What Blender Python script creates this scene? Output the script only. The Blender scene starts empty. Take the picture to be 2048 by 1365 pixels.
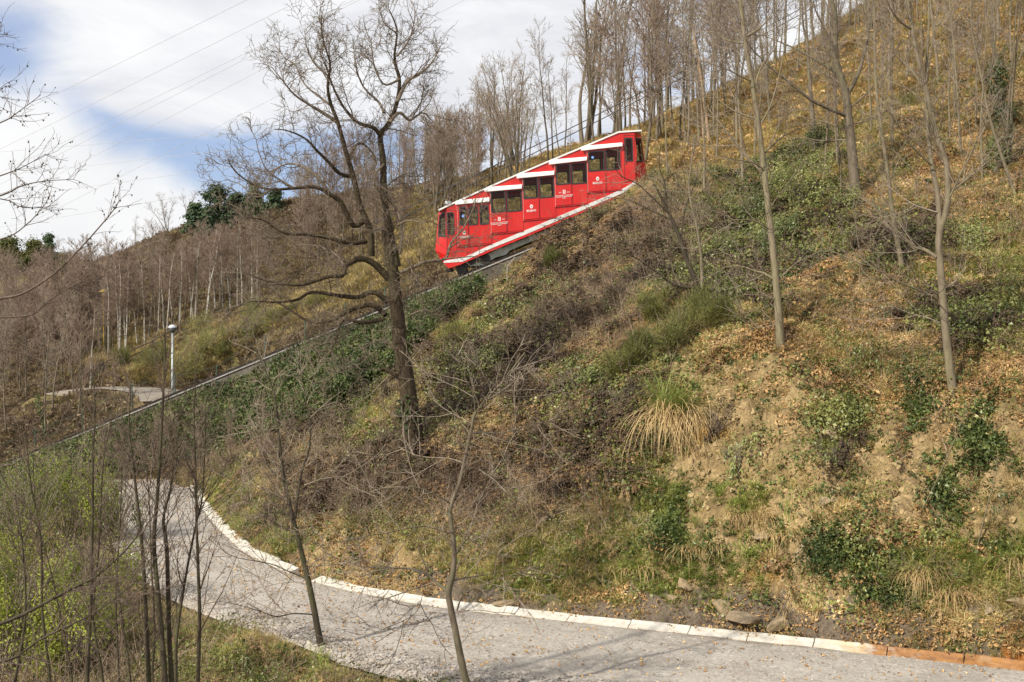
import bpy, bmesh, math, random
import numpy as np
from mathutils import Vector, Matrix
from mathutils.geometry import tessellate_polygon

S = bpy.context.scene
COL = S.collection
R = math.radians
random.seed(11)
rng = np.random.default_rng(7)

# ------------------------------------------------------------------ camera
F = 2196.0                      # focal length in pixels of the 2048 px wide photograph
CX, CY = 1024.0, 682.5
cam_d = bpy.data.cameras.new('camera')
cam = bpy.data.objects.new('camera', cam_d)
COL.objects.link(cam)
cam.location = (0, 0, 0)
cam.rotation_euler = (R(90), 0, 0)
cam_d.sensor_width = 36.0
cam_d.lens = 36.0 * F / 2048.0
cam_d.clip_start = 0.1
cam_d.clip_end = 3000.0
S.camera = cam

# ------------------------------------------------------------------ light
SUN_TRAVEL = Vector((0.60, 0.55, -0.58)).normalized()
sun_el = math.asin(-SUN_TRAVEL.z)
sun_az = math.atan2(-SUN_TRAVEL.x, -SUN_TRAVEL.y)      # compass angle from +Y towards +X
sd = bpy.data.lights.new('sun', 'SUN')
sd.energy = 5.0
sd.angle = R(0.8)
sd.color = (1.0, 0.925, 0.79)
sun = bpy.data.objects.new('sun', sd)
COL.objects.link(sun)
sun.rotation_euler = SUN_TRAVEL.to_track_quat('-Z', 'Y').to_euler()
sun.location = (-40, -40, 60)

S.view_settings.view_transform = 'Standard'
S.view_settings.look = 'None'
S.view_settings.gamma = 1.0
S.view_settings.exposure = 0.16
S.view_settings.use_curve_mapping = False


class NT:
    """tiny node helper"""
    def __init__(self, tree):
        self.t = tree
        self.t.nodes.clear()

    def n(self, kind, **kw):
        nd = self.t.nodes.new(kind)
        for k, v in kw.items():
            if k.startswith('_'):
                setattr(nd, k[1:], v)
        return nd

    def link(self, a, b):
        self.t.links.new(a, b)

    def setin(self, sock, v):
        if hasattr(v, 'is_output') or isinstance(v, bpy.types.NodeSocket):
            self.link(v, sock)
        else:
            sock.default_value = v

    def math(self, op, a, b=0.0, c=None, clamp=False):
        nd = self.n('ShaderNodeMath', _operation=op, _use_clamp=clamp)
        self.setin(nd.inputs[0], a)
        self.setin(nd.inputs[1], b)
        if c is not None:
            self.setin(nd.inputs[2], c)
        return nd.outputs[0]

    def noise(self, vec, scale, detail=4.0, rough=0.55, dist=0.0):
        nd = self.n('ShaderNodeTexNoise')
        if vec is not None:
            self.link(vec, nd.inputs['Vector'])
        nd.inputs['Scale'].default_value = scale
        nd.inputs['Detail'].default_value = detail
        nd.inputs['Roughness'].default_value = rough
        nd.inputs['Distortion'].default_value = dist
        return nd.outputs['Fac']

    def ramp(self, fac, stops, interp='LINEAR'):
        nd = self.n('ShaderNodeValToRGB')
        cr = nd.color_ramp
        cr.interpolation = interp
        while len(cr.elements) < len(stops):
            cr.elements.new(0.5)
        for e, (p, c) in zip(cr.elements, stops):
            e.position = p
            e.color = (c[0], c[1], c[2], 1.0) if not isinstance(c, float) else (c, c, c, 1.0)
        self.link(fac, nd.inputs['Fac'])
        return nd.outputs['Color']

    def mix(self, fac, a, b, blend='MIX'):
        nd = self.n('ShaderNodeMix', _data_type='RGBA', _blend_type=blend)
        self.setin(nd.inputs['Factor'], fac)
        for s, v in ((nd.inputs['A'], a), (nd.inputs['B'], b)):
            if isinstance(v, tuple):
                s.default_value = (v[0], v[1], v[2], 1.0)
            else:
                self.link(v, s)
        return nd.outputs['Result']

    def vmath(self, op, a, b):
        nd = self.n('ShaderNodeVectorMath', _operation=op)
        self.setin(nd.inputs[0], a)
        self.setin(nd.inputs[1], b)
        return nd.outputs[0]

    def smooth(self, v, lo, hi):
        nd = self.n('ShaderNodeMapRange', _interpolation_type='SMOOTHSTEP')
        self.setin(nd.inputs[0], v)
        nd.inputs[1].default_value = lo
        nd.inputs[2].default_value = hi
        nd.inputs[3].default_value = 0.0
        nd.inputs[4].default_value = 1.0
        return nd.outputs[0]


# ------------------------------------------------------------------ sky
W = bpy.data.worlds.new('World')
S.world = W
W.use_nodes = True
t = NT(W.node_tree)
geo = t.n('ShaderNodeTexCoord')
sep = t.n('ShaderNodeSeparateXYZ')
t.link(geo.outputs['Generated'], sep.inputs[0])
az = t.math('ARCTAN2', sep.outputs[0], sep.outputs[1])      # 0 straight ahead, + to the right
el = t.math('ARCSINE', sep.outputs[2])
cmb = t.n('ShaderNodeCombineXYZ')
t.link(az, cmb.inputs[0])
t.link(t.math('MULTIPLY', el, 2.6), cmb.inputs[1])
uv = cmb.outputs[0]
cmb2 = t.n('ShaderNodeCombineXYZ')
t.link(az, cmb2.inputs[0])
t.link(el, cmb2.inputs[1])
uv2 = cmb2.outputs[0]
sky = t.n('ShaderNodeTexSky', _sky_type='NISHITA', _sun_disc=False, _sun_elevation=sun_el, _sun_rotation=sun_az)
sky.air_density = 1.0
sky.dust_density = 0.6
sky.ozone_density = 1.6
skyc = t.vmath('MULTIPLY', sky.outputs[0], (0.13, 0.13, 0.13))


def px_az(px):
    return math.atan2(px - CX, F)


def px_el(px, py):
    return math.atan2(CY - py, math.hypot(F, px - CX))


def gap(px, py, rx, ry, tilt=0.0):
    """an opening of blue: elliptical falloff in azimuth / elevation"""
    ca, sa = math.cos(tilt), math.sin(tilt)
    da = t.math('SUBTRACT', az, px_az(px))
    de = t.math('SUBTRACT', el, px_el(px, py))
    a = t.math('ADD', t.math('MULTIPLY', da, ca * F / rx), t.math('MULTIPLY', de, sa * F / rx))
    b = t.math('ADD', t.math('MULTIPLY', da, -sa * F / ry), t.math('MULTIPLY', de, ca * F / ry))
    d2 = t.math('ADD', t.math('MULTIPLY', a, a), t.math('MULTIPLY', b, b))
    return t.math('EXPONENT', t.math('MULTIPLY', d2, -1.0))


n1 = t.noise(uv, 5.0, 7.0, 0.58, 0.6)
n2 = t.noise(uv, 2.2, 5.0, 0.5, 0.3)
n3 = t.noise(uv2, 11.0, 8.0, 0.62, 0.4)
cover = t.math('ADD', t.math('MULTIPLY', n1, 1.15), t.math('MULTIPLY', n2, 0.75))
cover = t.math('ADD', cover, -0.09)
for g, w_ in ((gap(10, 125, 110, 60, 0.1), 0.58), (gap(600, 330, 330, 75, 0.05), 0.95), (gap(185, 255, 60, 36, -0.6), 0.5),
              (gap(330, 290, 190, 30, -0.35), 0.35), (gap(130, 480, 150, 26, 0.1), 0.55), (gap(20, 30, 120, 40, 0.0), 0.3),
              (gap(1330, 150, 300, 160, 0.4), 0.28)):
    cover = t.math('SUBTRACT', cover, t.math('MULTIPLY', g, w_))
mask = t.smooth(cover, 0.16, 0.80)
# a heaped cumulus low on the left, its upper edge running down to the right
fc = t.n('ShaderNodeFloatCurve')
crv = fc.mapping.curves[0]
pts = [(0, 190), (60, 172), (105, 176), (150, 228), (190, 262), (240, 290), (290, 300), (330, 335), (390, 385), (470, 440), (600, 520)]
lo_az, hi_az = px_az(-400), px_az(600)


def cu_x(px):
    return (px_az(px) - lo_az) / (hi_az - lo_az)


cps = [(0.0, px_el(-400, 330)), (cu_x(-200), px_el(-200, 235))] + [(cu_x(a), px_el(a, b)) for a, b in pts]
for i, (a, b) in enumerate(cps):
    if i < 2:
        p = crv.points[i]
        p.location = (a, b)
    else:
        p = crv.points.new(a, b)
fc.mapping.use_clip = False
fc.mapping.update()
mr = t.n('ShaderNodeMapRange')
t.link(az, mr.inputs[0])
mr.inputs[1].default_value = lo_az
mr.inputs[2].default_value = hi_az
t.link(mr.outputs[0], fc.inputs['Value'])
edge = t.math('ADD', fc.outputs[0], t.math('MULTIPLY', t.math('SUBTRACT', n3, 0.5), 0.075))
cum = t.smooth(t.math('SUBTRACT', edge, el), -0.022, 0.034)
shade = t.ramp(n2, [(0.30, (0.78, 0.79, 0.82)), (0.62, (0.68, 0.69, 0.735))])
shade = t.mix(t.smooth(n1, 0.35, 0.75), shade, (0.90, 0.905, 0.915))
cumc = t.ramp(t.noise(uv2, 7.0, 6.0, 0.55), [(0.3, (0.80, 0.805, 0.815)), (0.62, (0.92, 0.92, 0.92))])
blue = t.mix(0.55, skyc, (0.40, 0.48, 0.73))
c = t.mix(mask, blue, shade)
c = t.mix(t.math('MULTIPLY', cum, 0.93), c, cumc)
# below the horizon the far ground's tone
c = t.mix(t.smooth(el, -0.02, -0.10), c, (0.22, 0.20, 0.16))
bg = t.n('ShaderNodeBackground')
t.link(c, bg.inputs[0])
bg.inputs[1].default_value = 1.0
out = t.n('ShaderNodeOutputWorld')
t.link(bg.outputs[0], out.inputs[0])

# ------------------------------------------------------------------ helpers


def pt(px, py, d):
    """world point seen at photograph pixel (px, py) at distance d along the view axis"""
    return ((px - CX) / F * d, d, (CY - py) / F * d)


def tag(o, label=None, cat=None, group=None, kind=None):
    if label:
        o['label'] = label
    if cat:
        o['category'] = cat
    if group:
        o['group'] = group
    if kind:
        o['kind'] = kind
    return o


def empty(name, loc):
    o = bpy.data.objects.new(name, None)
    o.empty_display_size = 0.3
    o.location = loc
    COL.objects.link(o)
    return o


ORG = {}


def raw_mesh(name, V, Fc, mat=None, smooth=False):
    me = bpy.data.meshes.new(name)
    me.from_pydata([tuple(v) for v in V], [], Fc)
    if mat:
        me.materials.append(mat)
    if smooth:
        me.polygons.foreach_set('use_smooth', [True] * len(me.polygons))
    me.update()
    return me


def link(name, me, parent=None, loc=(0, 0, 0)):
    o = bpy.data.objects.new(name, me)
    COL.objects.link(o)
    o.location = loc
    if parent is not None:
        o.parent = parent
    return o


def np_mesh(name, V, Q, mat, smooth=False):
    """V (n,3) float array, Q (m,k) int array of k-gons"""
    me = bpy.data.meshes.new(name)
    V = np.ascontiguousarray(V, dtype=np.float32)
    Q = np.ascontiguousarray(Q, dtype=np.int32)
    k = Q.shape[1]
    me.vertices.add(len(V))
    me.vertices.foreach_set('co', V.ravel())
    me.loops.add(Q.size)
    me.loops.foreach_set('vertex_index', Q.ravel())
    me.polygons.add(len(Q))
    me.polygons.foreach_set('loop_start', np.arange(0, Q.size, k, dtype=np.int32))
    me.polygons.foreach_set('loop_total', np.full(len(Q), k, dtype=np.int32))
    if smooth:
        me.polygons.foreach_set('use_smooth', np.ones(len(Q), dtype=bool))
    me.update(calc_edges=True)
    me.validate()
    if mat:
        me.materials.append(mat)
    return me


class MB:
    """collects simple solids; build() links them as one mesh object"""
    def __init__(self):
        self.v, self.f = [], []

    def add(self, V, Fc):
        o = len(self.v)
        self.v += [tuple(p) for p in V]
        self.f += [tuple(i + o for i in f) for f in Fc]
        return self

    def box(self, c, s, rot=None):
        hx, hy, hz = s[0] / 2, s[1] / 2, s[2] / 2
        V = [Vector((x, y, z)) for x in (-hx, hx) for y in (-hy, hy) for z in (-hz, hz)]
        if rot is not None:
            V = [rot @ p for p in V]
        c = Vector(c)
        return self.add([p + c for p in V], [(0, 1, 3, 2), (4, 6, 7, 5), (0, 4, 5, 1), (2, 3, 7, 6), (0, 2, 6, 4), (1, 5, 7, 3)])

    def prism(self, poly, y0, y1):
        """poly [(x,z)] in the XZ plane, extruded from y0 to y1"""
        n = len(poly)
        V = [(x, y0, z) for x, z in poly] + [(x, y1, z) for x, z in poly]
        Fc = [tuple(range(n)), tuple(range(2 * n - 1, n - 1, -1))]
        Fc += [(i, i + n, (i + 1) % n + n, (i + 1) % n) for i in range(n)]
        return self.add(V, Fc)

    def ring(self, outer, inner, y0, y1):
        """a flat frame between two equal-count XZ polygons, with thickness"""
        n = len(outer)
        V = [(x, y, z) for P in (outer, inner) for y in (y0, y1) for x, z in P]
        A, B, C_, D = 0, n, 2 * n, 3 * n
        Fc = []
        for i in range(n):
            j = (i + 1) % n
            Fc += [(A + i, A + j, C_ + j, C_ + i), (B + i, D + i, D + j, B + j), (A + i, B + i, B + j, A + j), (C_ + i, C_ + j, D + j, D + i)]
        return self.add(V, Fc)

    def tube(self, pts, rad, n=8, cap=True):
        pts = [Vector(p) for p in pts]
        if not hasattr(rad, '__len__'):
            rad = [rad] * len(pts)
        V = []
        d0 = (pts[-1] - pts[0]).normalized()
        ref = Vector((0, 0, 1)) if abs(d0.z) < 0.9 else Vector((0, 1, 0))
        for i, p in enumerate(pts):
            a = pts[max(i - 1, 0)]
            b = pts[min(i + 1, len(pts) - 1)]
            d = (b - a).normalized()
            u = d.cross(ref).normalized()
            w = d.cross(u)
            for k in range(n):
                th = 2 * math.pi * k / n
                V.append(p + (u * math.cos(th) + w * math.sin(th)) * rad[i])
        Fc = []
        for i in range(len(pts) - 1):
            for k in range(n):
                Fc.append((i * n + k, i * n + (k + 1) % n, (i + 1) * n + (k + 1) % n, (i + 1) * n + k))
        if cap:
            Fc.append(tuple(range(n - 1, -1, -1)))
            Fc.append(tuple((len(pts) - 1) * n + k for k in range(n)))
        return self.add(V, Fc)

    def build(self, name, mat, parent=None, org=(0, 0, 0), smooth=False):
        V = [(p[0] - org[0], p[1] - org[1], p[2] - org[2]) for p in self.v]
        me = raw_mesh(name, V, self.f, mat, smooth)
        bm = bmesh.new()
        bm.from_mesh(me)
        bmesh.ops.recalc_face_normals(bm, faces=bm.faces)
        bm.to_mesh(me)
        bm.free()
        return link(name, me, parent, (0, 0, 0) if parent is not None else org)


# value noise in numpy
def _hash(ix, iy, seed):
    h = (ix.astype(np.int64) * 374761393 + iy.astype(np.int64) * 668265263 + seed * 1274126177) & 0x7fffffff
    h = (h ^ (h >> 13)) * 1274126177 & 0x7fffffff
    return ((h ^ (h >> 16)) & 0xffff) / 65535.0


def vnoise(x, y, seed=0):
    ix, iy = np.floor(x), np.floor(y)
    fx, fy = x - ix, y - iy
    fx = fx * fx * fx * (fx * (fx * 6 - 15) + 10)
    fy = fy * fy * fy * (fy * (fy * 6 - 15) + 10)
    a, b = _hash(ix, iy, seed), _hash(ix + 1, iy, seed)
    c_, d = _hash(ix, iy + 1, seed), _hash(ix + 1, iy + 1, seed)
    return (a * (1 - fx) + b * fx) * (1 - fy) + (c_ * (1 - fx) + d * fx) * fy


def fbm(x, y, seed=0, octv=4, gain=0.5):
    s, a, tot = 0, 1.0, 0
    for k in range(octv):
        s = s + a * vnoise(x * 2 ** k + 17.3 * k, y * 2 ** k - 9.1 * k, seed + k)
        tot += a
        a *= gain
    return s / tot - 0.5


def sstep(x, a, b):
    u = np.clip((x - a) / (b - a), 0, 1)
    return u * u * (3 - 2 * u)


# ------------------------------------------------------------------ materials
MATS = {}


def mat(name, build):
    m = bpy.data.materials.new(name)
    m.use_nodes = True
    tt = NT(m.node_tree)
    b = tt.n('ShaderNodeBsdfPrincipled')
    o = tt.n('ShaderNodeOutputMaterial')
    tt.link(b.outputs[0], o.inputs[0])
    build(tt, b, o)
    MATS[name] = m
    return m


def bump(tt, b, h, strength=0.5, dist=0.05):
    bp = tt.n('ShaderNodeBump')
    bp.inputs['Strength'].default_value = strength
    bp.inputs['Distance'].default_value = dist
    tt.link(h, bp.inputs['Height'])
    tt.link(bp.outputs[0], b.inputs['Normal'])


def gpos(tt):
    return tt.n('ShaderNodeNewGeometry').outputs['Position']


def opos(tt):
    return tt.n('ShaderNodeTexCoord').outputs['Object']


def orand(tt):
    return tt.n('ShaderNodeObjectInfo').outputs['Random']


def attr(tt, name):
    return tt.n('ShaderNodeAttribute', _attribute_name=name).outputs['Fac']


def simple(name, col, rough=0.6, metal=0.0, var=0.15, scale=3.0, bmp=0.0, bscale=30.0, spec=0.5):
    def f(tt, b, o):
        p = opos(tt)
        n = tt.noise(p, scale, 5.0, 0.6)
        c0 = tuple(x * (1 - var) for x in col)
        c1 = tuple(min(1, x * (1 + var)) for x in col)
        tt.link(tt.ramp(n, [(0.3, c0), (0.7, c1)]), b.inputs['Base Color'])
        b.inputs['Roughness'].default_value = rough
        b.inputs['Metallic'].default_value = metal
        b.inputs['Specular IOR Level'].default_value = spec
        if bmp:
            bump(tt, b, tt.noise(p, bscale, 4.0, 0.6), bmp, 0.02)
    return mat(name, f)


def m_ground(tt, b, o):
    p = gpos(tt)
    big = tt.noise(p, 0.35, 5.0, 0.6)
    mid = tt.noise(p, 2.2, 6.0, 0.65)
    fine = tt.noise(p, 14.0, 6.0, 0.7)
    soil = tt.ramp(mid, [(0.3, (0.10, 0.072, 0.038)), (0.55, (0.19, 0.135, 0.070)), (0.75, (0.29, 0.215, 0.115))])
    grassy = tt.ramp(fine, [(0.3, (0.11, 0.105, 0.038)), (0.7, (0.30, 0.25, 0.11))])
    base = tt.mix(tt.smooth(big, 0.40, 0.62), soil, grassy)
    clay = tt.ramp(tt.noise(p, 1.3, 8.0, 0.72, 0.8), [(0.28, (0.135, 0.094, 0.048)), (0.42, (0.30, 0.215, 0.105)), (0.55, (0.46, 0.335, 0.165)), (0.68, (0.56, 0.42, 0.22)), (0.80, (0.44, 0.35, 0.23))])
    clay = tt.mix(tt.smooth(tt.noise(p, 0.9, 3.0, 0.5), 0.60, 0.72), clay, (0.42, 0.25, 0.07))
    clay = tt.mix(tt.math('MULTIPLY', tt.smooth(fine, 0.62, 0.44), 0.45), clay, (0.11, 0.075, 0.04))
    cut = tt.smooth(tt.math('ADD', attr(tt, 'cut'), tt.math('MULTIPLY', tt.math('SUBTRACT', mid, 0.5), 0.9)), 0.32, 0.62)
    c = tt.mix(cut, base, clay)
    grey = tt.ramp(fine, [(0.3, (0.105, 0.082, 0.060)), (0.7, (0.25, 0.20, 0.148))])
    c = tt.mix(tt.smooth(tt.math('ADD', attr(tt, 'foot'), tt.math('MULTIPLY', tt.math('SUBTRACT', mid, 0.5), 0.8)), 0.35, 0.65), c, grey)
    c = tt.mix(tt.math('MULTIPLY', tt.smooth(tt.math('ADD', attr(tt, 'rust'), tt.math('MULTIPLY', tt.math('SUBTRACT', fine, 0.5), 0.6)), 0.4, 0.7), 0.85), c, (0.40, 0.14, 0.025))
    tt.link(c, b.inputs['Base Color'])
    b.inputs['Roughness'].default_value = 0.95
    b.inputs['Specular IOR Level'].default_value = 0.15
    h = tt.math('ADD', tt.math('MULTIPLY', mid, 0.6), tt.math('MULTIPLY', fine, 0.4))
    bump(tt, b, h, 1.0, 0.22)


mat('ground', m_ground)


def m_gravel(tt, b, o):
    p = gpos(tt)
    v = tt.n('ShaderNodeTexVoronoi')
    tt.link(p, v.inputs['Vector'])
    v.inputs['Scale'].default_value = 16.0
    hs = tt.n('ShaderNodeSeparateColor')
    tt.link(v.outputs['Color'], hs.inputs[0])
    stone = tt.ramp(hs.outputs[0], [(0.0, (0.23, 0.202, 0.174)), (0.5, (0.36, 0.325, 0.285)), (0.9, (0.45, 0.41, 0.365)), (1.0, (0.56, 0.525, 0.475))])
    dust = tt.ramp(tt.noise(p, 0.8, 5.0, 0.6), [(0.32, (0.28, 0.252, 0.22)), (0.68, (0.43, 0.395, 0.35))])
    c = tt.mix(0.5, dust, stone)
    # wheel tracks, a little paler and finer; damper, darker ground between them; brown litter specks
    ac = tt.math('ADD', attr(tt, 'across'), tt.math('MULTIPLY', tt.math('SUBTRACT', tt.noise(p, 0.5, 3.0, 0.5), 0.5), 0.16))
    tr1 = tt.math('EXPONENT', tt.math('MULTIPLY', tt.math('POWER', tt.math('DIVIDE', tt.math('SUBTRACT', ac, 0.27), 0.07), 2.0), -1.0))
    tr2 = tt.math('EXPONENT', tt.math('MULTIPLY', tt.math('POWER', tt.math('DIVIDE', tt.math('SUBTRACT', ac, 0.60), 0.07), 2.0), -1.0))
    c = tt.mix(tt.math('MULTIPLY', tt.math('ADD', tr1, tr2), 0.32), c, (0.47, 0.435, 0.39))
    damp = tt.smooth(tt.noise(p, 0.55, 5.0, 0.6), 0.50, 0.68)
    c = tt.mix(tt.math('MULTIPLY', damp, 0.38), c, (0.19, 0.165, 0.14))
    soil_edge = tt.smooth(tt.math('ADD', ac, tt.math('MULTIPLY', tt.math('SUBTRACT', tt.noise(p, 2.5, 5.0, 0.6), 0.5), 0.12)), 0.05, 0.0)
    c = tt.mix(tt.math('MULTIPLY', soil_edge, 0.5), c, (0.17, 0.13, 0.09))
    speck = tt.smooth(tt.noise(p, 9.0, 5.0, 0.7), 0.655, 0.70)
    c = tt.mix(tt.math('MULTIPLY', speck, 0.6), c, (0.15, 0.105, 0.07))
    tt.link(c, b.inputs['Base Color'])
    b.inputs['Roughness'].default_value = 0.92
    b.inputs['Specular IOR Level'].default_value = 0.2
    h = tt.math('ADD', tt.math('MULTIPLY', tt.math('SUBTRACT', 1.0, v.outputs['Distance']), 0.5), tt.noise(p, 30.0, 4.0, 0.6))
    bump(tt, b, h, 0.55, 0.03)


mat('gravel', m_gravel)


def m_kerb(tt, b, o):
    p = gpos(tt)
    n = tt.noise(p, 4.0, 6.0, 0.65)
    c = tt.ramp(n, [(0.25, (0.38, 0.34, 0.28)), (0.5, (0.55, 0.52, 0.46)), (0.75, (0.64, 0.61, 0.55))])
    sp = tt.n('ShaderNodeSeparateXYZ')
    tt.link(p, sp.inputs[0])
    # iron-rich seep water has stained the right-hand end of the gutter
    wob = tt.math('ADD', sp.outputs[0], tt.math('MULTIPLY', tt.math('SUBTRACT', tt.noise(p, 2.2, 4.0, 0.6), 0.5), 2.2))
    yel = tt.math('MULTIPLY', tt.smooth(wob, 6.0, 8.2), tt.smooth(tt.noise(p, 2.6, 3.0, 0.5), 0.42, 0.56))
    c = tt.mix(tt.math('MULTIPLY', yel, 0.55), c, (0.55, 0.36, 0.12))
    rust = tt.math('MULTIPLY', tt.smooth(wob, 7.5, 8.3), tt.math('ADD', 0.75, tt.smooth(tt.noise(p, 2.4, 4.0, 0.65), 0.36, 0.58)), clamp=True)
    rc = tt.ramp(tt.noise(p, 3.5, 5.0, 0.6, 0.5), [(0.3, (0.13, 0.043, 0.010)), (0.5, (0.29, 0.118, 0.024)), (0.68, (0.38, 0.175, 0.04)), (0.78, (0.50, 0.36, 0.17))])
    c = tt.mix(tt.math('MULTIPLY', rust, 0.92), c, rc)
    dirt = tt.smooth(tt.noise(p, 6.0, 6.0, 0.7), 0.60, 0.75)
    c = tt.mix(tt.math('MULTIPLY', dirt, 0.45), c, (0.24, 0.19, 0.13))
    tt.link(c, b.inputs['Base Color'])
    b.inputs['Roughness'].default_value = 0.85
    bump(tt, b, tt.noise(p, 25.0, 5.0, 0.65), 0.4, 0.02)


mat('kerb', m_kerb)


def m_concrete(tt, b, o):
    p = gpos(tt)
    n = tt.noise(p, 0.9, 7.0, 0.65)
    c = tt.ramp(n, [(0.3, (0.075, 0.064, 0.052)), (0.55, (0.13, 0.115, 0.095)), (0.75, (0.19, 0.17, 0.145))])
    st = tt.n('ShaderNodeMapping')
    tt.link(p, st.inputs[0])
    st.inputs['Scale'].default_value = (3.0, 1.0, 0.35)
    drip = tt.smooth(tt.noise(st.outputs[0], 1.6, 5.0, 0.6), 0.54, 0.68)
    c = tt.mix(tt.math('MULTIPLY', drip, 0.5), c, (0.07, 0.065, 0.055))
    tt.link(c, b.inputs['Base Color'])
    b.inputs['Roughness'].default_value = 0.9
    bump(tt, b, tt.noise(p, 12.0, 5.0, 0.6), 0.4, 0.03)


mat('concrete', m_concrete)
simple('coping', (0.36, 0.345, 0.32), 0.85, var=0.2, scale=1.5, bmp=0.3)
simple('rail_steel', (0.055, 0.047, 0.042), 0.5, 0.6, var=0.3, scale=2.0)
simple('sleeper_wood', (0.075, 0.06, 0.045), 0.9, var=0.3)


def m_red(tt, b, o):
    p = opos(tt)
    n = tt.noise(p, 1.4, 6.0, 0.65)
    c = tt.ramp(n, [(0.3, (0.47, 0.011, 0.010)), (0.6, (0.57, 0.016, 0.013)), (0.8, (0.53, 0.024, 0.017))])
    sp = tt.n('ShaderNodeSeparateXYZ')
    tt.link(p, sp.inputs[0])
    grime = tt.smooth(tt.noise(p, 7.0, 7.0, 0.7), 0.58, 0.78)
    c = tt.mix(tt.math('MULTIPLY', grime, 0.28), c, (0.20, 0.035, 0.025))
    sm = tt.n('ShaderNodeMapping')
    tt.link(p, sm.inputs[0])
    sm.inputs['Scale'].default_value = (4.0, 4.0, 0.5)
    streak = tt.smooth(tt.noise(sm.outputs[0], 2.0, 5.0, 0.65), 0.52, 0.72)
    c = tt.mix(tt.math('MULTIPLY', streak, 0.38), c, (0.27, 0.030, 0.022))
    fade = tt.smooth(tt.noise(p, 0.8, 3.0, 0.5), 0.50, 0.66)
    c = tt.mix(tt.math('MULTIPLY', fade, 0.25), c, (0.60, 0.065, 0.045))
    tt.link(c, b.inputs['Base Color'])
    b.inputs['Roughness'].default_value = 0.30
    bump(tt, b, tt.noise(p, 2.0, 2.0, 0.5), 0.06, 0.03)


mat('red_paint', m_red)
simple('white_paint', (0.74, 0.74, 0.73), 0.5, var=0.10, scale=2.5)
simple('stripe_paint', (0.60, 0.60, 0.60), 0.55, var=0.16, scale=3.5)
simple('rubber', (0.022, 0.022, 0.024), 0.6, var=0.2)
simple('red_trim', (0.66, 0.25, 0.22), 0.4, var=0.1)
simple('interior', (0.24, 0.23, 0.20), 0.8, var=0.15)
simple('bench', (0.34, 0.36, 0.26), 0.7, var=0.12)
simple('underframe', (0.34, 0.37, 0.33), 0.7, var=0.35, scale=2.0, bmp=0.2)
simple('dark_steel', (0.045, 0.043, 0.04), 0.6, 0.4, var=0.3)
simple('lettering', (0.80, 0.76, 0.74), 0.5, var=0.03)
simple('emblem_grey', (0.30, 0.26, 0.26), 0.5, var=0.05)
simple('sticker_blue', (0.10, 0.25, 0.70), 0.5, var=0.05)
simple('sticker_white', (0.65, 0.72, 0.85), 0.5, var=0.05)
simple('post_green', (0.045, 0.085, 0.065), 0.5, var=0.2)
simple('galvanised', (0.34, 0.38, 0.40), 0.45, 0.35, var=0.12)
simple('lamp_white', (0.50, 0.52, 0.56), 0.35, var=0.06)
simple('lamp_dark', (0.06, 0.06, 0.065), 0.5, var=0.2)
simple('cable', (0.42, 0.43, 0.46), 0.6, var=0.1)
simple('cable_dark', (0.06, 0.06, 0.062), 0.6, var=0.1)
simple('yellow_thing', (0.75, 0.50, 0.03), 0.6, var=0.15)
simple('fence_wood', (0.085, 0.068, 0.052), 0.9, var=0.3)
simple('post_concrete', (0.27, 0.24, 0.19), 0.9, var=0.2, bmp=0.4)


def m_glass(tt, b, o):
    b.inputs['Base Color'].default_value = (0.03, 0.035, 0.035, 1)
    b.inputs['Roughness'].default_value = 0.04
    b.inputs['IOR'].default_value = 1.5
    tr = tt.n('ShaderNodeBsdfTransparent')
    tr.inputs[0].default_value = (0.95, 0.97, 0.95, 1)
    mx = tt.n('ShaderNodeMixShader')
    mx.inputs[0].default_value = 0.13
    tt.link(tr.outputs[0], mx.inputs[1])
    tt.link(b.outputs[0], mx.inputs[2])
    tt.link(mx.outputs[0], o.inputs[0])


mat('glass', m_glass)


def m_clod(tt, b, o):
    p = gpos(tt)
    c = tt.ramp(tt.noise(p, 5.0, 6.0, 0.7), [(0.3, (0.20, 0.145, 0.075)), (0.5, (0.40, 0.29, 0.145)), (0.7, (0.52, 0.39, 0.20))])
    tt.link(c, b.inputs['Base Color'])
    b.inputs['Roughness'].default_value = 0.95
    bump(tt, b, tt.noise(p, 16.0, 6.0, 0.7), 1.0, 0.05)


mat('clod', m_clod)


def m_rock(tt, b, o):
    p = gpos(tt)
    n = tt.noise(p, 3.0, 7.0, 0.7)
    c = tt.ramp(n, [(0.3, (0.17, 0.12, 0.065)), (0.5, (0.34, 0.25, 0.14)), (0.7, (0.46, 0.36, 0.22))])
    c = tt.mix(tt.math('MULTIPLY', orand(tt), 0.45), c, (0.24, 0.20, 0.16))
    tt.link(c, b.inputs['Base Color'])
    b.inputs['Roughness'].default_value = 0.9
    bump(tt, b, tt.noise(p, 9.0, 6.0, 0.7), 0.8, 0.06)


mat('rock', m_rock)


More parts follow.
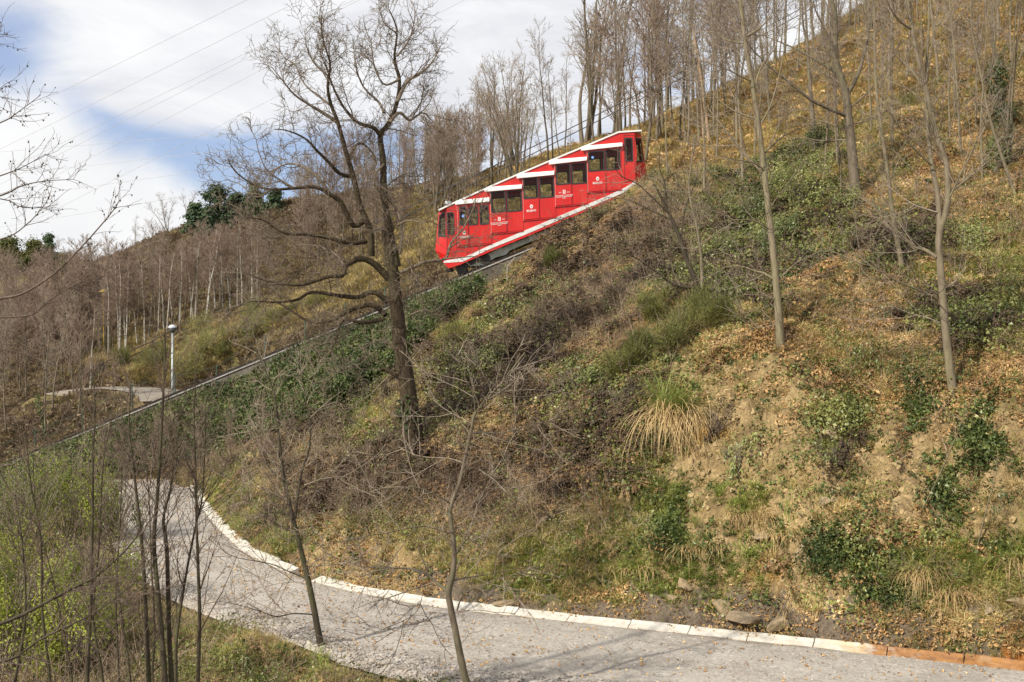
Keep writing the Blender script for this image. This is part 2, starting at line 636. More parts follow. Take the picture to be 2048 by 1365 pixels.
def bark(name, cols, moss=0.0, mcol=(0.10, 0.11, 0.035), scale=6.0, marks=None):
    def f(tt, b, o):
        p = gpos(tt)
        st = tt.n('ShaderNodeMapping')
        tt.link(p, st.inputs[0])
        st.inputs['Scale'].default_value = (1.0, 1.0, 0.25)
        n = tt.noise(st.outputs[0], scale * 2.0, 6.0, 0.65, 0.4)
        c = tt.ramp(n, [(0.28, cols[0]), (0.5, cols[1]), (0.72, cols[2])])
        c = tt.mix(tt.math('MULTIPLY', orand(tt), 0.35), c, tuple(0.62 * x for x in cols[1]))
        if moss:
            c = tt.mix(tt.math('MULTIPLY', tt.smooth(tt.noise(p, 1.1, 4.0, 0.6), 0.44, 0.62), moss), c, mcol)
        if marks:
            sm = tt.n('ShaderNodeMapping')
            tt.link(p, sm.inputs[0])
            sm.inputs['Scale'].default_value = (1.2, 1.2, 4.0)
            c = tt.mix(tt.math('MULTIPLY', tt.smooth(tt.noise(sm.outputs[0], 2.2, 4.0, 0.6), 0.55, 0.63), 0.9), c, marks)
        tt.link(c, b.inputs['Base Color'])
        b.inputs['Roughness'].default_value = 0.9
        b.inputs['Specular IOR Level'].default_value = 0.2
        bump(tt, b, n, 0.7, 0.03)
    return mat(name, f)


bark('bark_oak', [(0.020, 0.014, 0.009), (0.052, 0.037, 0.024), (0.11, 0.082, 0.055)], 0.30, (0.075, 0.068, 0.032), 7.0)
bark('twig_oak', [(0.11, 0.085, 0.065), (0.21, 0.165, 0.125), (0.31, 0.25, 0.195)], 0.2, (0.15, 0.14, 0.08))
bark('bark_grey', [(0.10, 0.080, 0.055), (0.20, 0.163, 0.115), (0.30, 0.25, 0.185)], 0.35, (0.20, 0.19, 0.09), 5.0)
bark('twig_grey', [(0.16, 0.125, 0.095), (0.27, 0.22, 0.17), (0.38, 0.32, 0.25)])
bark('bark_wood', [(0.075, 0.060, 0.043), (0.155, 0.126, 0.092), (0.25, 0.205, 0.155)], 0.3, (0.12, 0.125, 0.06), 4.0)
bark('twig_wood', [(0.17, 0.135, 0.10), (0.29, 0.235, 0.18), (0.40, 0.335, 0.265)])
bark('twig_red', [(0.16, 0.115, 0.088), (0.27, 0.20, 0.155), (0.36, 0.275, 0.215)])
bark('bark_birch', [(0.26, 0.235, 0.20), (0.40, 0.37, 0.32), (0.50, 0.47, 0.42)], 0.0, scale=2.0, marks=(0.06, 0.05, 0.045))
bark('bark_stub', [(0.24, 0.165, 0.10), (0.38, 0.27, 0.175), (0.48, 0.36, 0.25)], 0.0)
bark('bark_dark', [(0.030, 0.024, 0.018), (0.070, 0.056, 0.040), (0.12, 0.10, 0.072)], 0.45, (0.085, 0.088, 0.035), 6.0)
bark('twig_dark', [(0.075, 0.054, 0.042), (0.145, 0.108, 0.084), (0.23, 0.178, 0.14)])


GAIN = {'straw': (1.60, 1.70, 1.40), 'brown_grass': (2.05, 2.30, 1.85), 'olive_grass': (1.75, 1.75, 1.5), 'green_grass': (1.7, 1.7, 1.5), 'litter': (1.38, 1.44, 1.30),
        'bracken': (1.60, 1.85, 1.65), 'ivy': (1.35, 1.28, 1.1), 'young_leaf': (2.1, 1.9, 1.4), 'shrub_leaf': (1.9, 1.8, 1.6), 'broom': (1.45, 1.30, 1.2), 'evergreen': (1.5, 1.5, 1.3),
        'dry_blade': (1.45, 1.30, 0.98), 'pampas': (1.25, 1.25, 0.95), 'scrub_twig': (1.35, 1.35, 1.25)}


def leafmat(name, stops, rough=0.6, spec=0.3, trans=0.25, pscale=0.7):
    """colour varies per instance and in soft patches over the slope"""
    gain = GAIN.get(name, (1.0, 1.0, 1.0))
    stops = [(p_, tuple(min(0.8, x_ * g_) for x_, g_ in zip(c_, gain))) for p_, c_ in stops]
    def f(tt, b, o):
        p = gpos(tt)
        a = orand(tt)
        n = tt.noise(p, pscale, 4.0, 0.6)
        nf = tt.noise(p, 23.0, 2.0, 0.5)
        f_ = tt.math('ADD', tt.math('MULTIPLY', a, 0.40), tt.math('ADD', tt.math('MULTIPLY', tt.math('SUBTRACT', n, 0.5), 1.5), tt.math('MULTIPLY', tt.math('SUBTRACT', nf, 0.5), 1.1)))
        f_ = tt.math('ADD', f_, 0.30)
        c = tt.ramp(f_, stops)
        tt.link(c, b.inputs['Base Color'])
        b.inputs['Roughness'].default_value = rough
        b.inputs['Specular IOR Level'].default_value = spec
        if trans:
            tl = tt.n('ShaderNodeBsdfTranslucent')
            tt.link(c, tl.inputs[0])
            mx = tt.n('ShaderNodeMixShader')
            mx.inputs[0].default_value = trans
            tt.link(b.outputs[0], mx.inputs[1])
            tt.link(tl.outputs[0], mx.inputs[2])
            tt.link(mx.outputs[0], o.inputs[0])
    return mat(name, f)


leafmat('straw', [(0.0, (0.13, 0.085, 0.045)), (0.35, (0.25, 0.175, 0.090)), (0.65, (0.37, 0.275, 0.145)), (1.0, (0.50, 0.40, 0.24))])
leafmat('brown_grass', [(0.0, (0.085, 0.055, 0.030)), (0.4, (0.19, 0.125, 0.066)), (0.7, (0.27, 0.195, 0.095)), (1.0, (0.36, 0.27, 0.14))])
leafmat('shaded_bramble', [(0.0, (0.026, 0.018, 0.011)), (0.4, (0.065, 0.043, 0.026)), (0.7, (0.115, 0.078, 0.046)), (1.0, (0.19, 0.135, 0.08))], trans=0.1)  # dark brown of dead bramble, deepened further to paint in the hollow's shade
leafmat('dry_blade', [(0.0, (0.15, 0.115, 0.068)), (0.35, (0.27, 0.215, 0.13)), (0.65, (0.37, 0.30, 0.19)), (1.0, (0.47, 0.39, 0.27))])
leafmat('wood_floor', [(0.0, (0.095, 0.066, 0.042)), (0.4, (0.185, 0.135, 0.085)), (0.7, (0.265, 0.20, 0.125)), (1.0, (0.35, 0.275, 0.18))])
leafmat('olive_grass', [(0.0, (0.050, 0.052, 0.016)), (0.4, (0.125, 0.120, 0.036)), (0.7, (0.215, 0.195, 0.065)), (1.0, (0.32, 0.275, 0.12))])
leafmat('green_grass', [(0.0, (0.040, 0.055, 0.014)), (0.4, (0.095, 0.120, 0.028)), (0.7, (0.165, 0.190, 0.045)), (1.0, (0.27, 0.27, 0.085))])
leafmat('litter', [(0.0, (0.085, 0.045, 0.024)), (0.3, (0.20, 0.110, 0.054)), (0.55, (0.34, 0.205, 0.10)), (0.8, (0.46, 0.31, 0.17)), (1.0, (0.56, 0.43, 0.28))], trans=0.1)
leafmat('bracken', [(0.0, (0.055, 0.028, 0.016)), (0.4, (0.14, 0.072, 0.038)), (0.7, (0.22, 0.125, 0.066)), (1.0, (0.32, 0.205, 0.115))], trans=0.15)
leafmat('ivy', [(0.0, (0.012, 0.022, 0.008)), (0.4, (0.035, 0.055, 0.018)), (0.7, (0.075, 0.105, 0.034)), (1.0, (0.14, 0.165, 0.06))], rough=0.48, spec=0.28, trans=0.12)
leafmat('young_leaf', [(0.0, (0.040, 0.055, 0.012)), (0.4, (0.095, 0.125, 0.024)), (0.7, (0.165, 0.205, 0.040)), (1.0, (0.25, 0.29, 0.07))], rough=0.5, trans=0.3)
leafmat('shrub_leaf', [(0.0, (0.022, 0.032, 0.010)), (0.4, (0.060, 0.075, 0.022)), (0.7, (0.105, 0.120, 0.034)), (1.0, (0.17, 0.175, 0.06))], rough=0.4, spec=0.45, trans=0.15)
leafmat('broom', [(0.0, (0.035, 0.046, 0.014)), (0.4, (0.075, 0.090, 0.026)), (0.7, (0.125, 0.135, 0.042)), (1.0, (0.19, 0.18, 0.07))], trans=0.15)
leafmat('evergreen', [(0.0, (0.010, 0.020, 0.012)), (0.4, (0.022, 0.040, 0.022)), (0.7, (0.042, 0.066, 0.034)), (1.0, (0.075, 0.100, 0.05))], trans=0.05)
leafmat('pampas', [(0.0, (0.075, 0.105, 0.028)), (0.4, (0.155, 0.195, 0.055)), (0.7, (0.26, 0.28, 0.11)), (1.0, (0.40, 0.37, 0.20))])
leafmat('scrub_twig', [(0.0, (0.075, 0.052, 0.040)), (0.4, (0.155, 0.112, 0.085)), (0.7, (0.24, 0.18, 0.14)), (1.0, (0.34, 0.27, 0.21))], trans=0.0)
leafmat('stone', [(0.0, (0.16, 0.138, 0.12)), (0.4, (0.28, 0.25, 0.22)), (0.7, (0.38, 0.345, 0.31)), (1.0, (0.52, 0.48, 0.44))], rough=0.9, trans=0.0)

# ------------------------------------------------------------------ terrain
ROAD_Z = -6.8
DT = 60.0                                   # distance of the funicular's track


def rail_py(px):
    return 931.0 - 0.412 * px


def rail_z_at(x):
    """height of the rail at world x (a straight incline)"""
    return (CY - rail_py(x / DT * F + CX)) / F * DT


def flat(px, py, z=ROAD_Z):
    d = z * F / (CY - py)
    return ((px - CX) / F * d, d)


CURB = [(2500, 1420), (2250, 1375), (2048, 1340), (1800, 1312), (1500, 1280), (1200, 1248), (900, 1215), (750, 1190), (640, 1166), (560, 1135),
        (500, 1108), (455, 1070), (425, 1038), (402, 1005), (388, 980)]
curb_xy = [flat(*c) for c in CURB] + [(-15.6, 51.5), (-16.4, 53.0), (-17.0, 54.2)]
NEAR = [(16.5, 15.5), (12.5, 16.5), (9.5, 17.6), (6.8, 18.6), (4.0, 19.6), (1.6, 20.4), (-0.4, 21.0), (-1.9, 21.8), (-3.3, 23.0), (-5.0, 24.9),
        (-7.4, 27.2), (-9.6, 30.0), (-11.9, 34.0), (-14.4, 39.0), (-16.6, 44.0), (-18.4, 48.0), (-19.6, 51.0), (-20.2, 52.8), (-20.6, 54.0)]


def resample(P, n):
    P = np.array(P, float)
    # Catmull-Rom through the points, then equal parameter steps
    out = []
    m = len(P)
    for u in np.linspace(0, m - 1, n):
        i = min(int(u), m - 2)
        f = u - i
        p0, p1, p2, p3 = P[max(i - 1, 0)], P[i], P[i + 1], P[min(i + 2, m - 1)]
        out.append(0.5 * ((2 * p1) + (-p0 + p2) * f + (2 * p0 - 5 * p1 + 4 * p2 - p3) * f * f + (-p0 + 3 * p1 - 3 * p2 + p3) * f ** 3))
    return np.array(out)


NR = 420
curbL = resample(curb_xy, NR)
nearL = resample(NEAR, NR)

CP = []                                      # control points of the hillside


def C(px, py, d):
    CP.append(pt(px, py, d))


for cx_, cy_ in curb_xy[::1]:
    CP.append((cx_, cy_, ROAD_Z))
for cx_, cy_ in NEAR[::2]:
    CP.append((cx_, cy_, ROAD_Z))
# near side, below the camera
CP += [(0, 0, -2.2), (-6, 0, -3.0), (8, 0, -2.2), (0, 5, -5.2), (-10, 6, -6.5), (10, 5, -5.0), (0, 12, -7.2), (-8, 14, -7.7), (10, 11, -6.8),
       (-4, 18, -7.15), (-9, 20, -7.5), (-16, 22, -8.3), (-25, 25, -9.0), (-14, 30, -7.7), (-22, 35, -8.2), (-22, 44, -7.6), (-34, 45, -8.2),
       (-45, 30, -10), (-40, 10, -10), (25, 5, -3.5), (20, 10, -5.5), (-60, 60, -11), (-60, 90, -6)]
# the cut bank above the kerb and the hillside over it
for p in [(2300, 800, 26.6), (2048, 860, 26.0), (1900, 787, 27.9), (1730, 740, 29.2), (1560, 692, 30.7), (1430, 700, 31.5), (1330, 760, 31.8),
          (1200, 930, 31.2), (1050, 990, 31.0), (930, 985, 32.0), (830, 905, 34.0), (700, 985, 35.5), (600, 1035, 36.0), (520, 1010, 39.5), (470, 960, 44.0),
          (430, 955, 47.5), (560, 900, 44.0), (680, 860, 42.0), (760, 780, 44.5), (600, 830, 50.0), (450, 905, 52.5), (380, 945, 54.0),
          (900, 760, 41.5), (900, 660, 48.5), (1000, 800, 37.5), (1000, 660, 46.0), (1100, 760, 37.0), (1100, 600, 47.0), (1200, 680, 38.5), (1200, 520, 49.5),
          (1320, 600, 38.0), (1320, 430, 51.0), (1400, 592, 37.5), (1420, 450, 47.5), (1420, 350, 57.5),
          (1560, 550, 37.5), (1560, 410, 47.0), (1560, 290, 60.0), (1560, 130, 83.0), (1710, 500, 38.0), (1710, 390, 45.0), (1710, 220, 59.0), (1710, 60, 78.0),
          (1806, 540, 35.0), (1900, 620, 32.5), (1900, 420, 41.5), (1900, 210, 54.0), (1900, 10, 68.0), (1900, -90, 82.0),
          (2048, 640, 30.5), (2048, 400, 40.0), (2048, 160, 53.0), (2048, -60, 66.0), (2048, -200, 82.0), (2300, 300, 40.0), (2300, 0, 56.0), (2300, -250, 80.0)]:
    C(*p)
# foot of the track wall, near side, then the crest of the spur that hides the car's upper end
for px in (-300, 0, 200, 400, 640, 780, 900, 1000):
    C(px, rail_py(px) + (30 if px < 700 else 44), 57.8)
for px, py in ((1060, 512), (1100, 484), (1150, 446), (1200, 415), (1250, 390), (1290, 366), (1340, 340)):
    C(px, py, 57.3)
for px in (-300, -100, 0, 200, 400, 600, 800, 1000, 1150, 1300, 1400):
    C(px, rail_py(px) + 6, 62.5)
# beyond the track
for p in [(820, 485, 75), (700, 562, 72), (700, 604, 66), (560, 622, 75), (480, 664, 72), (400, 704, 71), (330, 775, 66), (250, 757, 73), (150, 777, 73),
          (230, 782, 67), (100, 832, 65), (0, 872, 65), (0, 770, 80), (0, 690, 100), (0, 590, 130), (-300, 800, 90), (-300, 620, 140),
          (219, 727, 80), (310, 690, 80), (414, 645, 81), (300, 605, 95), (650, 590, 81), (600, 555, 90), (600, 480, 102), (800, 450, 92), (300, 545, 108), (950, 392, 86), (900, 440, 75),
          (200, 522, 116), (340, 466, 116), (450, 440, 112), (560, 412, 110), (700, 395, 108), (880, 372, 104), (1000, 340, 100), (1100, 312, 96), (1200, 285, 92),
          (1333, 238, 86), (1456, 180, 86), (1643, 80, 82), (1753, 8, 80), (60, 505, 165), (-200, 480, 170), (130, 560, 130)]:
    C(*p)
CP += [(-90, 150, 12), (-60, 230, 2), (-30, 150, 9), (0, 150, 10), (20, 135, 13), (40, 130, 20), (60, 115, 31), (90, 90, 38), (110, 60, 34), (90, 30, 20), (60, 15, 6),
       (-120, 200, 10), (0, 260, -4), (90, 220, 6), (-160, 100, -4), (160, 130, 20), (-160, 260, -6), (160, 300, -8), (0, 500, -14), (-400, 300, -14), (400, 300, -10)]
CP = np.array(CP)
cc = 2.0
A = np.sqrt(((CP[:, None, :2] - CP[None, :, :2]) ** 2).sum(-1) + cc * cc)
A -= np.eye(len(CP)) * 0.25                       # slight smoothing
lin = np.c_[np.ones(len(CP)), CP[:, :2]]
M = np.block([[A, lin], [lin.T, np.zeros((3, 3))]])
sol = np.linalg.solve(M, np.r_[CP[:, 2], np.zeros(3)])
wts, plane = sol[:-3], sol[-3:]


def base_z(x, y):
    sh = x.shape
    x, y = x.ravel(), y.ravel()
    z = np.empty(len(x))
    for i in range(0, len(x), 20000):
        s = slice(i, i + 20000)
        d = np.sqrt((x[s, None] - CP[None, :, 0]) ** 2 + (y[s, None] - CP[None, :, 1]) ** 2 + cc * cc)
        z[s] = d @ wts + plane[0] + plane[1] * x[s] + plane[2] * y[s]
    return z.reshape(sh)


xs = np.concatenate([-np.geomspace(600, 30, 40)[:-1], np.arange(-30, -16, 0.4), np.arange(-16, 16.5, 0.13), np.arange(16.6, 34, 0.4), np.geomspace(34.3, 600, 40)])
ys = np.concatenate([np.arange(-20, 10, 1.0), np.arange(10, 21, 0.3), np.arange(21, 40, 0.13), np.arange(40, 62, 0.22), np.arange(62, 125, 0.6), np.geomspace(126, 900, 40)])
GX, GY = np.meshgrid(xs, ys)
Z = base_z(GX, GY)
# far from the view keep the land calm and low
far = sstep(np.hypot(GX, GY - 60), 150, 320)
Z = Z * (1 - far) + far * np.clip(Z, -16, -4)


def proj(x, y, z):
    yy = np.maximum(y, 0.5)
    return CX + F * x / yy, CY - F * z / yy


def blob(px, py, cx, cy, rx, ry, ang=0.0):
    ca, sa = math.cos(R(ang)), math.sin(R(ang))
    a = ((px - cx) * ca + (py - cy) * sa) / rx
    b = (-(px - cx) * sa + (py - cy) * ca) / ry
    return np.exp(-(a * a + b * b))


PX, PY = proj(GX, GY, Z)
near_slope = (GY > 15) & (GY < 57) & (GX > -20)
CUTB = [(1480, 830, 150, 120, 20), (1600, 890, 230, 130, 10), (1500, 1050, 170, 120, 0), (1700, 980, 240, 120, 0), (1950, 940, 150, 130, 0), (1990, 1060, 110, 80, 0), (1430, 930, 90, 160, 0),
        (760, 1130, 150, 48, 12), (1620, 1160, 140, 70, 0), (1400, 1170, 110, 60, 0), (660, 1110, 60, 30, 10)]
cutm = np.zeros_like(Z)
for b in CUTB:
    cutm = np.maximum(cutm, blob(PX, PY, *b))
cutm = np.clip(cutm * 1.25, 0, 1) * near_slope
cutm = np.where((GX > 40), 0, cutm)
far_cut = blob(PX, PY, 260, 752, 110, 16, -6) * ((GY > 62) & (GY < 76))
# distances to the road for the soil strip along the kerb
seg = np.full(Z.shape, 1e9)
nearreg = (GY > 12) & (GY < 60) & (np.abs(GX) < 40)
qx, qy = GX[nearreg], GY[nearreg]
dd = np.full(qx.shape, 1e9)
for i in range(0, NR, 2):
    dd = np.minimum(dd, (qx - curbL[i, 0]) ** 2 + (qy - curbL[i, 1]) ** 2)
seg[nearreg] = np.sqrt(dd)
rough = 0.26 + 0.55 * cutm
d1 = fbm(GX * 0.55, GY * 0.55, 3, 3)
d2 = fbm(GX * 1.3, GY * 1.3, 21, 4, 0.6)
d3 = fbm(GX * 3.1, GY * 3.1, 40, 3, 0.6)
ridge = 0.5 - np.abs(fbm(GX * 0.9 + 5, GY * 0.9 + Z * 0.4, 60, 4, 0.6)) * 3.0
inroad_soft = sstep(seg, 0.2, 1.6)
amp = np.where(GY > 12, 1.0, 0.3) * np.where(np.hypot(GX, GY) < 140, 1, 0.2)
dZ = (0.95 * d1 + rough * (1.1 * d2 + 0.35 * d3) + 0.85 * cutm * ridge) * amp
# the face of the cut steps in rough ledges
ledge = cutm * (0.20 * np.sin((Z + 1.2 * d2) * 5.5) + 0.30 * fbm(GX * 2.3, GY * 2.3 + Z * 1.5, 71, 4, 0.65) - 0.35 * np.clip(0.10 - np.abs(fbm(GX * 1.6 + 3, GY * 1.2 + Z * 1.1, 83, 3)), 0, 1) * 5)
Z2 = Z + (dZ + ledge) * inroad_soft

# the road ribbon is bedded into the slope
ribU = np.linspace(0, 1, 22)
rib = curbL[:, None, :] * (1 - ribU[None, :, None]) + nearL[:, None, :] * ribU[None, :, None]
from mathutils.kdtree import KDTree
kd = KDTree(rib.shape[0] * rib.shape[1])
flatrib = rib.reshape(-1, 2)
for i, (a, b) in enumerate(flatrib):
    kd.insert((a, b, 0), i)
kd.balance()
idx = np.argwhere((GY > 13) & (GY < 62) & (GX > -42) & (GX < 24))
dist = np.full(Z.shape, 99.0)
for a, b in idx:
    x_, y_ = GX[a, b], GY[a, b]
    dist[a, b] = kd.find((x_, y_, 0))[2]
bed = sstep(dist, 0.19, 0.62)
Z2 = np.where(dist < 90, (ROAD_Z - 0.16) * (1 - bed) + Z2 * bed, Z2)
# track formation
rz = (CY - (931.0 - 0.412 * (GX / DT * F + CX))) / F * DT
on = (GY > 58.35) & (GY < 61.8) & (np.abs(GX) < 60)
ke = sstep(GX, 7.5, 9.0)
Z2 = np.where(on, (rz - 0.45) * (1 - ke) + Z2 * ke, Z2)
nearw = (GY > 54.0) & (GY <= 58.35) & (GX < 0.2) & (GX > -60)
Z2 = np.where(nearw, np.minimum(Z2, rz - 0.62 - 0.40 * sstep(GX, -8, -4)), Z2)
farw = (GY >= 61.8) & (GY < 64) & (np.abs(GX) < 60)
kf = np.maximum((GY - 61.8) / 2.2, ke)
Z2 = np.where(farw, (rz - 0.3) * (1 - kf) + Z2 * kf, Z2)
# the far bend of the same road, beyond the track
farpath = [pt(352, 803, 62.0), pt(338, 790, 66.0), pt(300, 781, 69.5), pt(255, 777, 71.0), pt(200, 777, 71.5), pt(150, 782, 71.0), pt(110, 792, 70.2)]
fp = resample(farpath, 80)
fpd = np.full(Z.shape, 1e9)
fpz = np.zeros(Z.shape)
reg = (GY > 61.8) & (GY < 80) & (GX < -15) & (GX > -45)
for p in fp:
    d_ = np.hypot(GX - p[0], GY - p[1])
    m_ = reg & (d_ < fpd)
    fpd = np.where(m_, d_, fpd)
    fpz = np.where(m_, p[2], fpz)
infront = reg & (fpd < 8.0) & (GY < 70.5) & (GY > 63.4)
Z2 = np.where(infront, np.minimum(Z2, fpz - 0.12 - 0.50 * sstep(fpd, 1.7, 3.2)), Z2)
k_ = sstep(fpd, 1.7, 2.8)
Z2 = np.where(reg & (fpd < 50), (fpz - 0.05) * (1 - k_) + Z2 * k_, Z2)

HZ = Z2


def hz(x, y):
    """height of the finished ground"""
    x = np.asarray(x, float)
    y = np.asarray(y, float)
    i = np.clip(np.searchsorted(xs, x) - 1, 0, len(xs) - 2)
    j = np.clip(np.searchsorted(ys, y) - 1, 0, len(ys) - 2)
    fx = np.clip((x - xs[i]) / (xs[i + 1] - xs[i]), 0, 1)
    fy = np.clip((y - ys[j]) / (ys[j + 1] - ys[j]), 0, 1)
    return (HZ[j, i] * (1 - fx) + HZ[j, i + 1] * fx) * (1 - fy) + (HZ[j + 1, i] * (1 - fx) + HZ[j + 1, i + 1] * fx) * fy


def hnorm(x, y, e=0.35):
    gx = (hz(x + e, y) - hz(x - e, y)) / (2 * e)
    gy = (hz(x, y + e) - hz(x, y - e)) / (2 * e)
    n = np.stack([-gx, -gy, np.ones_like(gx)], -1)
    return n / np.linalg.norm(n, axis=-1, keepdims=True)


def hit(px, py, d0=14.0, d1=170.0):
    """distance at which the sight line through a photograph pixel meets the ground"""
    d = np.arange(d0, d1, 0.05)
    x = (px - CX) / F * d
    z = (CY - py) / F * d
    below = z < hz(x, d)
    k = int(np.argmax(below))
    return float(d[k]) if below.any() else None


nx, ny = len(xs), len(ys)
V = np.stack([GX, GY, HZ], -1).reshape(-1, 3)
ii = np.arange(nx * ny).reshape(ny, nx)
Q = np.stack([ii[:-1, :-1], ii[:-1, 1:], ii[1:, 1:], ii[1:, :-1]], -1).reshape(-1, 4)
me = np_mesh('hillside', V, Q, MATS['ground'], True)
foot = np.where((seg < 1.7) & (dist > 0.1) & (GX > -2.5), 1 - sstep(seg, 0.5, 1.6), 0) * near_slope
rust = blob(PX, PY, 2040, 1290, 45, 40, 20) * near_slope * 1.2
for nm, arr in (('cut', np.clip(cutm + far_cut, 0, 1)), ('foot', foot), ('rust', rust)):
    at = me.attributes.new(nm, 'FLOAT', 'POINT')
    at.data.foreach_set('value', arr.ravel().astype(np.float32))
hill = link('hillside', me)
tag(hill, kind='structure')

# ------------------------------------------------------------------ road
U2 = np.linspace(0, 1, 60)
rb = curbL[:, None, :] * (1 - U2[None, :, None]) + nearL[:, None, :] * U2[None, :, None]
rx_, ry_ = rb[..., 0], rb[..., 1]
berm = np.exp(-((U2[None, :] - 0.90) / 0.10) ** 2)
rzv = ROAD_Z + 0.05 * fbm(rx_ * 0.5, ry_ * 0.5, 5, 3) + 0.02 * fbm(rx_ * 4, ry_ * 4, 8, 2)
alongw = sstep(rx_, -10, -5) * (1 - sstep(rx_, 2.5, 6.0))
rzv = rzv + berm * alongw * (0.16 + 0.35 * fbm(rx_ * 0.9, ry_ * 0.9, 9, 3)) - 0.10 * sstep(U2, 0.965, 1.0)[None, :]
V = np.stack([rx_, ry_, rzv], -1).reshape(-1, 3)
ii = np.arange(NR * 60).reshape(NR, 60)
Q = np.stack([ii[:-1, :-1], ii[:-1, 1:], ii[1:, 1:], ii[1:, :-1]], -1).reshape(-1, 4)
road_me = np_mesh('gravel_road', V, Q[:, ::-1], MATS['gravel'], True)
at = road_me.attributes.new('across', 'FLOAT', 'POINT')
at.data.foreach_set('value', np.tile(U2, NR).astype(np.float32))
road = link('gravel_road', road_me)
tag(road, kind='structure')

# far bend
T_ = np.gradient(fp[:, :2], axis=0)
T_ /= np.linalg.norm(T_, axis=1, keepdims=True)
N_ = np.stack([-T_[:, 1], T_[:, 0]], -1)
off = np.linspace(-1.9, 1.9, 9)
V = np.stack([fp[:, None, 0] + N_[:, None, 0] * off, fp[:, None, 1] + N_[:, None, 1] * off, np.repeat(fp[:, 2:3] + 0.03, 9, 1)], -1).reshape(-1, 3)
ii = np.arange(80 * 9).reshape(80, 9)
Q = np.stack([ii[:-1, :-1], ii[:-1, 1:], ii[1:, 1:], ii[1:, :-1]], -1).reshape(-1, 4)
fr = link('gravel_path', np_mesh('gravel_path', V, Q, MATS['gravel'], True))
tag(fr, kind='structure')

# ------------------------------------------------------------------ kerb: a shallow dished gutter of cast pieces
kerb = empty('kerb', (float(curbL[60, 0]), float(curbL[60, 1]), ROAD_Z))
tag(kerb, kind='structure')
arc = np.r_[0, np.cumsum(np.linalg.norm(np.diff(curbL, axis=0), axis=1))]


def on_curb(s):
    return np.array([np.interp(s, arc, curbL[:, 0]), np.interp(s, arc, curbL[:, 1])])


s = 0.6
krng = random.Random(4)
kx0 = on_curb(0.0)
last_s = arc[np.argmin(np.abs(curbL[:, 1] - 50.5) + 100 * (curbL[:, 0] > -8))]
while s < last_s:
    L = 1.45 + krng.uniform(-0.1, 0.12)
    a, b_ = on_curb(s + 0.012), on_curb(s + L - 0.012)
    p_mid = (a + b_) / 2
    dv = (b_ - a) / np.linalg.norm(b_ - a)
    nv = np.array([dv[1], -dv[0]])
    # nv must point uphill, away from the road
    ctr = nearL[np.argmin(np.hypot(curbL[:, 0] - p_mid[0], curbL[:, 1] - p_mid[1]))]
    if np.dot(nv, ctr - p_mid) > 0:
        nv = -nv
    w = 0.20 + krng.uniform(-0.02, 0.025)
    far_piece = p_mid[0] < -7.2
    m = MB()
    V = []
    tz = krng.uniform(-0.015, 0.02)
    nseg = 4
    for q in range(nseg + 1):
        e = a + (b_ - a) * q / nseg
        jag = krng.uniform(-0.03, 0.03) if not far_piece else krng.uniform(-0.09, 0.07)
        for wo, h in ((-0.10, -0.2), (-0.10, 0.03), (0.02, 0.055), (w * 0.55 + jag * 0.4, 0.075), (w + jag, 0.12 + tz), (w + jag + 0.04, 0.12 + tz), (w + jag + 0.08, -0.2)):
            P = e + nv * wo
            V.append((P[0], P[1], ROAD_Z + h))
    Fc = []
    for q in range(nseg):
        for k in range(6):
            Fc.append((q * 7 + k, q * 7 + k + 1, (q + 1) * 7 + k + 1, (q + 1) * 7 + k))
    Fc += [tuple(range(7)), tuple(nseg * 7 + k for k in range(6, -1, -1))]
    m.add(V, Fc)
    skip = -6.6 < p_mid[0] < -5.7          # a piece buried by soil
    if not skip:
        m.build('kerb_piece', MATS['kerb'], kerb, kerb.location)
    s += L

# ------------------------------------------------------------------ track
wall = empty('retaining_wall', (-10, 58.2, rail_z_at(-10) - 1.4))
tag(wall, 'grey concrete retaining wall carrying the sloping funicular track above the ivy', 'wall')
xw0, xw1 = -36.0, 6.0
m = MB()
nseg = 14
for k in range(nseg):
    a = xw0 + (xw1 - xw0) * k / nseg + 0.012
    b_ = xw0 + (xw1 - xw0) * (k + 1) / nseg - 0.012
    m = MB()
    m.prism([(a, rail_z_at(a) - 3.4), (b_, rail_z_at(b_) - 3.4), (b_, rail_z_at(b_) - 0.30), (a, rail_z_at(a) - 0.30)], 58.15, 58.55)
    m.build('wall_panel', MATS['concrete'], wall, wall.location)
    m = MB()
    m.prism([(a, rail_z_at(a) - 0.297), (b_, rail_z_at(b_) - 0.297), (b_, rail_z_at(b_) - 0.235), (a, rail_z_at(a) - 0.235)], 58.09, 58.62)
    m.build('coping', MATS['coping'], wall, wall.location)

track = empty('funicular_track', (0, 60, rail_z_at(0)))
tag(track, 'pair of dark rails climbing from lower left to the red car', 'track')
x0, x1 = -40.0, 8.2
for yy in (59.25, 60.75):
    m = MB()
    for (h0, h1, hw) in ((-0.15, -0.13, 0.07), (-0.13, -0.04, 0.012), (-0.04, 0.0, 0.036)):
        m.add([(x, yy + sy * hw, rail_z_at(x) + h) for x in (x0, x1) for sy in (-1, 1) for h in (h0, h1)],
              [(0, 1, 3, 2), (4, 6, 7, 5), (0, 4, 5, 1), (2, 3, 7, 6), (0, 2, 6, 4), (1, 5, 7, 3)])
    m.build('rail', MATS['rail_steel'], track, track.location)
ang = math.atan(0.412)
sl = MB().box((0, 0, 0), (0.2, 2.3, 0.16), Matrix.Rotation(-ang, 3, 'Y'))
me_s = raw_mesh('sleeper', sl.v, sl.f, MATS['sleeper_wood'])
x = x0
while x < x1:
    o = link('sleeper', me_s, track, (x, 0, rail_z_at(x) - 0.24 - track.location.z))
    x += 0.8

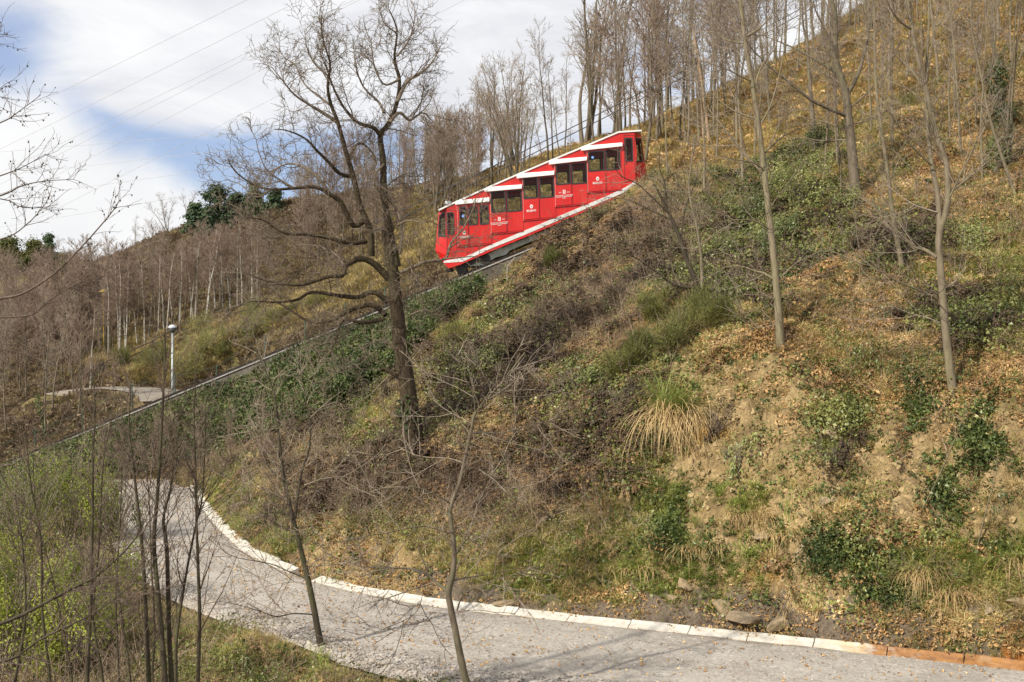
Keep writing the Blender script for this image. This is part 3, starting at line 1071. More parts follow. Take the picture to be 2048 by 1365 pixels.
# ------------------------------------------------------------------ the funicular car
DS = 58.85                              # distance of the car's near side
HW = 1.15
YC = DS + HW
car = empty('funicular_car', ((1085 - CX) / F * DS, YC, rail_z_at((1085 - CX) / F * DS)))
tag(car, 'bright red stepped funicular railway car with white roof edge climbing the hill', 'funicular car')
OC = car.location


def zc(zx, zy):
    """car drawing coordinates -> (x, z) on the near side plane"""
    px, py = 840 + zx / 4.0146, 230 + zy / 4.0146
    return ((px - CX) / F * DS, (CY - py) / F * DS)


def zp(P):
    return [zc(*p) for p in P]


def rrect(x0, y0, x1, y1, r=10, sk=0.0, tilt=0.0):
    """rounded window outline in car drawing coordinates; top and bottom edges rise to the right with tilt"""
    P = []
    for (cx_, cy_, a0) in ((x1 - r, y0 + r, -90), (x1 - r, y1 - r, 0), (x0 + r, y1 - r, 90), (x0 + r, y0 + r, 180)):
        for a in (0, 45, 90):
            th = R(a0 + a)
            P.append((cx_ + r * math.cos(th), cy_ + r * math.sin(th)))
    xm, ym = (x0 + x1) / 2, (y0 + y1) / 2
    return [(px + sk * (py - ym), py - tilt * (px - xm)) for px, py in P]


SK, TL = 0.028, 0.085
WIN = []        # (outline, kind)
COMP = [dict(x0=310, xm=384, x1=575, top=742, bot=1046, wins=[(318, 742, 375, 887), (393, 738, 462, 884), (480, 729, 550, 880)]),
        dict(x0=575, xm=690, x1=830, top=618, bot=944, wins=[(572, 620, 685, 781), (700, 612, 815, 775)]),
        dict(x0=834, xm=952, x1=1090, top=508, bot=836, wins=[(832, 512, 945, 672), (962, 504, 1075, 664)]),
        dict(x0=1090, xm=1212, x1=1345, top=398, bot=725, wins=[(1092, 402, 1207, 560), (1220, 392, 1338, 553)]),
        dict(x0=1350, xm=1486, x1=1622, top=290, bot=612, wins=[(1352, 295, 1480, 452), (1494, 280, 1605, 442)])]
AWN = [((284, 725), (557, 700), (300, 690), (555, 665)), ((517, 622), (816, 596), (545, 583), (818, 562)), ((775, 515), (1076, 486), (800, 474), (1078, 452)),
       ((1033, 404), (1337, 370), (1062, 364), (1338, 340)), ((1291, 293), (1622, 257), (1318, 254), (1622, 226))]
roofline = [(150, 772), (300, 702), (510, 606), (800, 480), (1060, 370), (1320, 262), (1595, 146), (1778, 134)]
skirt = [(1768, 556), (1640, 622), (1520, 690), (1220, 822), (840, 985), (580, 1092), (330, 1200), (228, 1232), (190, 1190)]
# end profiles: full nose (centre of the car) and the side sheet's ends
nose_l = [(150, 1142), (117, 1082), (143, 790)]
nose_r = [(1790, 150), (1832, 305), (1815, 480)]
SIDE = [(215, 742)] + roofline[1:-1] + [(1722, 138), (1740, 300), (1728, 575)] + skirt[1:7] + [(228, 1232), (222, 1130)]


def side_sheet(y, holes, name, flip=False):
    outer = zp(SIDE)
    loops = [[Vector((x, z, 0)) for x, z in outer]] + [[Vector((x, z, 0)) for x, z in zp(h)] for h in holes]
    tri = tessellate_polygon(loops)
    vv = [(p.x, y, p.y) for L_ in loops for p in L_]
    m = MB()
    m.add(vv, [tuple(q) for q in tri])
    return m


holes = []
for c_ in COMP:
    for w in c_['wins']:
        holes.append(rrect(*w, r=9, sk=SK, tilt=TL))
cabdoor_l = rrect(220, 785, 273, 960, 9, 0.03, 0.0)
cabdoor_r = rrect(1648, 186, 1706, 372, 9, 0.03, 0.0)
holes += [cabdoor_l, cabdoor_r]
yN, yF = YC - HW, YC + HW
body = MB()
for y in (yN, yF):
    sh = side_sheet(y, holes, 'side')
    body.add(sh.v, sh.f)
# inner skin, 5 cm in, so that the walls have thickness
for y in (yN + 0.05, yF - 0.05):
    sh = side_sheet(y, holes, 'side')
    body.add(sh.v, sh.f)
# chamfered noses: facets from the side sheets to the nose profile, then the front between them
yi0, yi1 = YC - 0.55, YC + 0.55
SL = [(215, 742), (222, 1130), (228, 1232)]
NL = [(143, 776), (117, 1082), (150, 1142)]


def facet_with_hole(P, yP, Qp, yQ, hole_frac):
    """quad facet P(side) -> Q(nose), each [(top),(bottom)] in drawing coords, with a window hole given in (u0,u1,v0,v1)"""
    A_ = [Vector((*zc(*P[0]),)).to_3d(), Vector((*zc(*P[1]),)).to_3d(), Vector((*zc(*Qp[1]),)).to_3d(), Vector((*zc(*Qp[0]),)).to_3d()]
    q = [Vector((v.x, y, v.y)) for v, y in zip(A_, (yP, yP, yQ, yQ))]

    def bil(u, v):
        return (q[0] * (1 - u) + q[3] * u) * (1 - v) + (q[1] * (1 - u) + q[2] * u) * v
    return bil


cab_windows = []
for side_y, in_y in ((yN, yi0), (yF, yi1)):
    # lower-left nose
    bil = facet_with_hole([SL[0], SL[1]], side_y, [NL[0], NL[1]], in_y, None)
    u0, u1, v0, v1 = 0.16, 0.86, 0.08, 0.62
    us, vs = [0, u0, u1, 1], [0, v0, v1, 1]
    VV = [bil(u, v) for v in vs for u in us]
    body.add(VV, [(r * 4 + c, r * 4 + c + 1, (r + 1) * 4 + c + 1, (r + 1) * 4 + c) for r in range(3) for c in range(3) if (r, c) != (1, 1)])
    cab_windows.append((bil, u0, u1, v0, v1))
    V3 = [(*zc(*SL[1]), side_y), (*zc(*SL[2]), side_y), (*zc(*NL[2]), in_y), (*zc(*NL[1]), in_y)]
    body.add([(a, y, z) for a, z, y in V3], [(0, 1, 2, 3)])
    # upper-right nose
    SR, NRr = [(1722, 138), (1728, 575)], [(1786, 146), (1838, 520)]
    bil = facet_with_hole(SR, side_y, NRr, in_y, None)
    u0, u1, v0, v1 = 0.12, 0.88, 0.10, 0.56
    us, vs = [0, u0, u1, 1], [0, v0, v1, 1]
    VV = [bil(u, v) for v in vs for u in us]
    body.add(VV, [(r * 4 + c, r * 4 + c + 1, (r + 1) * 4 + c + 1, (r + 1) * 4 + c) for r in range(3) for c in range(3) if (r, c) != (1, 1)])
    cab_windows.append((bil, u0, u1, v0, v1))
# front faces between the facets, with a windscreen opening
for (top, mid, low) in (((143, 776), (117, 1082), (150, 1142)), ((1786, 146), (1838, 520), (1800, 560))):
    def bilf(u, v, top=top, mid=mid):
        a, b_ = zc(*top), zc(*mid)
        return Vector((a[0] * (1 - v) + b_[0] * v, yi0 + (yi1 - yi0) * u, a[1] * (1 - v) + b_[1] * v))
    us, vs = [0, 0.10, 0.90, 1], [0, 0.08, 0.60, 1]
    VV = [bilf(u, v) for v in vs for u in us]
    body.add(VV, [(r * 4 + c, r * 4 + c + 1, (r + 1) * 4 + c + 1, (r + 1) * 4 + c) for r in range(3) for c in range(3) if (r, c) != (1, 1)])
    cab_windows.append((bilf, 0.10, 0.90, 0.08, 0.60))
    b1, b2 = zc(*mid), zc(*low)
    body.add([(b1[0], yi0, b1[1]), (b1[0], yi1, b1[1]), (b2[0], yi1, b2[1]), (b2[0], yi0, b2[1])], [(0, 1, 2, 3)])
# belly between the two side sheets
bl = zp([(150, 1142)] + [(228, 1190)] + skirt[6::-1][:-1] + [(1728, 575), (1800, 560)])
for i in range(len(bl) - 1):
    (a, az_), (b_, bz) = bl[i], bl[i + 1]
    body.add([(a, yN + 0.06, az_ + 0.10), (b_, yN + 0.06, bz + 0.10), (b_, yF - 0.06, bz + 0.10), (a, yF - 0.06, az_ + 0.10)], [(0, 1, 2, 3)])
me_name = 'body'
body.build('body', MATS['red_paint'], car, OC)

# the roof: a thin white-edged lid along the sloping top
rt = zp(roofline)
th = 0.085
m = MB()
m.prism(rt + [(x, z + th) for x, z in rt[::-1]], yN - 0.06, yF + 0.06)
m.build('roof', MATS['white_paint'], car, OC)
m = MB()
a = zc(222, 700)
m.tube([(a[0], yN + 0.35, a[1] - 0.05), (a[0], yN + 0.35, a[1] + 0.04), (a[0], yN + 0.35, a[1] + 0.09), (a[0], yN + 0.35, a[1] + 0.11)], [0.16, 0.17, 0.12, 0.03], 12)
m.build('roof_light', MATS['lamp_white'], car, OC, True)

# interior: stepped floor and benches
m = MB()
for c_ in COMP:
    fx0, fz = zc(c_['x0'], c_['bot'] - 10)
    fx1, _ = zc(c_['x1'], c_['bot'])
    m.box(((fx0 + fx1) / 2, YC, fz + 0.02), (fx1 - fx0, 2 * HW - 0.14, 0.06))
    m.box((fx1 - 0.02, YC, fz + 0.55), (0.05, 2 * HW - 0.14, 1.05))
m.build('stepped_floor', MATS['interior'], car, OC)
for c_ in COMP:
    fx0, fz = zc(c_['x0'], c_['bot'] - 10)
    fx1, _ = zc(c_['x1'], c_['bot'])
    m = MB()
    m.box((fx0 + 0.30, YC + 0.1, fz + 0.42), (0.42, 1.5, 0.09))
    m.box((fx0 + 0.11, YC + 0.1, fz + 0.85), (0.08, 1.5, 0.80))
    m.box((fx0 + 0.28, YC + 0.1, fz + 0.2), (0.3, 1.3, 0.36))
    m.build('bench_seat', MATS['bench'], car, OC)
for zx in (400, 690, 950, 1215, 1490):
    ck = [c_ for c_ in COMP if c_['x0'] <= zx <= c_['x1']][0]
    x_, zb = zc(zx, ck['bot'] - 10)
    _, zt = zc(zx, ck['top'])
    MB().tube([(x_, YC - 0.45, zb), (x_, YC - 0.45, zt)], 0.02, 8).build('grab_pole', MATS['galvanised'], car, OC)


def inflate(P, d):
    cx_ = sum(p[0] for p in P) / len(P)
    cy_ = sum(p[1] for p in P) / len(P)
    w_ = max(p[0] for p in P) - min(p[0] for p in P)
    h_ = max(p[1] for p in P) - min(p[1] for p in P)
    return [((p[0] - cx_) * (1 + 2 * d / w_) + cx_, (p[1] - cy_) * (1 + 2 * d / h_) + cy_) for p in P]


def window(P, y, out, parent=car):
    """dark rubber frame round an opening; pane inside.  out = -1 near side, +1 far side"""
    fr = MB()
    fr.ring(zp(inflate(P, 3)), zp(inflate(P, -7)), y + out * 0.022, y - out * 0.03)
    f = fr.build('window', MATS['rubber'], parent, OC)
    g = MB()
    g.prism(zp(inflate(P, -6.5)), y + out * 0.004, y - out * 0.004)
    pn = g.build('pane', MATS['glass'], f, OC)
    return f


def leaf(x0, y0, x1, y1, hole, y, out, name, depth, extra=()):
    """a door leaf standing proud of the side, with its window opening"""
    def sl(px, py):
        ym, xm = (y0 + y1) / 2, (x0 + x1) / 2
        return (px + SK * (py - ym), py - TL * (px - xm))
    outer = [sl(x0, y0), sl(x1, y0), sl(x1, y1), sl(x0, y1)]
    O, H = zp(outer), [zp(h) for h in hole]
    loops = [[Vector((x, z, 0)) for x, z in O]] + [[Vector((x, z, 0)) for x, z in h] for h in H]
    tri = tessellate_polygon(loops)
    m = MB()
    yo = y + out * depth
    m.add([(p.x, yo, p.y) for L_ in loops for p in L_], [tuple(q) for q in tri])
    for L_ in loops:
        n_ = len(L_)
        for i in range(n_):
            a_, b2_ = L_[i], L_[(i + 1) % n_]
            m.add([(a_.x, yo, a_.y), (b2_.x, yo, b2_.y), (b2_.x, y - out * 0.01, b2_.y), (a_.x, y - out * 0.01, a_.y)], [(0, 1, 2, 3)])
    return m.build(name, MATS['red_paint'], car, OC)


def text_mesh(s_, size, font_space=1.0):
    cu = bpy.data.curves.new('lettering', 'FONT')
    cu.body = s_
    cu.size = size
    cu.align_x = 'CENTER'
    cu.extrude = 0.004
    cu.offset = size * 0.012
    cu.resolution_u = 3
    o = bpy.data.objects.new('lettering', cu)
    COL.objects.link(o)
    dg = bpy.context.evaluated_depsgraph_get()
    me_ = bpy.data.meshes.new_from_object(o.evaluated_get(dg))
    bpy.data.objects.remove(o)
    return me_


TXT = {}


def lettering(s_, size, zx, zy, y, parent, matn='lettering', rot=0.0):
    if (s_, size) not in TXT:
        TXT[(s_, size)] = text_mesh(s_, size)
    me_ = TXT[(s_, size)].copy()
    me_.materials.clear()
    me_.materials.append(MATS[matn])
    x_, z_ = zc(zx, zy)
    # the type's XY plane stands up facing the valley, tilted with the car
    me_.transform(Matrix.Translation((x_ - OC[0], y - OC[1], z_ - OC[2])) @ Matrix.Rotation(-TL, 4, 'Y') @ Matrix.Rotation(R(90), 4, 'X'))
    return link('lettering', me_, parent)


def disc(zx, zy, r, y, name, matn, parent, n=20, squash=1.0):
    x_, z_ = zc(zx, zy)
    m = MB()
    m.prism([(x_ + r * squash * math.cos(2 * math.pi * k / n), z_ + r * math.sin(2 * math.pi * k / n)) for k in range(n)], y, y + 0.006)
    return m.build(name, MATS[matn], parent, OC)


for ci, c_ in enumerate(COMP):
    for y, out in ((yN, -1), (yF, 1)):
        ws = [rrect(*w, r=9, sk=SK, tilt=TL) for w in c_['wins']]
        xe = c_['x1'] - 5
        top = c_['top'] - 34
        d1 = leaf(c_['x0'] - 8, top + 10, c_['xm'] + 1, c_['bot'] + 2, [inflate(ws[0], 1)], y, out, 'sliding_door', 0.085)
        if ci == 0:
            d2 = leaf(c_['xm'] + 3, top + 6, 471, c_['bot'] - 10, [inflate(ws[1], 1)], y, out, 'door_panel', 0.030)
            d3 = leaf(473, top + 4, xe, c_['bot'] - 14, [inflate(ws[2], 1)], y, out, 'door_panel', 0.045)
        else:
            d2 = leaf(c_['xm'] + 3, top + 2, xe, c_['bot'] - 12, [inflate(ws[1], 1)], y, out, 'door_panel', 0.030)
        for k, w in enumerate(ws):
            dep = 0.085 if k == 0 else (0.045 if (ci == 0 and k == 2) else 0.03)
            window(w, y + out * dep, out)
        # ledge under the doors
        lx0, lz0 = zc(c_['x0'] - 8, c_['bot'] + 14)
        lx1, lz1 = zc(c_['x1'] + 2, c_['bot'] - 12)
        m = MB()
        m.prism([(lx0, lz0 - 0.035), (lx1, lz1 - 0.035), (lx1, lz1), (lx0, lz0)], y + out * 0.06 if out > 0 else y - 0.06, y + (0.0 if out < 0 else 0.0) - out * 0.01)
        m.build('door_sill', MATS['red_paint'], car, OC)
        # thin pale trim at the compartment's lower corner post
        tx0, tz0 = zc(c_['x0'] - 12, c_['top'] - 30)
        tx1, tz1 = zc(c_['x0'] - 2, c_['bot'] + 16)
        m = MB()
        m.prism([(tx1 - 0.012, tz1), (tx1 + 0.012, tz1), (tx0 + 0.012, tz0), (tx0 - 0.012, tz0)], y + out * 0.092, y - out * 0.01)
        m.build('corner_trim', MATS['red_trim'], car, OC)
        # the little white awning roof over each step
        bl_, br_, tl_, tr_ = [zc(*p) for p in AWN[ci]]
        m = MB()
        y_out, y_mid, y_in = y + out * 0.20, y + out * 0.13, y - out * 0.01
        lip = 0.075
        V = []
        for (bx, bz), (tx, tz) in ((bl_, tl_), (br_, tr_)):
            V += [(bx, y_out, bz), (bx, y_out, bz + lip), (bx * 0.35 + tx * 0.65, y_mid, tz), (tx, y_in, tz + 0.012), (bx * 0.35 + tx * 0.65, y_in, bz + 0.02)]
        m.add(V, [(0, 1, 6, 5), (1, 2, 7, 6), (2, 3, 8, 7), (3, 4, 9, 8), (4, 0, 5, 9), (0, 4, 3, 2, 1), (5, 6, 7, 8, 9)])
        m.build('awning', MATS['white_paint'], car, OC)
    # writing on the near side
    yt = yN - 0.085 - 0.008
    dn = None
    cxm = (c_['x0'] + c_['xm']) / 2
    if ci in (0, 2, 4):
        ex, ey = {0: (357, 948), 2: (895, 738), 4: (1425, 515)}[ci]
        e = disc(ex, ey, 0.105, yt, 'emblem', 'lettering', car, squash=0.8)
        ob = bpy.data.objects
        disc(ex, ey, 0.058, yt - 0.006, 'emblem_centre', 'emblem_grey', e, squash=0.85)
        lettering('B', 0.085, ex, ey + 4.2, yt - 0.013, e)
        lettering('BILBAO', 0.155, ex, ey + 41, yt, car)
    else:
        ex, ey = {1: (637, 838), 3: (1157, 620)}[ci]
        x_, z_ = zc(ex, ey)
        m = MB()
        o_ = [(x_ - 0.07, z_ + 0.10), (x_ + 0.07, z_ + 0.10), (x_ + 0.07, z_ - 0.10), (x_ - 0.07, z_ - 0.10)]
        i_ = [(x_ - 0.045, z_ + 0.07), (x_ + 0.045, z_ + 0.07), (x_ + 0.045, z_ - 0.07), (x_ - 0.045, z_ - 0.07)]
        m.ring(o_, i_, yt, yt + 0.006)
        m.box((x_, yt + 0.003, z_ + 0.02), (0.09, 0.006, 0.022))
        m.box((x_, yt + 0.003, z_ - 0.03), (0.09, 0.006, 0.022))
        m.build('crest', MATS['lettering'], car, OC)
        lettering('1915', 0.075, ex - 33, ey + 12, yt, car)
        lettering('2015', 0.075, ex + 33, ey + 6, yt, car)
        lettering('ARTXANDAKO FUNIKULARRA', 0.068, ex, ey + 32, yt, car)
        lettering('FUNICULAR DE ARTXANDA', 0.068, ex, ey + 43, yt, car)
        lettering('BILBAO', 0.055, ex + 2, ey + 53, yt, car)
for (sx, sy, wy) in ((346, 815, yN - 0.085), (1385, 345, yN - 0.085)):
    e = disc(sx, sy, 0.075, wy - 0.012, 'window_sticker', 'sticker_blue', car)
    x_, z_ = zc(sx, sy)
    MB().box((x_, wy - 0.015, z_), (0.09, 0.006, 0.025)).build('sticker_bar', MATS['sticker_white'], e, OC)

for cd, nm in ((cabdoor_l, 0), (cabdoor_r, 1)):
    for y, out in ((yN, -1), (yF, 1)):
        window(cd, y, out)
        xs_ = [p[0] for p in cd]
        x0_, x1_ = min(xs_) - 9, max(xs_) + 14
        y0_, y1_ = min(p[1] for p in cd) - 22, (1120 if nm == 0 else 545)
        # the cab door's seam and handle
        m = MB()
        fo = [(x0_, y0_), (x1_, y0_), (x1_ + 8, y1_ - 22), (x0_ + 6, y1_)]
        fi = [(x0_ + 3.2, y0_ + 3.2), (x1_ - 3.2, y0_ + 3.2), (x1_ + 4.8, y1_ - 25), (x0_ + 9.2, y1_ - 3.4)]
        m.ring(zp(fo), zp(fi), y + out * 0.012, y - out * 0.01)
        m.build('cab_door_seam', MATS['rubber'], car, OC)
        hx, hz_ = zc(x0_ + 16, (y0_ + y1_) / 2 + 30)
        MB().box((hx, y + out * 0.03, hz_), (0.04, 0.05, 0.10)).build('cab_door_handle', MATS['dark_steel'], car, OC)
for bil, u0, u1, v0, v1 in cab_windows:
    fr = MB()
    e = 0.05
    VV = []
    ring_o = [(u0 - 0.02, v0 - 0.01), (u1 + 0.02, v0 - 0.01), (u1 + 0.02, v1 + 0.01), (u0 - 0.02, v1 + 0.01)]
    ring_i = [(u0 + e, v0 + 0.025), (u1 - e, v0 + 0.025), (u1 - e, v1 - 0.025), (u0 + e, v1 - 0.025)]
    nrm = (bil(1, 0) - bil(0, 0)).cross(bil(0, 1) - bil(0, 0)).normalized()
    VV = [bil(*p) + nrm * s_ for p in ring_o for s_ in (0.015, -0.015)] + [bil(*p) + nrm * s_ for p in ring_i for s_ in (0.015, -0.015)]
    Fc = []
    for i in range(4):
        j = (i + 1) % 4
        Fc += [(2 * i, 2 * j, 8 + 2 * j, 8 + 2 * i), (2 * i + 1, 8 + 2 * i + 1, 8 + 2 * j + 1, 2 * j + 1), (2 * i, 2 * i + 1, 2 * j + 1, 2 * j), (8 + 2 * i, 8 + 2 * j, 8 + 2 * j + 1, 8 + 2 * i + 1)]
    fr.add(VV, Fc)
    f = fr.build('cab_window', MATS['rubber'], car, OC)
    g = MB()
    g.add([bil(*p) + nrm * s_ for p in [(u0 + e * .8, v0 + 0.02), (u1 - e * .8, v0 + 0.02), (u1 - e * .8, v1 - 0.02), (u0 + e * .8, v1 - 0.02)] for s_ in (0.004, -0.004)],
          [(0, 2, 4, 6), (1, 7, 5, 3), (0, 1, 3, 2), (2, 3, 5, 4), (4, 5, 7, 6), (6, 7, 1, 0)])
    g.build('pane', MATS['glass'], f, OC)

# the broad white stripe along the skirt
stop_ = [(195, 1172), (345, 1148), (580, 1040), (840, 930), (1220, 770), (1500, 652), (1650, 582), (1730, 530)]
sbot = [(187, 1190), (343, 1180), (580, 1069), (840, 965), (1220, 802), (1500, 684), (1655, 617), (1732, 562)]
for y, out in ((yN, -1), (yF, 1)):
    for k in range(len(stop_) - 1):
        P = [stop_[k], stop_[k + 1], sbot[k + 1], sbot[k]]
        m = MB()
        m.prism(zp(P), y + out * 0.02, y - out * 0.01)
        m.build('skirt_stripe', MATS['stripe_paint'], car, OC)
# red tip of the skirt below the lower cab
m = MB()
m.prism(zp([(190, 1190), (330, 1178), (330, 1202), (228, 1232)]), yN - 0.012, yF + 0.012)
m.build('skirt_tip', MATS['red_paint'], car, OC)

# underframe, bogies and wheels on the rails
m = MB()
m.prism(zp([(360, 1190), (700, 1045), (1100, 880), (1500, 710), (1700, 620), (1700, 650), (1500, 745), (1100, 925), (720, 1085), (690, 1120), (610, 1140), (505, 1205), (380, 1212)]), YC - 0.80, YC + 0.80)
m.build('underframe', MATS['underframe'], car, OC)


def rail_local(zx):
    x_, _ = zc(zx, 0)
    return x_, rail_z_at(x_)


for zx in (330, 520, 1380, 1580):
    x_, z_ = rail_local(zx)
    for yy in (59.25, 60.75):
        m = MB()
        m.tube([(x_, yy - 0.07, z_ + 0.30), (x_, yy + 0.07, z_ + 0.30)], 0.30, 20)
        m.tube([(x_, yy - 0.10, z_ + 0.30), (x_, yy - 0.07, z_ + 0.30)], 0.10, 12)
        m.build('wheel', MATS['dark_steel'], car, OC)
for zx in (425, 1480):
    x_, z_ = rail_local(zx)
    m = MB()
    m.box((x_, YC, z_ + 0.42), (1.15, 1.75, 0.16), Matrix.Rotation(-ang, 3, 'Y'))
    m.box((x_, YC - 0.86, z_ + 0.40), (1.0, 0.06, 0.26), Matrix.Rotation(-ang, 3, 'Y'))
    m.build('bogie_frame', MATS['dark_steel'], car, OC)
for zx in (640, 760, 900):
    x_, z_ = rail_local(zx)
    m = MB()
    m.box((x_, YC - 0.70, z_ + 0.42), (0.34, 0.3, 0.30), Matrix.Rotation(-ang, 3, 'Y'))
    m.tube([(x_ - 0.3, YC - 0.6, z_ + 0.25), (x_ + 0.35, YC - 0.6, z_ + 0.52)], 0.05, 8)
    m.build('brake_gear', MATS['underframe'], car, OC)
for dy in (-0.62, 0.62):
    a = zc(205, 1243)
    m = MB()
    m.tube([(a[0] + 0.35, YC + dy, a[1] + 0.06), (a[0] + 0.03, YC + dy, a[1] + 0.01), (a[0] + 0.03, YC + dy, a[1] + 0.01), (a[0] - 0.03, YC + dy, a[1])], [0.05, 0.05, 0.10, 0.10], 12)
    m.build('buffer', MATS['dark_steel'], car, OC)

# ------------------------------------------------------------------ lamp post
d_l = 63.6
bx, _, _ = pt(345, 785, d_l)
bz = float(hz(bx, d_l))
tz_ = (CY - 652) / F * d_l
lamp = empty('street_lamp', (bx, d_l, bz))
tag(lamp, 'tall grey street lamp with white dome beside the track', 'street lamp')
MB().tube([(bx, d_l, bz - 0.4), (bx, d_l, bz + 0.8), (bx, d_l, tz_ - 0.35)], [0.11, 0.075, 0.055], 10).build('post', MATS['galvanised'], lamp, lamp.location, True)
MB().tube([(bx, d_l, tz_ - 0.40), (bx, d_l, tz_ - 0.30), (bx, d_l, tz_ - 0.12)], [0.08, 0.17, 0.24], 14).build('lamp_bowl', MATS['lamp_dark'], lamp, lamp.location, True)
MB().tube([(bx, d_l, tz_ - 0.13), (bx, d_l, tz_ - 0.08), (bx, d_l, tz_ + 0.02), (bx, d_l, tz_ + 0.07)], [0.25, 0.24, 0.17, 0.03], 16).build('lamp_hood', MATS['lamp_white'], lamp, lamp.location, True)

# ------------------------------------------------------------------ green wire fence along the far side of the track
fence = empty('wire_fence', (-18, 62.3, rail_z_at(-18)))
tag(fence, 'low wire fence on thin green posts along the far side of the track', 'fence')
tops = []
for px in (-40, 70, 165, 264, 350, 433, 530, 610, 690, 770, 838):
    x_ = (px - CX) / F * 62.3
    zb = float(hz(x_, 62.3))
    m = MB().tube([(x_, 62.3, zb - 0.3), (x_, 62.3, zb + 1.55)], 0.034, 8)
    m.build('post', MATS['post_green'], fence, fence.location)
    tops.append((x_, zb))
for h in (0.35, 0.9, 1.45):
    MB().tube([(x_, 62.26, zb + h) for x_, zb in tops], 0.008, 4).build('wire', MATS['post_green'], fence, fence.location)

# wooden rail fence at the edge of the birch grove
rf = empty('rail_fence', pt(330, 690, 78.0))
tag(rf, 'weathered dark rail fence running along the foot of the birch grove', 'fence')
fx = [(160, 748, 73.5), (205, 728, 75), (255, 708, 76.5), (305, 690, 78), (355, 672, 79), (405, 655, 79.5), (455, 640, 80), (510, 625, 80.5)]
pr = []
for a in fx:
    x_, y_, _ = pt(*a)
    zb = float(hz(x_, y_))
    MB().box((x_, y_, zb + 0.4), (0.11, 0.11, 1.3)).build('post', MATS['fence_wood'], rf, rf.location)
    pr.append((x_, y_, zb))
for h in (0.5, 0.9):
    for a, b_ in zip(pr[:-1], pr[1:]):
        MB().tube([(a[0], a[1] - 0.07, a[2] + h), (b_[0], b_[1] - 0.07, b_[2] + h)], 0.045, 6).build('rail', MATS['fence_wood'], rf, rf.location)

# leaning pale post by the track wall
dp = hit(1013, 575) or 56
x_, y_, z_ = pt(1013, 575, min(dp, 57.0))
zb = float(hz(x_, y_))
m = MB().tube([(x_, y_, zb - 0.3), (x_ + 0.05, y_, zb + 1.0), (x_ + 0.42, y_ - 0.02, zb + 1.45)], [0.04, 0.037, 0.03], 8)
o = m.build('fence_post', MATS['post_concrete'], None, (x_, y_, zb))
tag(o, 'cranked pale concrete fence post standing under the red car', 'post')

# ------------------------------------------------------------------ wires across the sky


def cable(p0, p1, d0, d1, rad, sag, label, cat, group, matn='cable', ext=0.35, ext2=None):
    a, b_ = Vector(pt(*p0, d0)), Vector(pt(*p1, d1))
    a2, b2 = a - (b_ - a) * ext, b_ + (b_ - a) * (ext if ext2 is None else ext2)
    P = []
    for k in range(25):
        u = k / 24
        p = a2.lerp(b2, u)
        p.z -= sag * (1 - (2 * u - 1) ** 2) * 0.5
        P.append(p)
    m = MB().tube(P, rad, 5)
    o = m.build('power_line', MATS[matn], None, tuple(P[0]))
    tag(o, label, cat, group)
    return o


G1 = 'power lines slanting across the sky'
SL_ = [((79, 202), (486, 0), 'topmost of the slanting power lines, nearest the top left corner'),
       ((68, 263), (595, 0), 'second highest slanting power line across the cloud'),
       ((103, 294), (700, 0), 'upper one of the close pair of slanting power lines'),
       ((96, 318), (700, 6), 'lower one of the close pair of slanting power lines'),
       ((100, 355), (785, 0), 'slanting power line just below the close pair'),
       ((89, 428), (923, 0), 'lowest slanting power line, passing behind the oak crown')]
for k, (a, b_, lb) in enumerate(SL_):
    cable(a, b_, 150 + 3 * k, 105 + 3 * k, 0.020, 0.5, lb, 'power line', G1, ext=0.5)
G2 = 'power lines running level across the sky'
for k, (a, b_, lb) in enumerate([((103, 296), (513, 263), 'highest of the nearly level power lines behind the oak'), ((113, 339), (455, 301), 'middle one of the nearly level power lines left of the oak'),
                                 ((99, 385), (441, 337), 'third of the nearly level power lines left of the oak'), ((90, 440), (345, 397), 'lowest level power line, just over the left hill')]):
    cable(a, b_, 190, 180, 0.028, 0.0, lb, 'power line', G2, ext=1.2, ext2=4.5)
for k, (a, b_, lb) in enumerate([((1040, 300), (1440, 98), 'upper dark cable slung through the trees above the red car'), ((1040, 314), (1440, 110), 'lower dark cable slung through the trees above the red car')]):
    cable(a, b_, 66, 74, 0.030, 0.5, lb, 'cable', 'dark cables above the car', 'cable_dark', ext=0.6)

# a small bright yellow thing among the bare trees
x_, y_, z_ = pt(206, 582, 84)
zg = float(hz(x_, y_))
m = MB()
m.add([(x_ - 0.36, y_, z_ - 0.10), (x_ + 0.36, y_, z_ - 0.06), (x_ + 0.05, y_ + 0.15, z_ + 0.17), (x_ - 0.1, y_ + 0.4, z_ - 0.08)], [(0, 1, 2), (1, 3, 2), (3, 0, 2), (0, 3, 1)])
m.tube([(x_, y_ + 0.12, zg - 0.2), (x_, y_ + 0.12, z_ - 0.06)], 0.03, 6)
o = m.build('marker_sign', MATS['yellow_thing'], None, (x_, y_, zg))
tag(o, 'tiny bright yellow marker among the bare trees on the left hillside', 'marker')

# ------------------------------------------------------------------ trees
TR = random.Random(5)


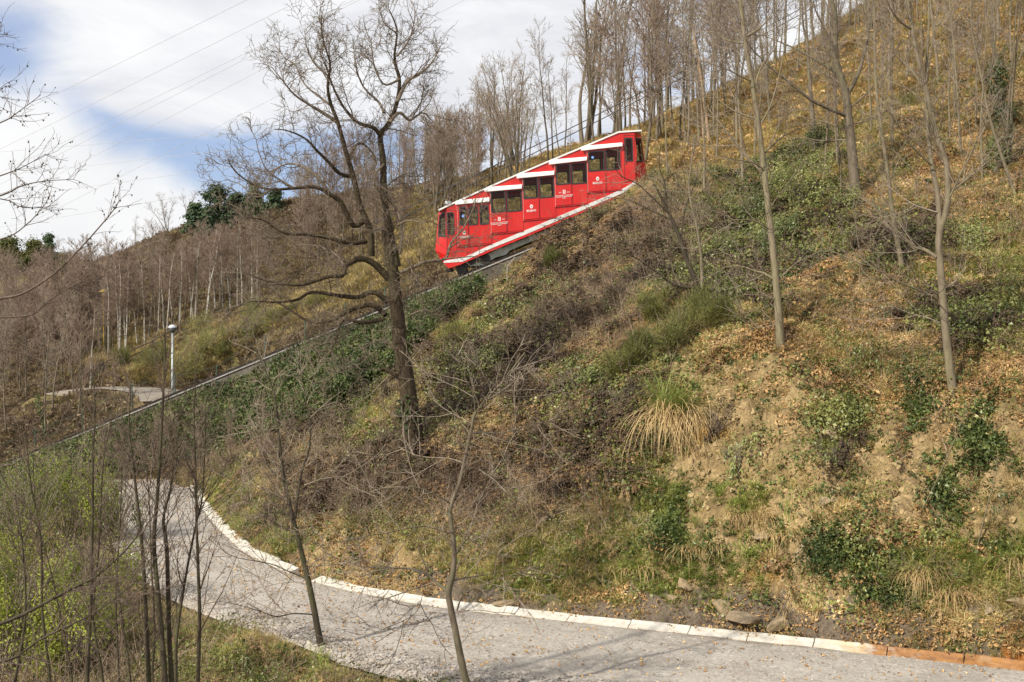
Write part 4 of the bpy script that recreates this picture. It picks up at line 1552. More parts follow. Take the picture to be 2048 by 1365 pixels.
class Branches:
    """a set of tapering limbs, meshed in one go"""
    def __init__(self):
        self.b = []

    def add(self, pts, rad):
        self.b.append((pts, rad))

    def mesh(self, name, mtl):
        groups = {}
        for p, r in self.b:
            sides = 10 if r[0] > 0.16 else 7 if r[0] > 0.06 else 5 if r[0] > 0.022 else 3
            groups.setdefault((len(p), sides), []).append((p, r))
        VV, QQ, off = [], [], 0
        for (n, k), L in groups.items():
            P = np.array([a for a, _ in L], float)
            Rr = np.array([b for _, b in L], float)
            B = len(L)
            T = np.gradient(P, axis=1)
            T /= np.maximum(np.linalg.norm(T, axis=2, keepdims=True), 1e-9)
            mean = P[:, -1] - P[:, 0]
            mean /= np.maximum(np.linalg.norm(mean, axis=1, keepdims=True), 1e-9)
            ref = np.where(np.abs(mean[:, 2:3]) < 0.8, np.array([[0, 0, 1.0]]), np.array([[1.0, 0.2, 0]]))
            U = np.cross(T, ref[:, None, :])
            U /= np.maximum(np.linalg.norm(U, axis=2, keepdims=True), 1e-9)
            Wv = np.cross(T, U)
            th = np.arange(k) * 2 * np.pi / k
            ring = P[:, :, None, :] + Rr[:, :, None, None] * (U[:, :, None, :] * np.cos(th)[None, None, :, None] + Wv[:, :, None, :] * np.sin(th)[None, None, :, None])
            VV.append(ring.reshape(-1, 3))
            idx_ = off + np.arange(B * n * k).reshape(B, n, k)
            nx_ = np.roll(idx_, -1, axis=2)
            q = np.stack([idx_[:, :-1], nx_[:, :-1], nx_[:, 1:], idx_[:, 1:]], -1)
            QQ.append(q.reshape(-1, 4))
            off += B * n * k
        return np_mesh(name, np.concatenate(VV), np.concatenate(QQ), mtl, True)


def vec_rand(rg):
    while True:
        a, b, c_ = rg.uniform(-1, 1), rg.uniform(-1, 1), rg.uniform(-1, 1)
        n = a * a + b * b + c_ * c_
        if 0.01 < n < 1:
            n = math.sqrt(n)
            return (a / n, b / n, c_ / n)


def norm3(a):
    n = math.sqrt(a[0] * a[0] + a[1] * a[1] + a[2] * a[2]) or 1e-9
    return (a[0] / n, a[1] / n, a[2] / n)


def wander(rg, p, d, L, n, curl, up):
    pts = [p]
    st = L / (n - 1)
    for _ in range(n - 1):
        v = vec_rand(rg)
        d = norm3((d[0] + v[0] * curl, d[1] + v[1] * curl, d[2] + v[2] * curl + up))
        p = (p[0] + d[0] * st, p[1] + d[1] * st, p[2] + d[2] * st)
        pts.append(p)
    return pts


def plen(pts):
    return sum(math.dist(a, b) for a, b in zip(pts[:-1], pts[1:]))


def sprout(rg, out, pts, rad, lvl, P, t0=0.15, fac=1.0):
    """side branches along a limb.  P = list of levels: dict(n per metre, L=(lo,hi), ang=(lo,hi), curl, up, rk, pts)"""
    if lvl >= len(P):
        return
    q = P[lvl]
    L = plen(pts)
    cnt = q['n'] * L * fac * (1 - t0)
    cnt = int(cnt) + (1 if rg.random() < cnt - int(cnt) else 0)
    m = len(pts) - 1
    for _ in range(cnt):
        tt_ = t0 + (1 - t0) * rg.random() ** q.get('tip', 0.85)
        f = min(tt_ * m, m - 1e-4)
        i = int(f)
        f -= i
        a, b = pts[i], pts[i + 1]
        pos = (a[0] + (b[0] - a[0]) * f, a[1] + (b[1] - a[1]) * f, a[2] + (b[2] - a[2]) * f)
        tg = norm3((b[0] - a[0], b[1] - a[1], b[2] - a[2]))
        pr = rad[i] * (1 - f) + rad[i + 1] * f
        v = vec_rand(rg)
        dt = v[0] * tg[0] + v[1] * tg[1] + v[2] * tg[2]
        v = norm3((v[0] - tg[0] * dt, v[1] - tg[1] * dt, v[2] - tg[2] * dt))
        an = R(rg.uniform(*q['ang']))
        ca, sa = math.cos(an), math.sin(an)
        d = norm3((tg[0] * ca + v[0] * sa, tg[1] * ca + v[1] * sa, tg[2] * ca + v[2] * sa + q.get('lift', 0.0)))
        Lc = rg.uniform(*q['L']) * (1 - q.get('short', 0.5) * tt_)
        r0 = min(pr * 0.62, q['rk'] * Lc)
        r0 = max(r0, q.get('rmin', 0.004))
        n = q.get('pts', 5)
        cp = wander(rg, pos, d, Lc, n, q['curl'], q['up'])
        r1 = max(r0 * q.get('taper', 0.3), q.get('rmin', 0.004) * 0.6)
        cr = [r0 + (r1 - r0) * k / (n - 1) for k in range(n)]
        out.add(cp, cr)
        sprout(rg, out, cp, cr, lvl + 1, P, 0.15)


def px_limb(pxs, d, n=None, drift=0.0, end_dd=0.0):
    """limb traced at photograph pixels, at distance d, moving end_dd metres in depth towards its end"""
    P = []
    m = len(pxs)
    for i, p in enumerate(pxs):
        dd = p[2] if len(p) > 2 else end_dd * (i / max(m - 1, 1))
        P.append(pt(p[0], p[1], d + dd))
    n = n or max(5, 3 * m)
    return [tuple(v) for v in resample(P, n)]


def jitter(rg, pts, a):
    return [pts[0]] + [(p[0] + rg.uniform(-a, a), p[1] + rg.uniform(-a, a), p[2] + rg.uniform(-a, a)) for p in pts[1:]]


def taper(n, r0, r1, flare=0.0, pw=1.0):
    return [r0 + (r1 - r0) * (k / (n - 1)) ** pw + (flare * r0 * math.exp(-k * 0.9)) for k in range(n)]


def traced_tree(name, label, cat, d, trunk, r, limbs, P, bark_m, twig_m, group=None, seed=1, flare=0.5, t0=0.35, fac=1.0, trunk_jit=0.0, sink=0.5, limb_t0=0.1):
    """a tree that follows the photograph's trunk and main limbs and grows its own twigs"""
    rg = random.Random(seed)
    tk = px_limb(trunk, d)
    if trunk_jit:
        tk = jitter(rg, tk, trunk_jit)
    base = tk[0]
    zb = float(hz(base[0], base[1]))
    tk = [(base[0] + (base[0] - tk[1][0]) * 0.15, base[1], min(base[2], zb) - sink)] + tk
    tr_ = taper(len(tk), r[0], r[1], flare)
    tb, cb = Branches(), Branches()
    tb.add(tk, tr_)
    for Lb in limbs:
        pts, r0, r1 = Lb[0], Lb[1], Lb[2]
        dd = Lb[3] if len(Lb) > 3 else rg.uniform(-0.28, 0.28) * (math.hypot(pts[-1][0] - pts[0][0], pts[-1][1] - pts[0][1]) / F * d)
        lp = px_limb(pts, d, end_dd=dd)
        lr = taper(len(lp), r0, r1)
        (tb if r0 > r[0] * 0.22 else cb).add(lp, lr)
        sprout(rg, cb, lp, lr, 0, P, limb_t0, fac)
    sprout(rg, cb, tk, tr_, 0, P, t0, fac)
    root = empty(name, (base[0], base[1], zb))
    tag(root, label, cat, group)
    for nm, B_, mm in (('trunk', tb, bark_m), ('crown', cb, twig_m)):
        if not B_.b:
            continue
        me_ = B_.mesh(nm, MATS[mm])
        me_.transform(Matrix.Translation((-base[0], -base[1], -zb)))
        link(nm, me_, root)
    return root


# ---- the big oak
OAK = [dict(n=3.8, L=(0.6, 1.8), ang=(30, 70), curl=0.34, up=0.06, rk=0.015, pts=7, rmin=0.008, short=0.35, tip=0.75),
       dict(n=7.0, L=(0.35, 1.0), ang=(30, 75), curl=0.42, up=0.06, rk=0.012, pts=5, rmin=0.008),
       dict(n=7.5, L=(0.2, 0.55), ang=(30, 75), curl=0.5, up=0.03, rk=0.011, pts=4, rmin=0.0065)]


def zo(P, sx=1.95, ox=440, oy=0):
    return [(ox + p[0] / sx,) + (oy + p[1] / sx,) + tuple(p[2:]) for p in P]


d_oak = hit(833, 905)
oak_limbs = [
    # crown leader to the right and its forks
    (zo([(690, 1040), (660, 900), (640, 760), (635, 620), (625, 530), (660, 480), (690, 400), (700, 310), (680, 230), (690, 120), (660, 40)]), 0.137, 0.018, 0.5),
    (zo([(660, 480), (700, 440), (740, 470), (790, 440), (830, 475)]), 0.067, 0.012, 1.0),
    (zo([(690, 400), (730, 320), (790, 280), (830, 240), (860, 180)]), 0.067, 0.012, 0.8),
    (zo([(625, 530), (600, 500), (540, 480), (490, 430), (450, 360), (420, 280), (390, 200)]), 0.074, 0.012, -1.2),
    (zo([(640, 440), (620, 400), (560, 340), (530, 260), (520, 160)]), 0.052, 0.009, 0.8),
    (zo([(700, 310), (640, 330), (600, 250), (590, 150)]), 0.044, 0.009, -0.6),
    (zo([(690, 220), (740, 150), (760, 60), (750, 5)]), 0.037, 0.007, 0.6),
    (zo([(690, 130), (640, 90), (620, 30)]), 0.030, 0.007, -0.5),
    # the long leader that leans left
    (zo([(590, 1000), (585, 900), (545, 800), (520, 690), (490, 590), (460, 480), (430, 400), (420, 330), (430, 250), (400, 150), (395, 60)]), 0.111, 0.015, -1.0),
    (zo([(520, 690), (470, 680), (430, 640), (380, 590), (330, 540), (260, 510), (210, 505)]), 0.074, 0.011, -1.5),
    (zo([(460, 480), (400, 440), (350, 410), (290, 370), (240, 310), (200, 260)]), 0.063, 0.009, -1.0),
    (zo([(440, 420), (390, 380), (330, 330), (290, 250), (250, 230)]), 0.044, 0.008, 0.9),
    (zo([(425, 300), (370, 250), (340, 190), (330, 120)]), 0.037, 0.007, -0.5),
    (zo([(500, 620), (540, 560), (590, 590), (610, 640)]), 0.059, 0.018, 0.3),
    # far left sweeping limbs
    (zo([(560, 860), (520, 880), (470, 790), (430, 760), (370, 730), (290, 735), (200, 740), (130, 720), (60, 670), (30, 620)]), 0.096, 0.011, -1.6),
    (zo([(430, 760), (380, 690), (320, 650), (260, 640), (190, 670), (130, 650)]), 0.059, 0.010, 1.2),
    (zo([(290, 735), (230, 700), (180, 660), (150, 590), (140, 540)]), 0.037, 0.007, -0.6),
    (zo([(200, 740), (140, 770), (80, 720), (20, 700)]), 0.030, 0.006, 0.5),
    (zo([(570, 940), (510, 950), (430, 930), (340, 915), (250, 910), (170, 860), (110, 850)]), 0.089, 0.010, -1.8),
    (zo([(340, 915), (290, 880), (220, 880), (150, 800)]), 0.037, 0.007, -0.6),
    # lower left limbs
    (zo([(660, 1090), (600, 1030), (545, 1010), (490, 1040), (480, 1075), (420, 1080), (330, 1110), (240, 1110), (160, 1090), (90, 1060)]), 0.118, 0.010, -2.0),
    (zo([(480, 1075), (470, 1010), (380, 960), (260, 960)]), 0.052, 0.008, 1.0),
    (zo([(655, 1180), (600, 1140), (540, 1160), (470, 1155), (360, 1140), (300, 1170), (220, 1180), (100, 1180), (10, 1250)]), 0.096, 0.009, -1.8),
    (zo([(645, 1230), (590, 1190), (500, 1215), (440, 1250), (350, 1255), (240, 1190), (170, 1170), (70, 1290)]), 0.089, 0.008, 1.6),
    (zo([(640, 1245), (560, 1260), (480, 1250), (450, 1330), (420, 1400)]), 0.074, 0.018, -1.0),
    # right-hand limbs
    (zo([(700, 1065), (760, 1040), (810, 1020), (880, 1010), (900, 950), (950, 890), (985, 820), (1000, 770)]), 0.063, 0.012, 1.2),
    (zo([(880, 1010), (940, 1005), (1010, 1000)]), 0.030, 0.007, 0.3),
    (zo([(690, 880), (740, 860), (800, 870), (850, 850)]), 0.037, 0.007, -0.8),
    (zo([(700, 990), (710, 900), (690, 820), (640, 750), (700, 690), (780, 690), (830, 660)]), 0.059, 0.008, 0.9),
    (zo([(640, 640), (600, 690), (600, 760), (560, 700)]), 0.037, 0.010, -0.4),
    (zo([(730, 1010), (770, 1100), (790, 1190)]), 0.037, 0.012, 0.2),
    (zo([(740, 1230), (800, 1210), (850, 1240), (880, 1290)]), 0.030, 0.007, 0.6),
    # stub and broken limb low on the trunk
    ([(805, 757), (790, 750), (775, 740), (763, 738)], 0.089, 0.036, -0.2),
    ([(785, 745), (765, 765), (740, 790), (700, 815), (660, 830)], 0.026, 0.006, -0.8),
    ([(790, 700), (760, 680), (720, 700), (690, 690)], 0.030, 0.006, -0.6),
]
traced_tree('oak_tree', 'big gnarled bare oak with dark trunk standing on the slope left of the red car', 'tree', d_oak,
            [(836, 915), (828, 860), (818, 800), (811, 745), (800, 690), (796, 640), (790, 590), (786, 545), (778, 500), (772, 460)],
            (0.31, 0.15), oak_limbs, OAK, 'bark_oak', 'twig_oak', seed=21, flare=0.55, t0=0.35, fac=1.3, limb_t0=0.10)

# ---- slender young trees of the foreground and the right-hand slope
YOUNG = [dict(n=4.2, L=(0.6, 2.0), ang=(35, 70), curl=0.20, up=0.05, rk=0.010, pts=6, rmin=0.0095, short=0.5),
         dict(n=4.5, L=(0.2, 0.8), ang=(30, 65), curl=0.26, up=0.04, rk=0.010, pts=4, rmin=0.0062),
         dict(n=4.5, L=(0.1, 0.35), ang=(30, 65), curl=0.3, up=0.03, rk=0.010, pts=3, rmin=0.004)]
SLIM = [dict(n=3.5, L=(0.8, 2.6), ang=(30, 55), curl=0.14, up=0.07, rk=0.009, pts=6, rmin=0.009, short=0.5),
        dict(n=4.2, L=(0.35, 1.1), ang=(28, 55), curl=0.2, up=0.05, rk=0.009, pts=4, rmin=0.007),
        dict(n=4.0, L=(0.15, 0.5), ang=(30, 60), curl=0.3, up=0.03, rk=0.010, pts=3, rmin=0.0055)]


def z5(P):
    return [(640 + p[0] / 2.2557, 760 + p[1] / 2.2557) for p in P]


def z4(P):
    return [(p[0] / 2.695, 860 + p[1] / 2.695) for p in P]


traced_tree('young_tree', 'crooked bare young tree rising before the gravel road, trunk dark below and pale above', 'tree', 20.0,
            [(955, 1430)] + z5([(660, 1365), (640, 1280), (620, 1180), (590, 1030), (580, 960), (600, 870), (605, 760), (590, 640), (590, 570), (630, 460), (650, 370), (680, 240), (700, 150), (760, 80), (830, 0)]) + [(1050, 705)],
            (0.078, 0.012),
            [(z5([(580, 960), (520, 910), (470, 870), (400, 852), (300, 855), (180, 890)]), 0.034, 0.008, 0.6),
             (z5([(470, 875), (380, 850), (200, 845), (100, 810), (0, 790)]), 0.014, 0.005, -0.5),
             (z5([(592, 690), (520, 670), (450, 660), (300, 690), (150, 715), (20, 750)]), 0.022, 0.005, 0.7),
             (z5([(612, 790), (640, 745), (680, 720), (760, 780), (900, 800)]), 0.024, 0.005, -0.6),
             (z5([(606, 905), (680, 890), (750, 880), (900, 850), (980, 845)]), 0.018, 0.005, 0.8),
             (z5([(618, 1040), (650, 965), (740, 925), (850, 885), (960, 850)]), 0.018, 0.005, -0.8),
             (z5([(650, 405), (700, 400), (760, 425), (820, 470), (900, 500)]), 0.018, 0.005, 0.4),
             (z5([(685, 240), (740, 238), (820, 240), (950, 205), (1090, 180)]), 0.022, 0.005, 0.6),
             (z5([(592, 560), (520, 520), (430, 485), (300, 490), (180, 490)]), 0.022, 0.005, -0.7),
             (z5([(645, 375), (580, 355), (450, 345), (350, 300)]), 0.016, 0.005, 0.5),
             (z5([(620, 1060), (640, 1040), (640, 1110)]), 0.010, 0.005, 0.0),
             (z5([(592, 1065), (540, 1050), (490, 1050)]), 0.010, 0.004, 0.0),
             (z5([(700, 150), (690, 60), (640, -40), (620, -130)]), 0.018, 0.005, -0.4),
             (z5([(690, 200), (560, 130), (480, 60)]), 0.012, 0.004, 0.5),
             (z5([(745, 95), (850, 30), (960, -80)]), 0.014, 0.004, -0.3),
             (z5([(465, 960), (440, 1040), (370, 1090), (200, 1150), (80, 1120)]), 0.010, 0.004, 0.2)],
            YOUNG, 'bark_wood', 'twig_grey', seed=3, flare=0.2, t0=0.3, fac=1.0)
traced_tree('young_tree', 'straight forking young tree on the grassy edge of the gravel road', 'tree', hit(648, 1312) or 23.0,
            z4([(1745, 1225), (1715, 1090), (1690, 950), (1650, 760), (1600, 560), (1560, 400), (1520, 200), (1500, 0)]) + [(548, 790), (530, 740), (505, 690)],
            (0.085, 0.012),
            [(z4([(1590, 480), (1620, 250), (1665, 110), (1672, 0)]) + [(612, 800), (600, 740)], 0.035, 0.008, 0.4),
             (z4([(1650, 800), (1550, 760), (1450, 720), (1250, 680), (1130, 590)]), 0.022, 0.005, 0.7),
             (z4([(1685, 995), (1580, 990), (1480, 1005), (1380, 970), (1180, 920)]), 0.020, 0.005, -0.6),
             (z4([(1650, 740), (1750, 730), (1850, 720), (2040, 690)]), 0.018, 0.005, 0.5),
             (z4([(1655, 780), (1700, 790), (1780, 770), (1950, 780)]), 0.014, 0.004, -0.5),
             (z4([(1600, 560), (1480, 500), (1380, 420), (1300, 370)]), 0.020, 0.005, 0.6),
             (z4([(1565, 400), (1450, 330), (1300, 290), (1200, 250)]), 0.018, 0.005, -0.6),
             (z4([(1545, 300), (1450, 200), (1400, 110), (1340, 0)]), 0.020, 0.005, 0.5),
             (z4([(1640, 300), (1760, 260), (1900, 260), (2040, 330)]), 0.016, 0.004, 0.6),
             (z4([(1650, 830), (1560, 820), (1400, 850), (1300, 880)]), 0.013, 0.004, 0.4),
             (z4([(1520, 200), (1480, 100), (1400, 20), (1330, -80)]), 0.016, 0.005, -0.3)],
            YOUNG, 'bark_dark', 'twig_wood', seed=8, flare=0.25, t0=0.25, fac=1.5)

# thin saplings in the lower left
SAP = [dict(n=4.6, L=(0.5, 1.7), ang=(25, 50), curl=0.13, up=0.05, rk=0.008, pts=5, rmin=0.0055, short=0.5),
       dict(n=5.0, L=(0.2, 0.6), ang=(25, 55), curl=0.2, up=0.03, rk=0.009, pts=4, rmin=0.004)]
G3 = 'thin bare saplings in the lower left'
sap = [
    ([(300, 1560), (297, 1365), (293, 1268), (286, 1120), (275, 1008), (266, 930), (258, 850), (262, 770)], 0.052, 17.5, 'dark slim sapling, leftmost stem of the tight clump before the road bend'),
    ([(334, 1560), (330, 1365), (323, 1268), (315, 1175), (308, 1083), (315, 990), (322, 880), (327, 780), (330, 700), (329, 610)], 0.056, 17.0, 'tallest sapling of the clump, rising past the street lamp'),
    ([(348, 1560), (343, 1365), (338, 1268), (334, 1100), (327, 1038), (340, 985), (348, 930)], 0.060, 17.8, 'thick forked sapling in the clump before the road bend'),
    ([(305, 1560), (304, 1365), (309, 1268), (303, 1130), (298, 1000), (290, 900)], 0.030, 18.2, 'thin upright stem squeezed inside the sapling clump'),
    ([(396, 1560), (396, 1365), (399, 1231), (396, 1130), (393, 1045), (391, 934), (388, 840), (392, 760)], 0.040, 17.2, 'smooth grey sapling standing alone right of the clump'),
    ([(352, 1330), (354, 1270), (372, 1150), (393, 1045), (404, 1000), (410, 897), (412, 820)], 0.028, 17.4, 'thin sapling leaning right across the lone grey sapling'),
    ([(172, 1560), (174, 1365), (178, 1270), (182, 1194), (185, 1020), (186, 900), (190, 820), (186, 730)], 0.040, 16.0, 'slim sapling in front of the green bushes at lower left'),
    ([(208, 1560), (206, 1365), (186, 1240), (198, 1090), (204, 960), (212, 880)], 0.026, 16.4, 'wiry sapling bending in front of the green bushes'),
    ([(240, 1560), (238, 1365), (232, 1200), (240, 1050), (244, 950)], 0.022, 18.6, 'thin sapling between the green bushes and the clump'),
    ([(110, 1560), (100, 1365), (84, 1220), (82, 1080), (60, 960), (52, 860)], 0.028, 15.2, 'thin twiggy sapling far to the lower left'),
    ([(20, 1560), (28, 1380), (50, 1240), (46, 1100), (30, 990)], 0.030, 14.8, 'thin bent sapling at the left picture edge'),
    ([(150, 1560), (146, 1380), (120, 1230), (96, 1120), (70, 1040)], 0.024, 17.5, 'wiry sapling leaning left over the green bushes'),
    ([(258, 1560), (262, 1380), (244, 1240), (232, 1140), (214, 1060), (208, 1000)], 0.022, 19.0, 'wiry sapling leaning left beside the gravel road'),
]
for k, (ps, r_, d_, lb) in enumerate(sap):
    traced_tree('sapling', lb, 'sapling', d_, ps, (r_, 0.006), [], SAP, 'bark_dark', 'twig_dark', group=G3, seed=40 + k, flare=0.1, t0=0.18, fac=1.5, sink=1.2)
# the leaning pole and the off-frame alder whose boughs reach in from the left
ALDER = [dict(n=6.5, L=(0.25, 0.8), ang=(30, 60), curl=0.22, up=0.05, rk=0.010, pts=5, rmin=0.0035, short=0.4),
         dict(n=8.0, L=(0.08, 0.32), ang=(30, 65), curl=0.3, up=0.03, rk=0.010, pts=4, rmin=0.0026)]
al = [([(-330, 700), (-150, 620), (0, 598), (51, 585), (113, 544), (171, 486), (222, 427), (240, 400)], 0.0248, 0.005, 0.4),
      ([(-330, 760), (-150, 650), (0, 636), (65, 629), (100, 600), (171, 560), (255, 547)], 0.0186, 0.004, -0.4),
      ([(-340, 560), (-160, 440), (0, 392), (41, 373), (86, 363), (147, 359)], 0.0186, 0.004, 0.3),
      ([(-340, 520), (-160, 410), (0, 352), (44, 335), (92, 308)], 0.0161, 0.004, -0.3),
      ([(-345, 480), (-160, 310), (0, 246), (34, 226), (82, 190)], 0.0161, 0.004, 0.4),
      ([(-340, 600), (-140, 400), (0, 398), (41, 414), (86, 414)], 0.0136, 0.004, 0.2),
      ([(-340, 640), (-160, 520), (0, 480), (51, 451), (86, 414), (100, 390)], 0.0149, 0.004, -0.3),
      ([(-350, 400), (-160, 160), (-40, 90), (5, 60)], 0.0124, 0.004, 0.2),
      ([(-345, 430), (-160, 220), (-30, 190), (12, 172)], 0.0124, 0.004, -0.2),
      ([(-335, 700), (-200, 690), (0, 690), (60, 680), (130, 640)], 0.0136, 0.004, 0.3),
      ([(-330, 820), (-200, 740), (-40, 700), (40, 705), (100, 730)], 0.0136, 0.004, -0.2),
      ([(-330, 900), (-140, 880), (0, 932), (60, 905), (110, 870), (125, 830)], 0.0124, 0.004, 0.2),
      ([(-330, 980), (-140, 960), (0, 840), (60, 850), (100, 880)], 0.0099, 0.004, 0.2)]
traced_tree('alder_tree', 'bare alder at the left edge, boughs with tiny dark cones reaching into the sky', 'tree', 14.5,
            [(-300, 1650), (-310, 1300), (-325, 900), (-340, 600), (-350, 300), (-350, 0), (-345, -200)], (0.16, 0.04), al, ALDER, 'bark_dark', 'twig_dark', seed=71, flare=0.3, t0=0.5, fac=0.9, limb_t0=0.45)
al_root = bpy.context.scene.objects['alder_tree']
traced_tree('leaning_sapling', 'dark thin trunk leaning steeply right across the lower left corner', 'sapling', 13.5,
            [(-420, 1330), (-200, 1300), (0, 1248), (93, 1205), (148, 1175), (197, 1150), (267, 1083), (300, 1020)], (0.035, 0.005), [], SAP, 'bark_dark', 'twig_dark', seed=77, flare=0.1, t0=0.4, fac=1.2, sink=0.6)
traced_tree('leaning_sapling', 'second leaning stem, lower, crossing the bottom left corner', 'sapling', 13.0,
            [(-420, 1420), (-200, 1330), (0, 1325), (80, 1280), (190, 1225), (270, 1165)], (0.026, 0.005), [], SAP, 'bark_dark', 'twig_dark', seed=78, flare=0.1, t0=0.4, fac=1.2, sink=0.6)

# alder cones: small dark beads on the boughs
al_cr = [c_ for c_ in al_root.children if c_.name.startswith('crown')][0]
crg = random.Random(9)
vs = al_cr.data.vertices
ML = MB()
oct_f = [(0, 2, 4), (2, 1, 4), (1, 3, 4), (3, 0, 4), (2, 0, 5), (1, 2, 5), (3, 1, 5), (0, 3, 5)]
for _ in range(420):
    p = vs[crg.randrange(len(vs))].co
    r_ = crg.uniform(0.008, 0.014)
    q = Vector((p.x, p.y, p.z - r_))
    ML.add([q + Vector(v) * r_ for v in ((1, 0, 0), (-1, 0, 0), (0, 1, 0), (0, -1, 0), (0, 0, 1.3), (0, 0, -1.3))], oct_f)
cn = link('cones', raw_mesh('cones', ML.v, ML.f, MATS['bark_dark']), al_root)
tag(cn, kind='stuff')


def z7(P):
    return [(1250 + p[0] / 2.566, p[1] / 2.566) for p in P]


def z6(P):
    return [(1480 + p[0] / 2.528, 420 + p[1] / 2.528) for p in P]


def z3(P):
    return [(1040 + p[0] / 3.413, p[1] / 3.413) for p in P]


traced_tree('bare_tree', 'slender grey tree on the brow of the bare clay cut, left of two', 'tree', hit(1560, 694),
            [(1561, 694), (1556, 610), (1548, 520), (1538, 430), (1528, 340), (1517, 250), (1503, 160), (1490, 80), (1480, 0), (1468, -80), (1450, -170), (1440, -260)], (0.112, 0.025),
            [(z6([(170, 350), (120, 320), (80, 310), (0, 285), (-80, 290)]), 0.035, 0.008, 0.6),
             (z3([(1690, 1230), (1560, 1080), (1430, 920), (1300, 760), (1200, 640)]), 0.045, 0.008, 0.9),
             (z3([(1690, 1180), (1590, 1110), (1460, 1090), (1350, 1060)]), 0.03, 0.007, -0.8),
             (z3([(1640, 820), (1540, 790), (1430, 740), (1300, 640), (1180, 600)]), 0.035, 0.007, 0.6),
             (z3([(1650, 840), (1720, 700), (1790, 420), (1835, 100)]), 0.035, 0.008, -0.6),
             (z3([(1545, 250), (1640, 190), (1700, 120), (1765, 10)]), 0.035, 0.008, 0.5),
             (z3([(1670, 1040), (1740, 980), (1800, 930), (1950, 860), (2080, 800)]), 0.03, 0.007, 0.8),
             (z3([(1590, 560), (1500, 520), (1400, 470), (1250, 420)]), 0.03, 0.006, -0.7),
             (z3([(1560, 300), (1400, 270), (1300, 170), (1200, 80)]), 0.03, 0.006, 0.6),
             (z3([(1600, 600), (1650, 450), (1740, 330), (1780, 200)]), 0.028, 0.006, 0.4),
             (z6([(200, 350), (250, 300), (300, 260), (450, 190)]), 0.03, 0.007, 0.6),
             (z6([(190, 450), (100, 430), (0, 430)]), 0.016, 0.005, -0.5),
             (z6([(200, 570), (140, 590), (40, 600)]), 0.014, 0.005, 0.3),
             (z6([(150, 100), (80, 60), (0, 50), (-90, 60)]), 0.028, 0.006, -0.7)],
            SLIM, 'bark_grey', 'twig_grey', seed=5, flare=0.45, t0=0.3, fac=1.1)
traced_tree('bare_tree', 'slender forked grey tree on the leaf-strewn slope at right, pale trunk base bare', 'tree', hit(1906, 788),
            [(1906, 788), (1900, 740), (1893, 680), (1886, 600), (1880, 520), (1878, 470)] + z7([(1640, 1200), (1655, 1050), (1650, 850), (1600, 700), (1560, 520), (1510, 330), (1470, 130), (1450, 0)])[1:] + [(1806, -80), (1796, -170)], (0.115, 0.03),
            [(z7([(1615, 1200), (1605, 1000), (1570, 820), (1550, 600), (1545, 400), (1560, 100), (1555, -60)]), 0.075, 0.02, 0.6),
             (z6([(995, 240), (930, 200), (870, 180), (750, 80), (690, 0), (640, -60)]), 0.055, 0.010, 0.9),
             (z6([(1000, 455), (960, 430), (880, 395), (760, 340), (620, 230), (540, 190)]), 0.035, 0.007, -0.7),
             (z6([(1010, 570), (930, 540), (850, 520), (760, 480)]), 0.018, 0.005, 0.4),
             (z6([(1030, 400), (1090, 360), (1140, 300)]), 0.022, 0.006, 0.4),
             (z7([(1650, 1050), (1720, 900), (1780, 780), (1870, 520)]), 0.03, 0.007, -0.7),
             (z7([(1655, 1000), (1780, 900), (1900, 800), (1990, 720)]), 0.03, 0.007, 0.8),
             (z7([(1560, 520), (1500, 400), (1440, 330), (1330, 240)]), 0.035, 0.007, 0.8),
             (z7([(1470, 150), (1410, 110), (1360, 40), (1330, -40)]), 0.035, 0.008, -0.7),
             (z7([(1545, 420), (1580, 200), (1610, 20)]), 0.03, 0.008, 0.4),
             (z7([(1600, 1090), (1480, 1050), (1380, 980), (1300, 920)]), 0.025, 0.006, 0.6),
             (z7([(1575, 850), (1480, 760), (1400, 640), (1340, 560)]), 0.028, 0.006, -0.8)],
            SLIM, 'bark_grey', 'twig_grey', seed=6, flare=0.45, t0=0.4, fac=1.1)
traced_tree('bare_tree', 'stout grey tree with a spreading fork on the middle of the right slope', 'tree', hit(1712, 392),
            [(1712, 392)] + z7([(1165, 780), (1150, 640), (1135, 500), (1110, 400), (1080, 300), (1080, 100), (1060, 0)]) + [(1655, -70), (1648, -150)], (0.22, 0.05),
            [(z7([(1140, 490), (1200, 370), (1240, 220), (1260, 80), (1280, -40)]), 0.10, 0.02, 0.8),
             (z7([(1150, 600), (1050, 560), (950, 510), (850, 430), (750, 350), (650, 250), (600, 180)]), 0.09, 0.012, -1.4),
             (z7([(1100, 380), (1000, 320), (850, 240), (700, 180)]), 0.08, 0.012, 1.2),
             (z7([(1160, 640), (1230, 620), (1350, 560)]), 0.04, 0.01, 0.7),
             (z7([(1110, 360), (1050, 200), (980, 60), (960, -40)]), 0.06, 0.012, -0.8),
             (z7([(1150, 560), (1250, 470), (1340, 350), (1420, 200)]), 0.05, 0.01, -1.0),
             (z7([(1165, 720), (1090, 720), (980, 720), (880, 690)]), 0.035, 0.008, 0.8),
             (z7([(1165, 690), (1060, 640), (900, 600), (760, 590)]), 0.035, 0.008, -0.6)],
            SLIM, 'bark_wood', 'twig_wood', seed=9, flare=0.45, t0=0.35, fac=1.1)
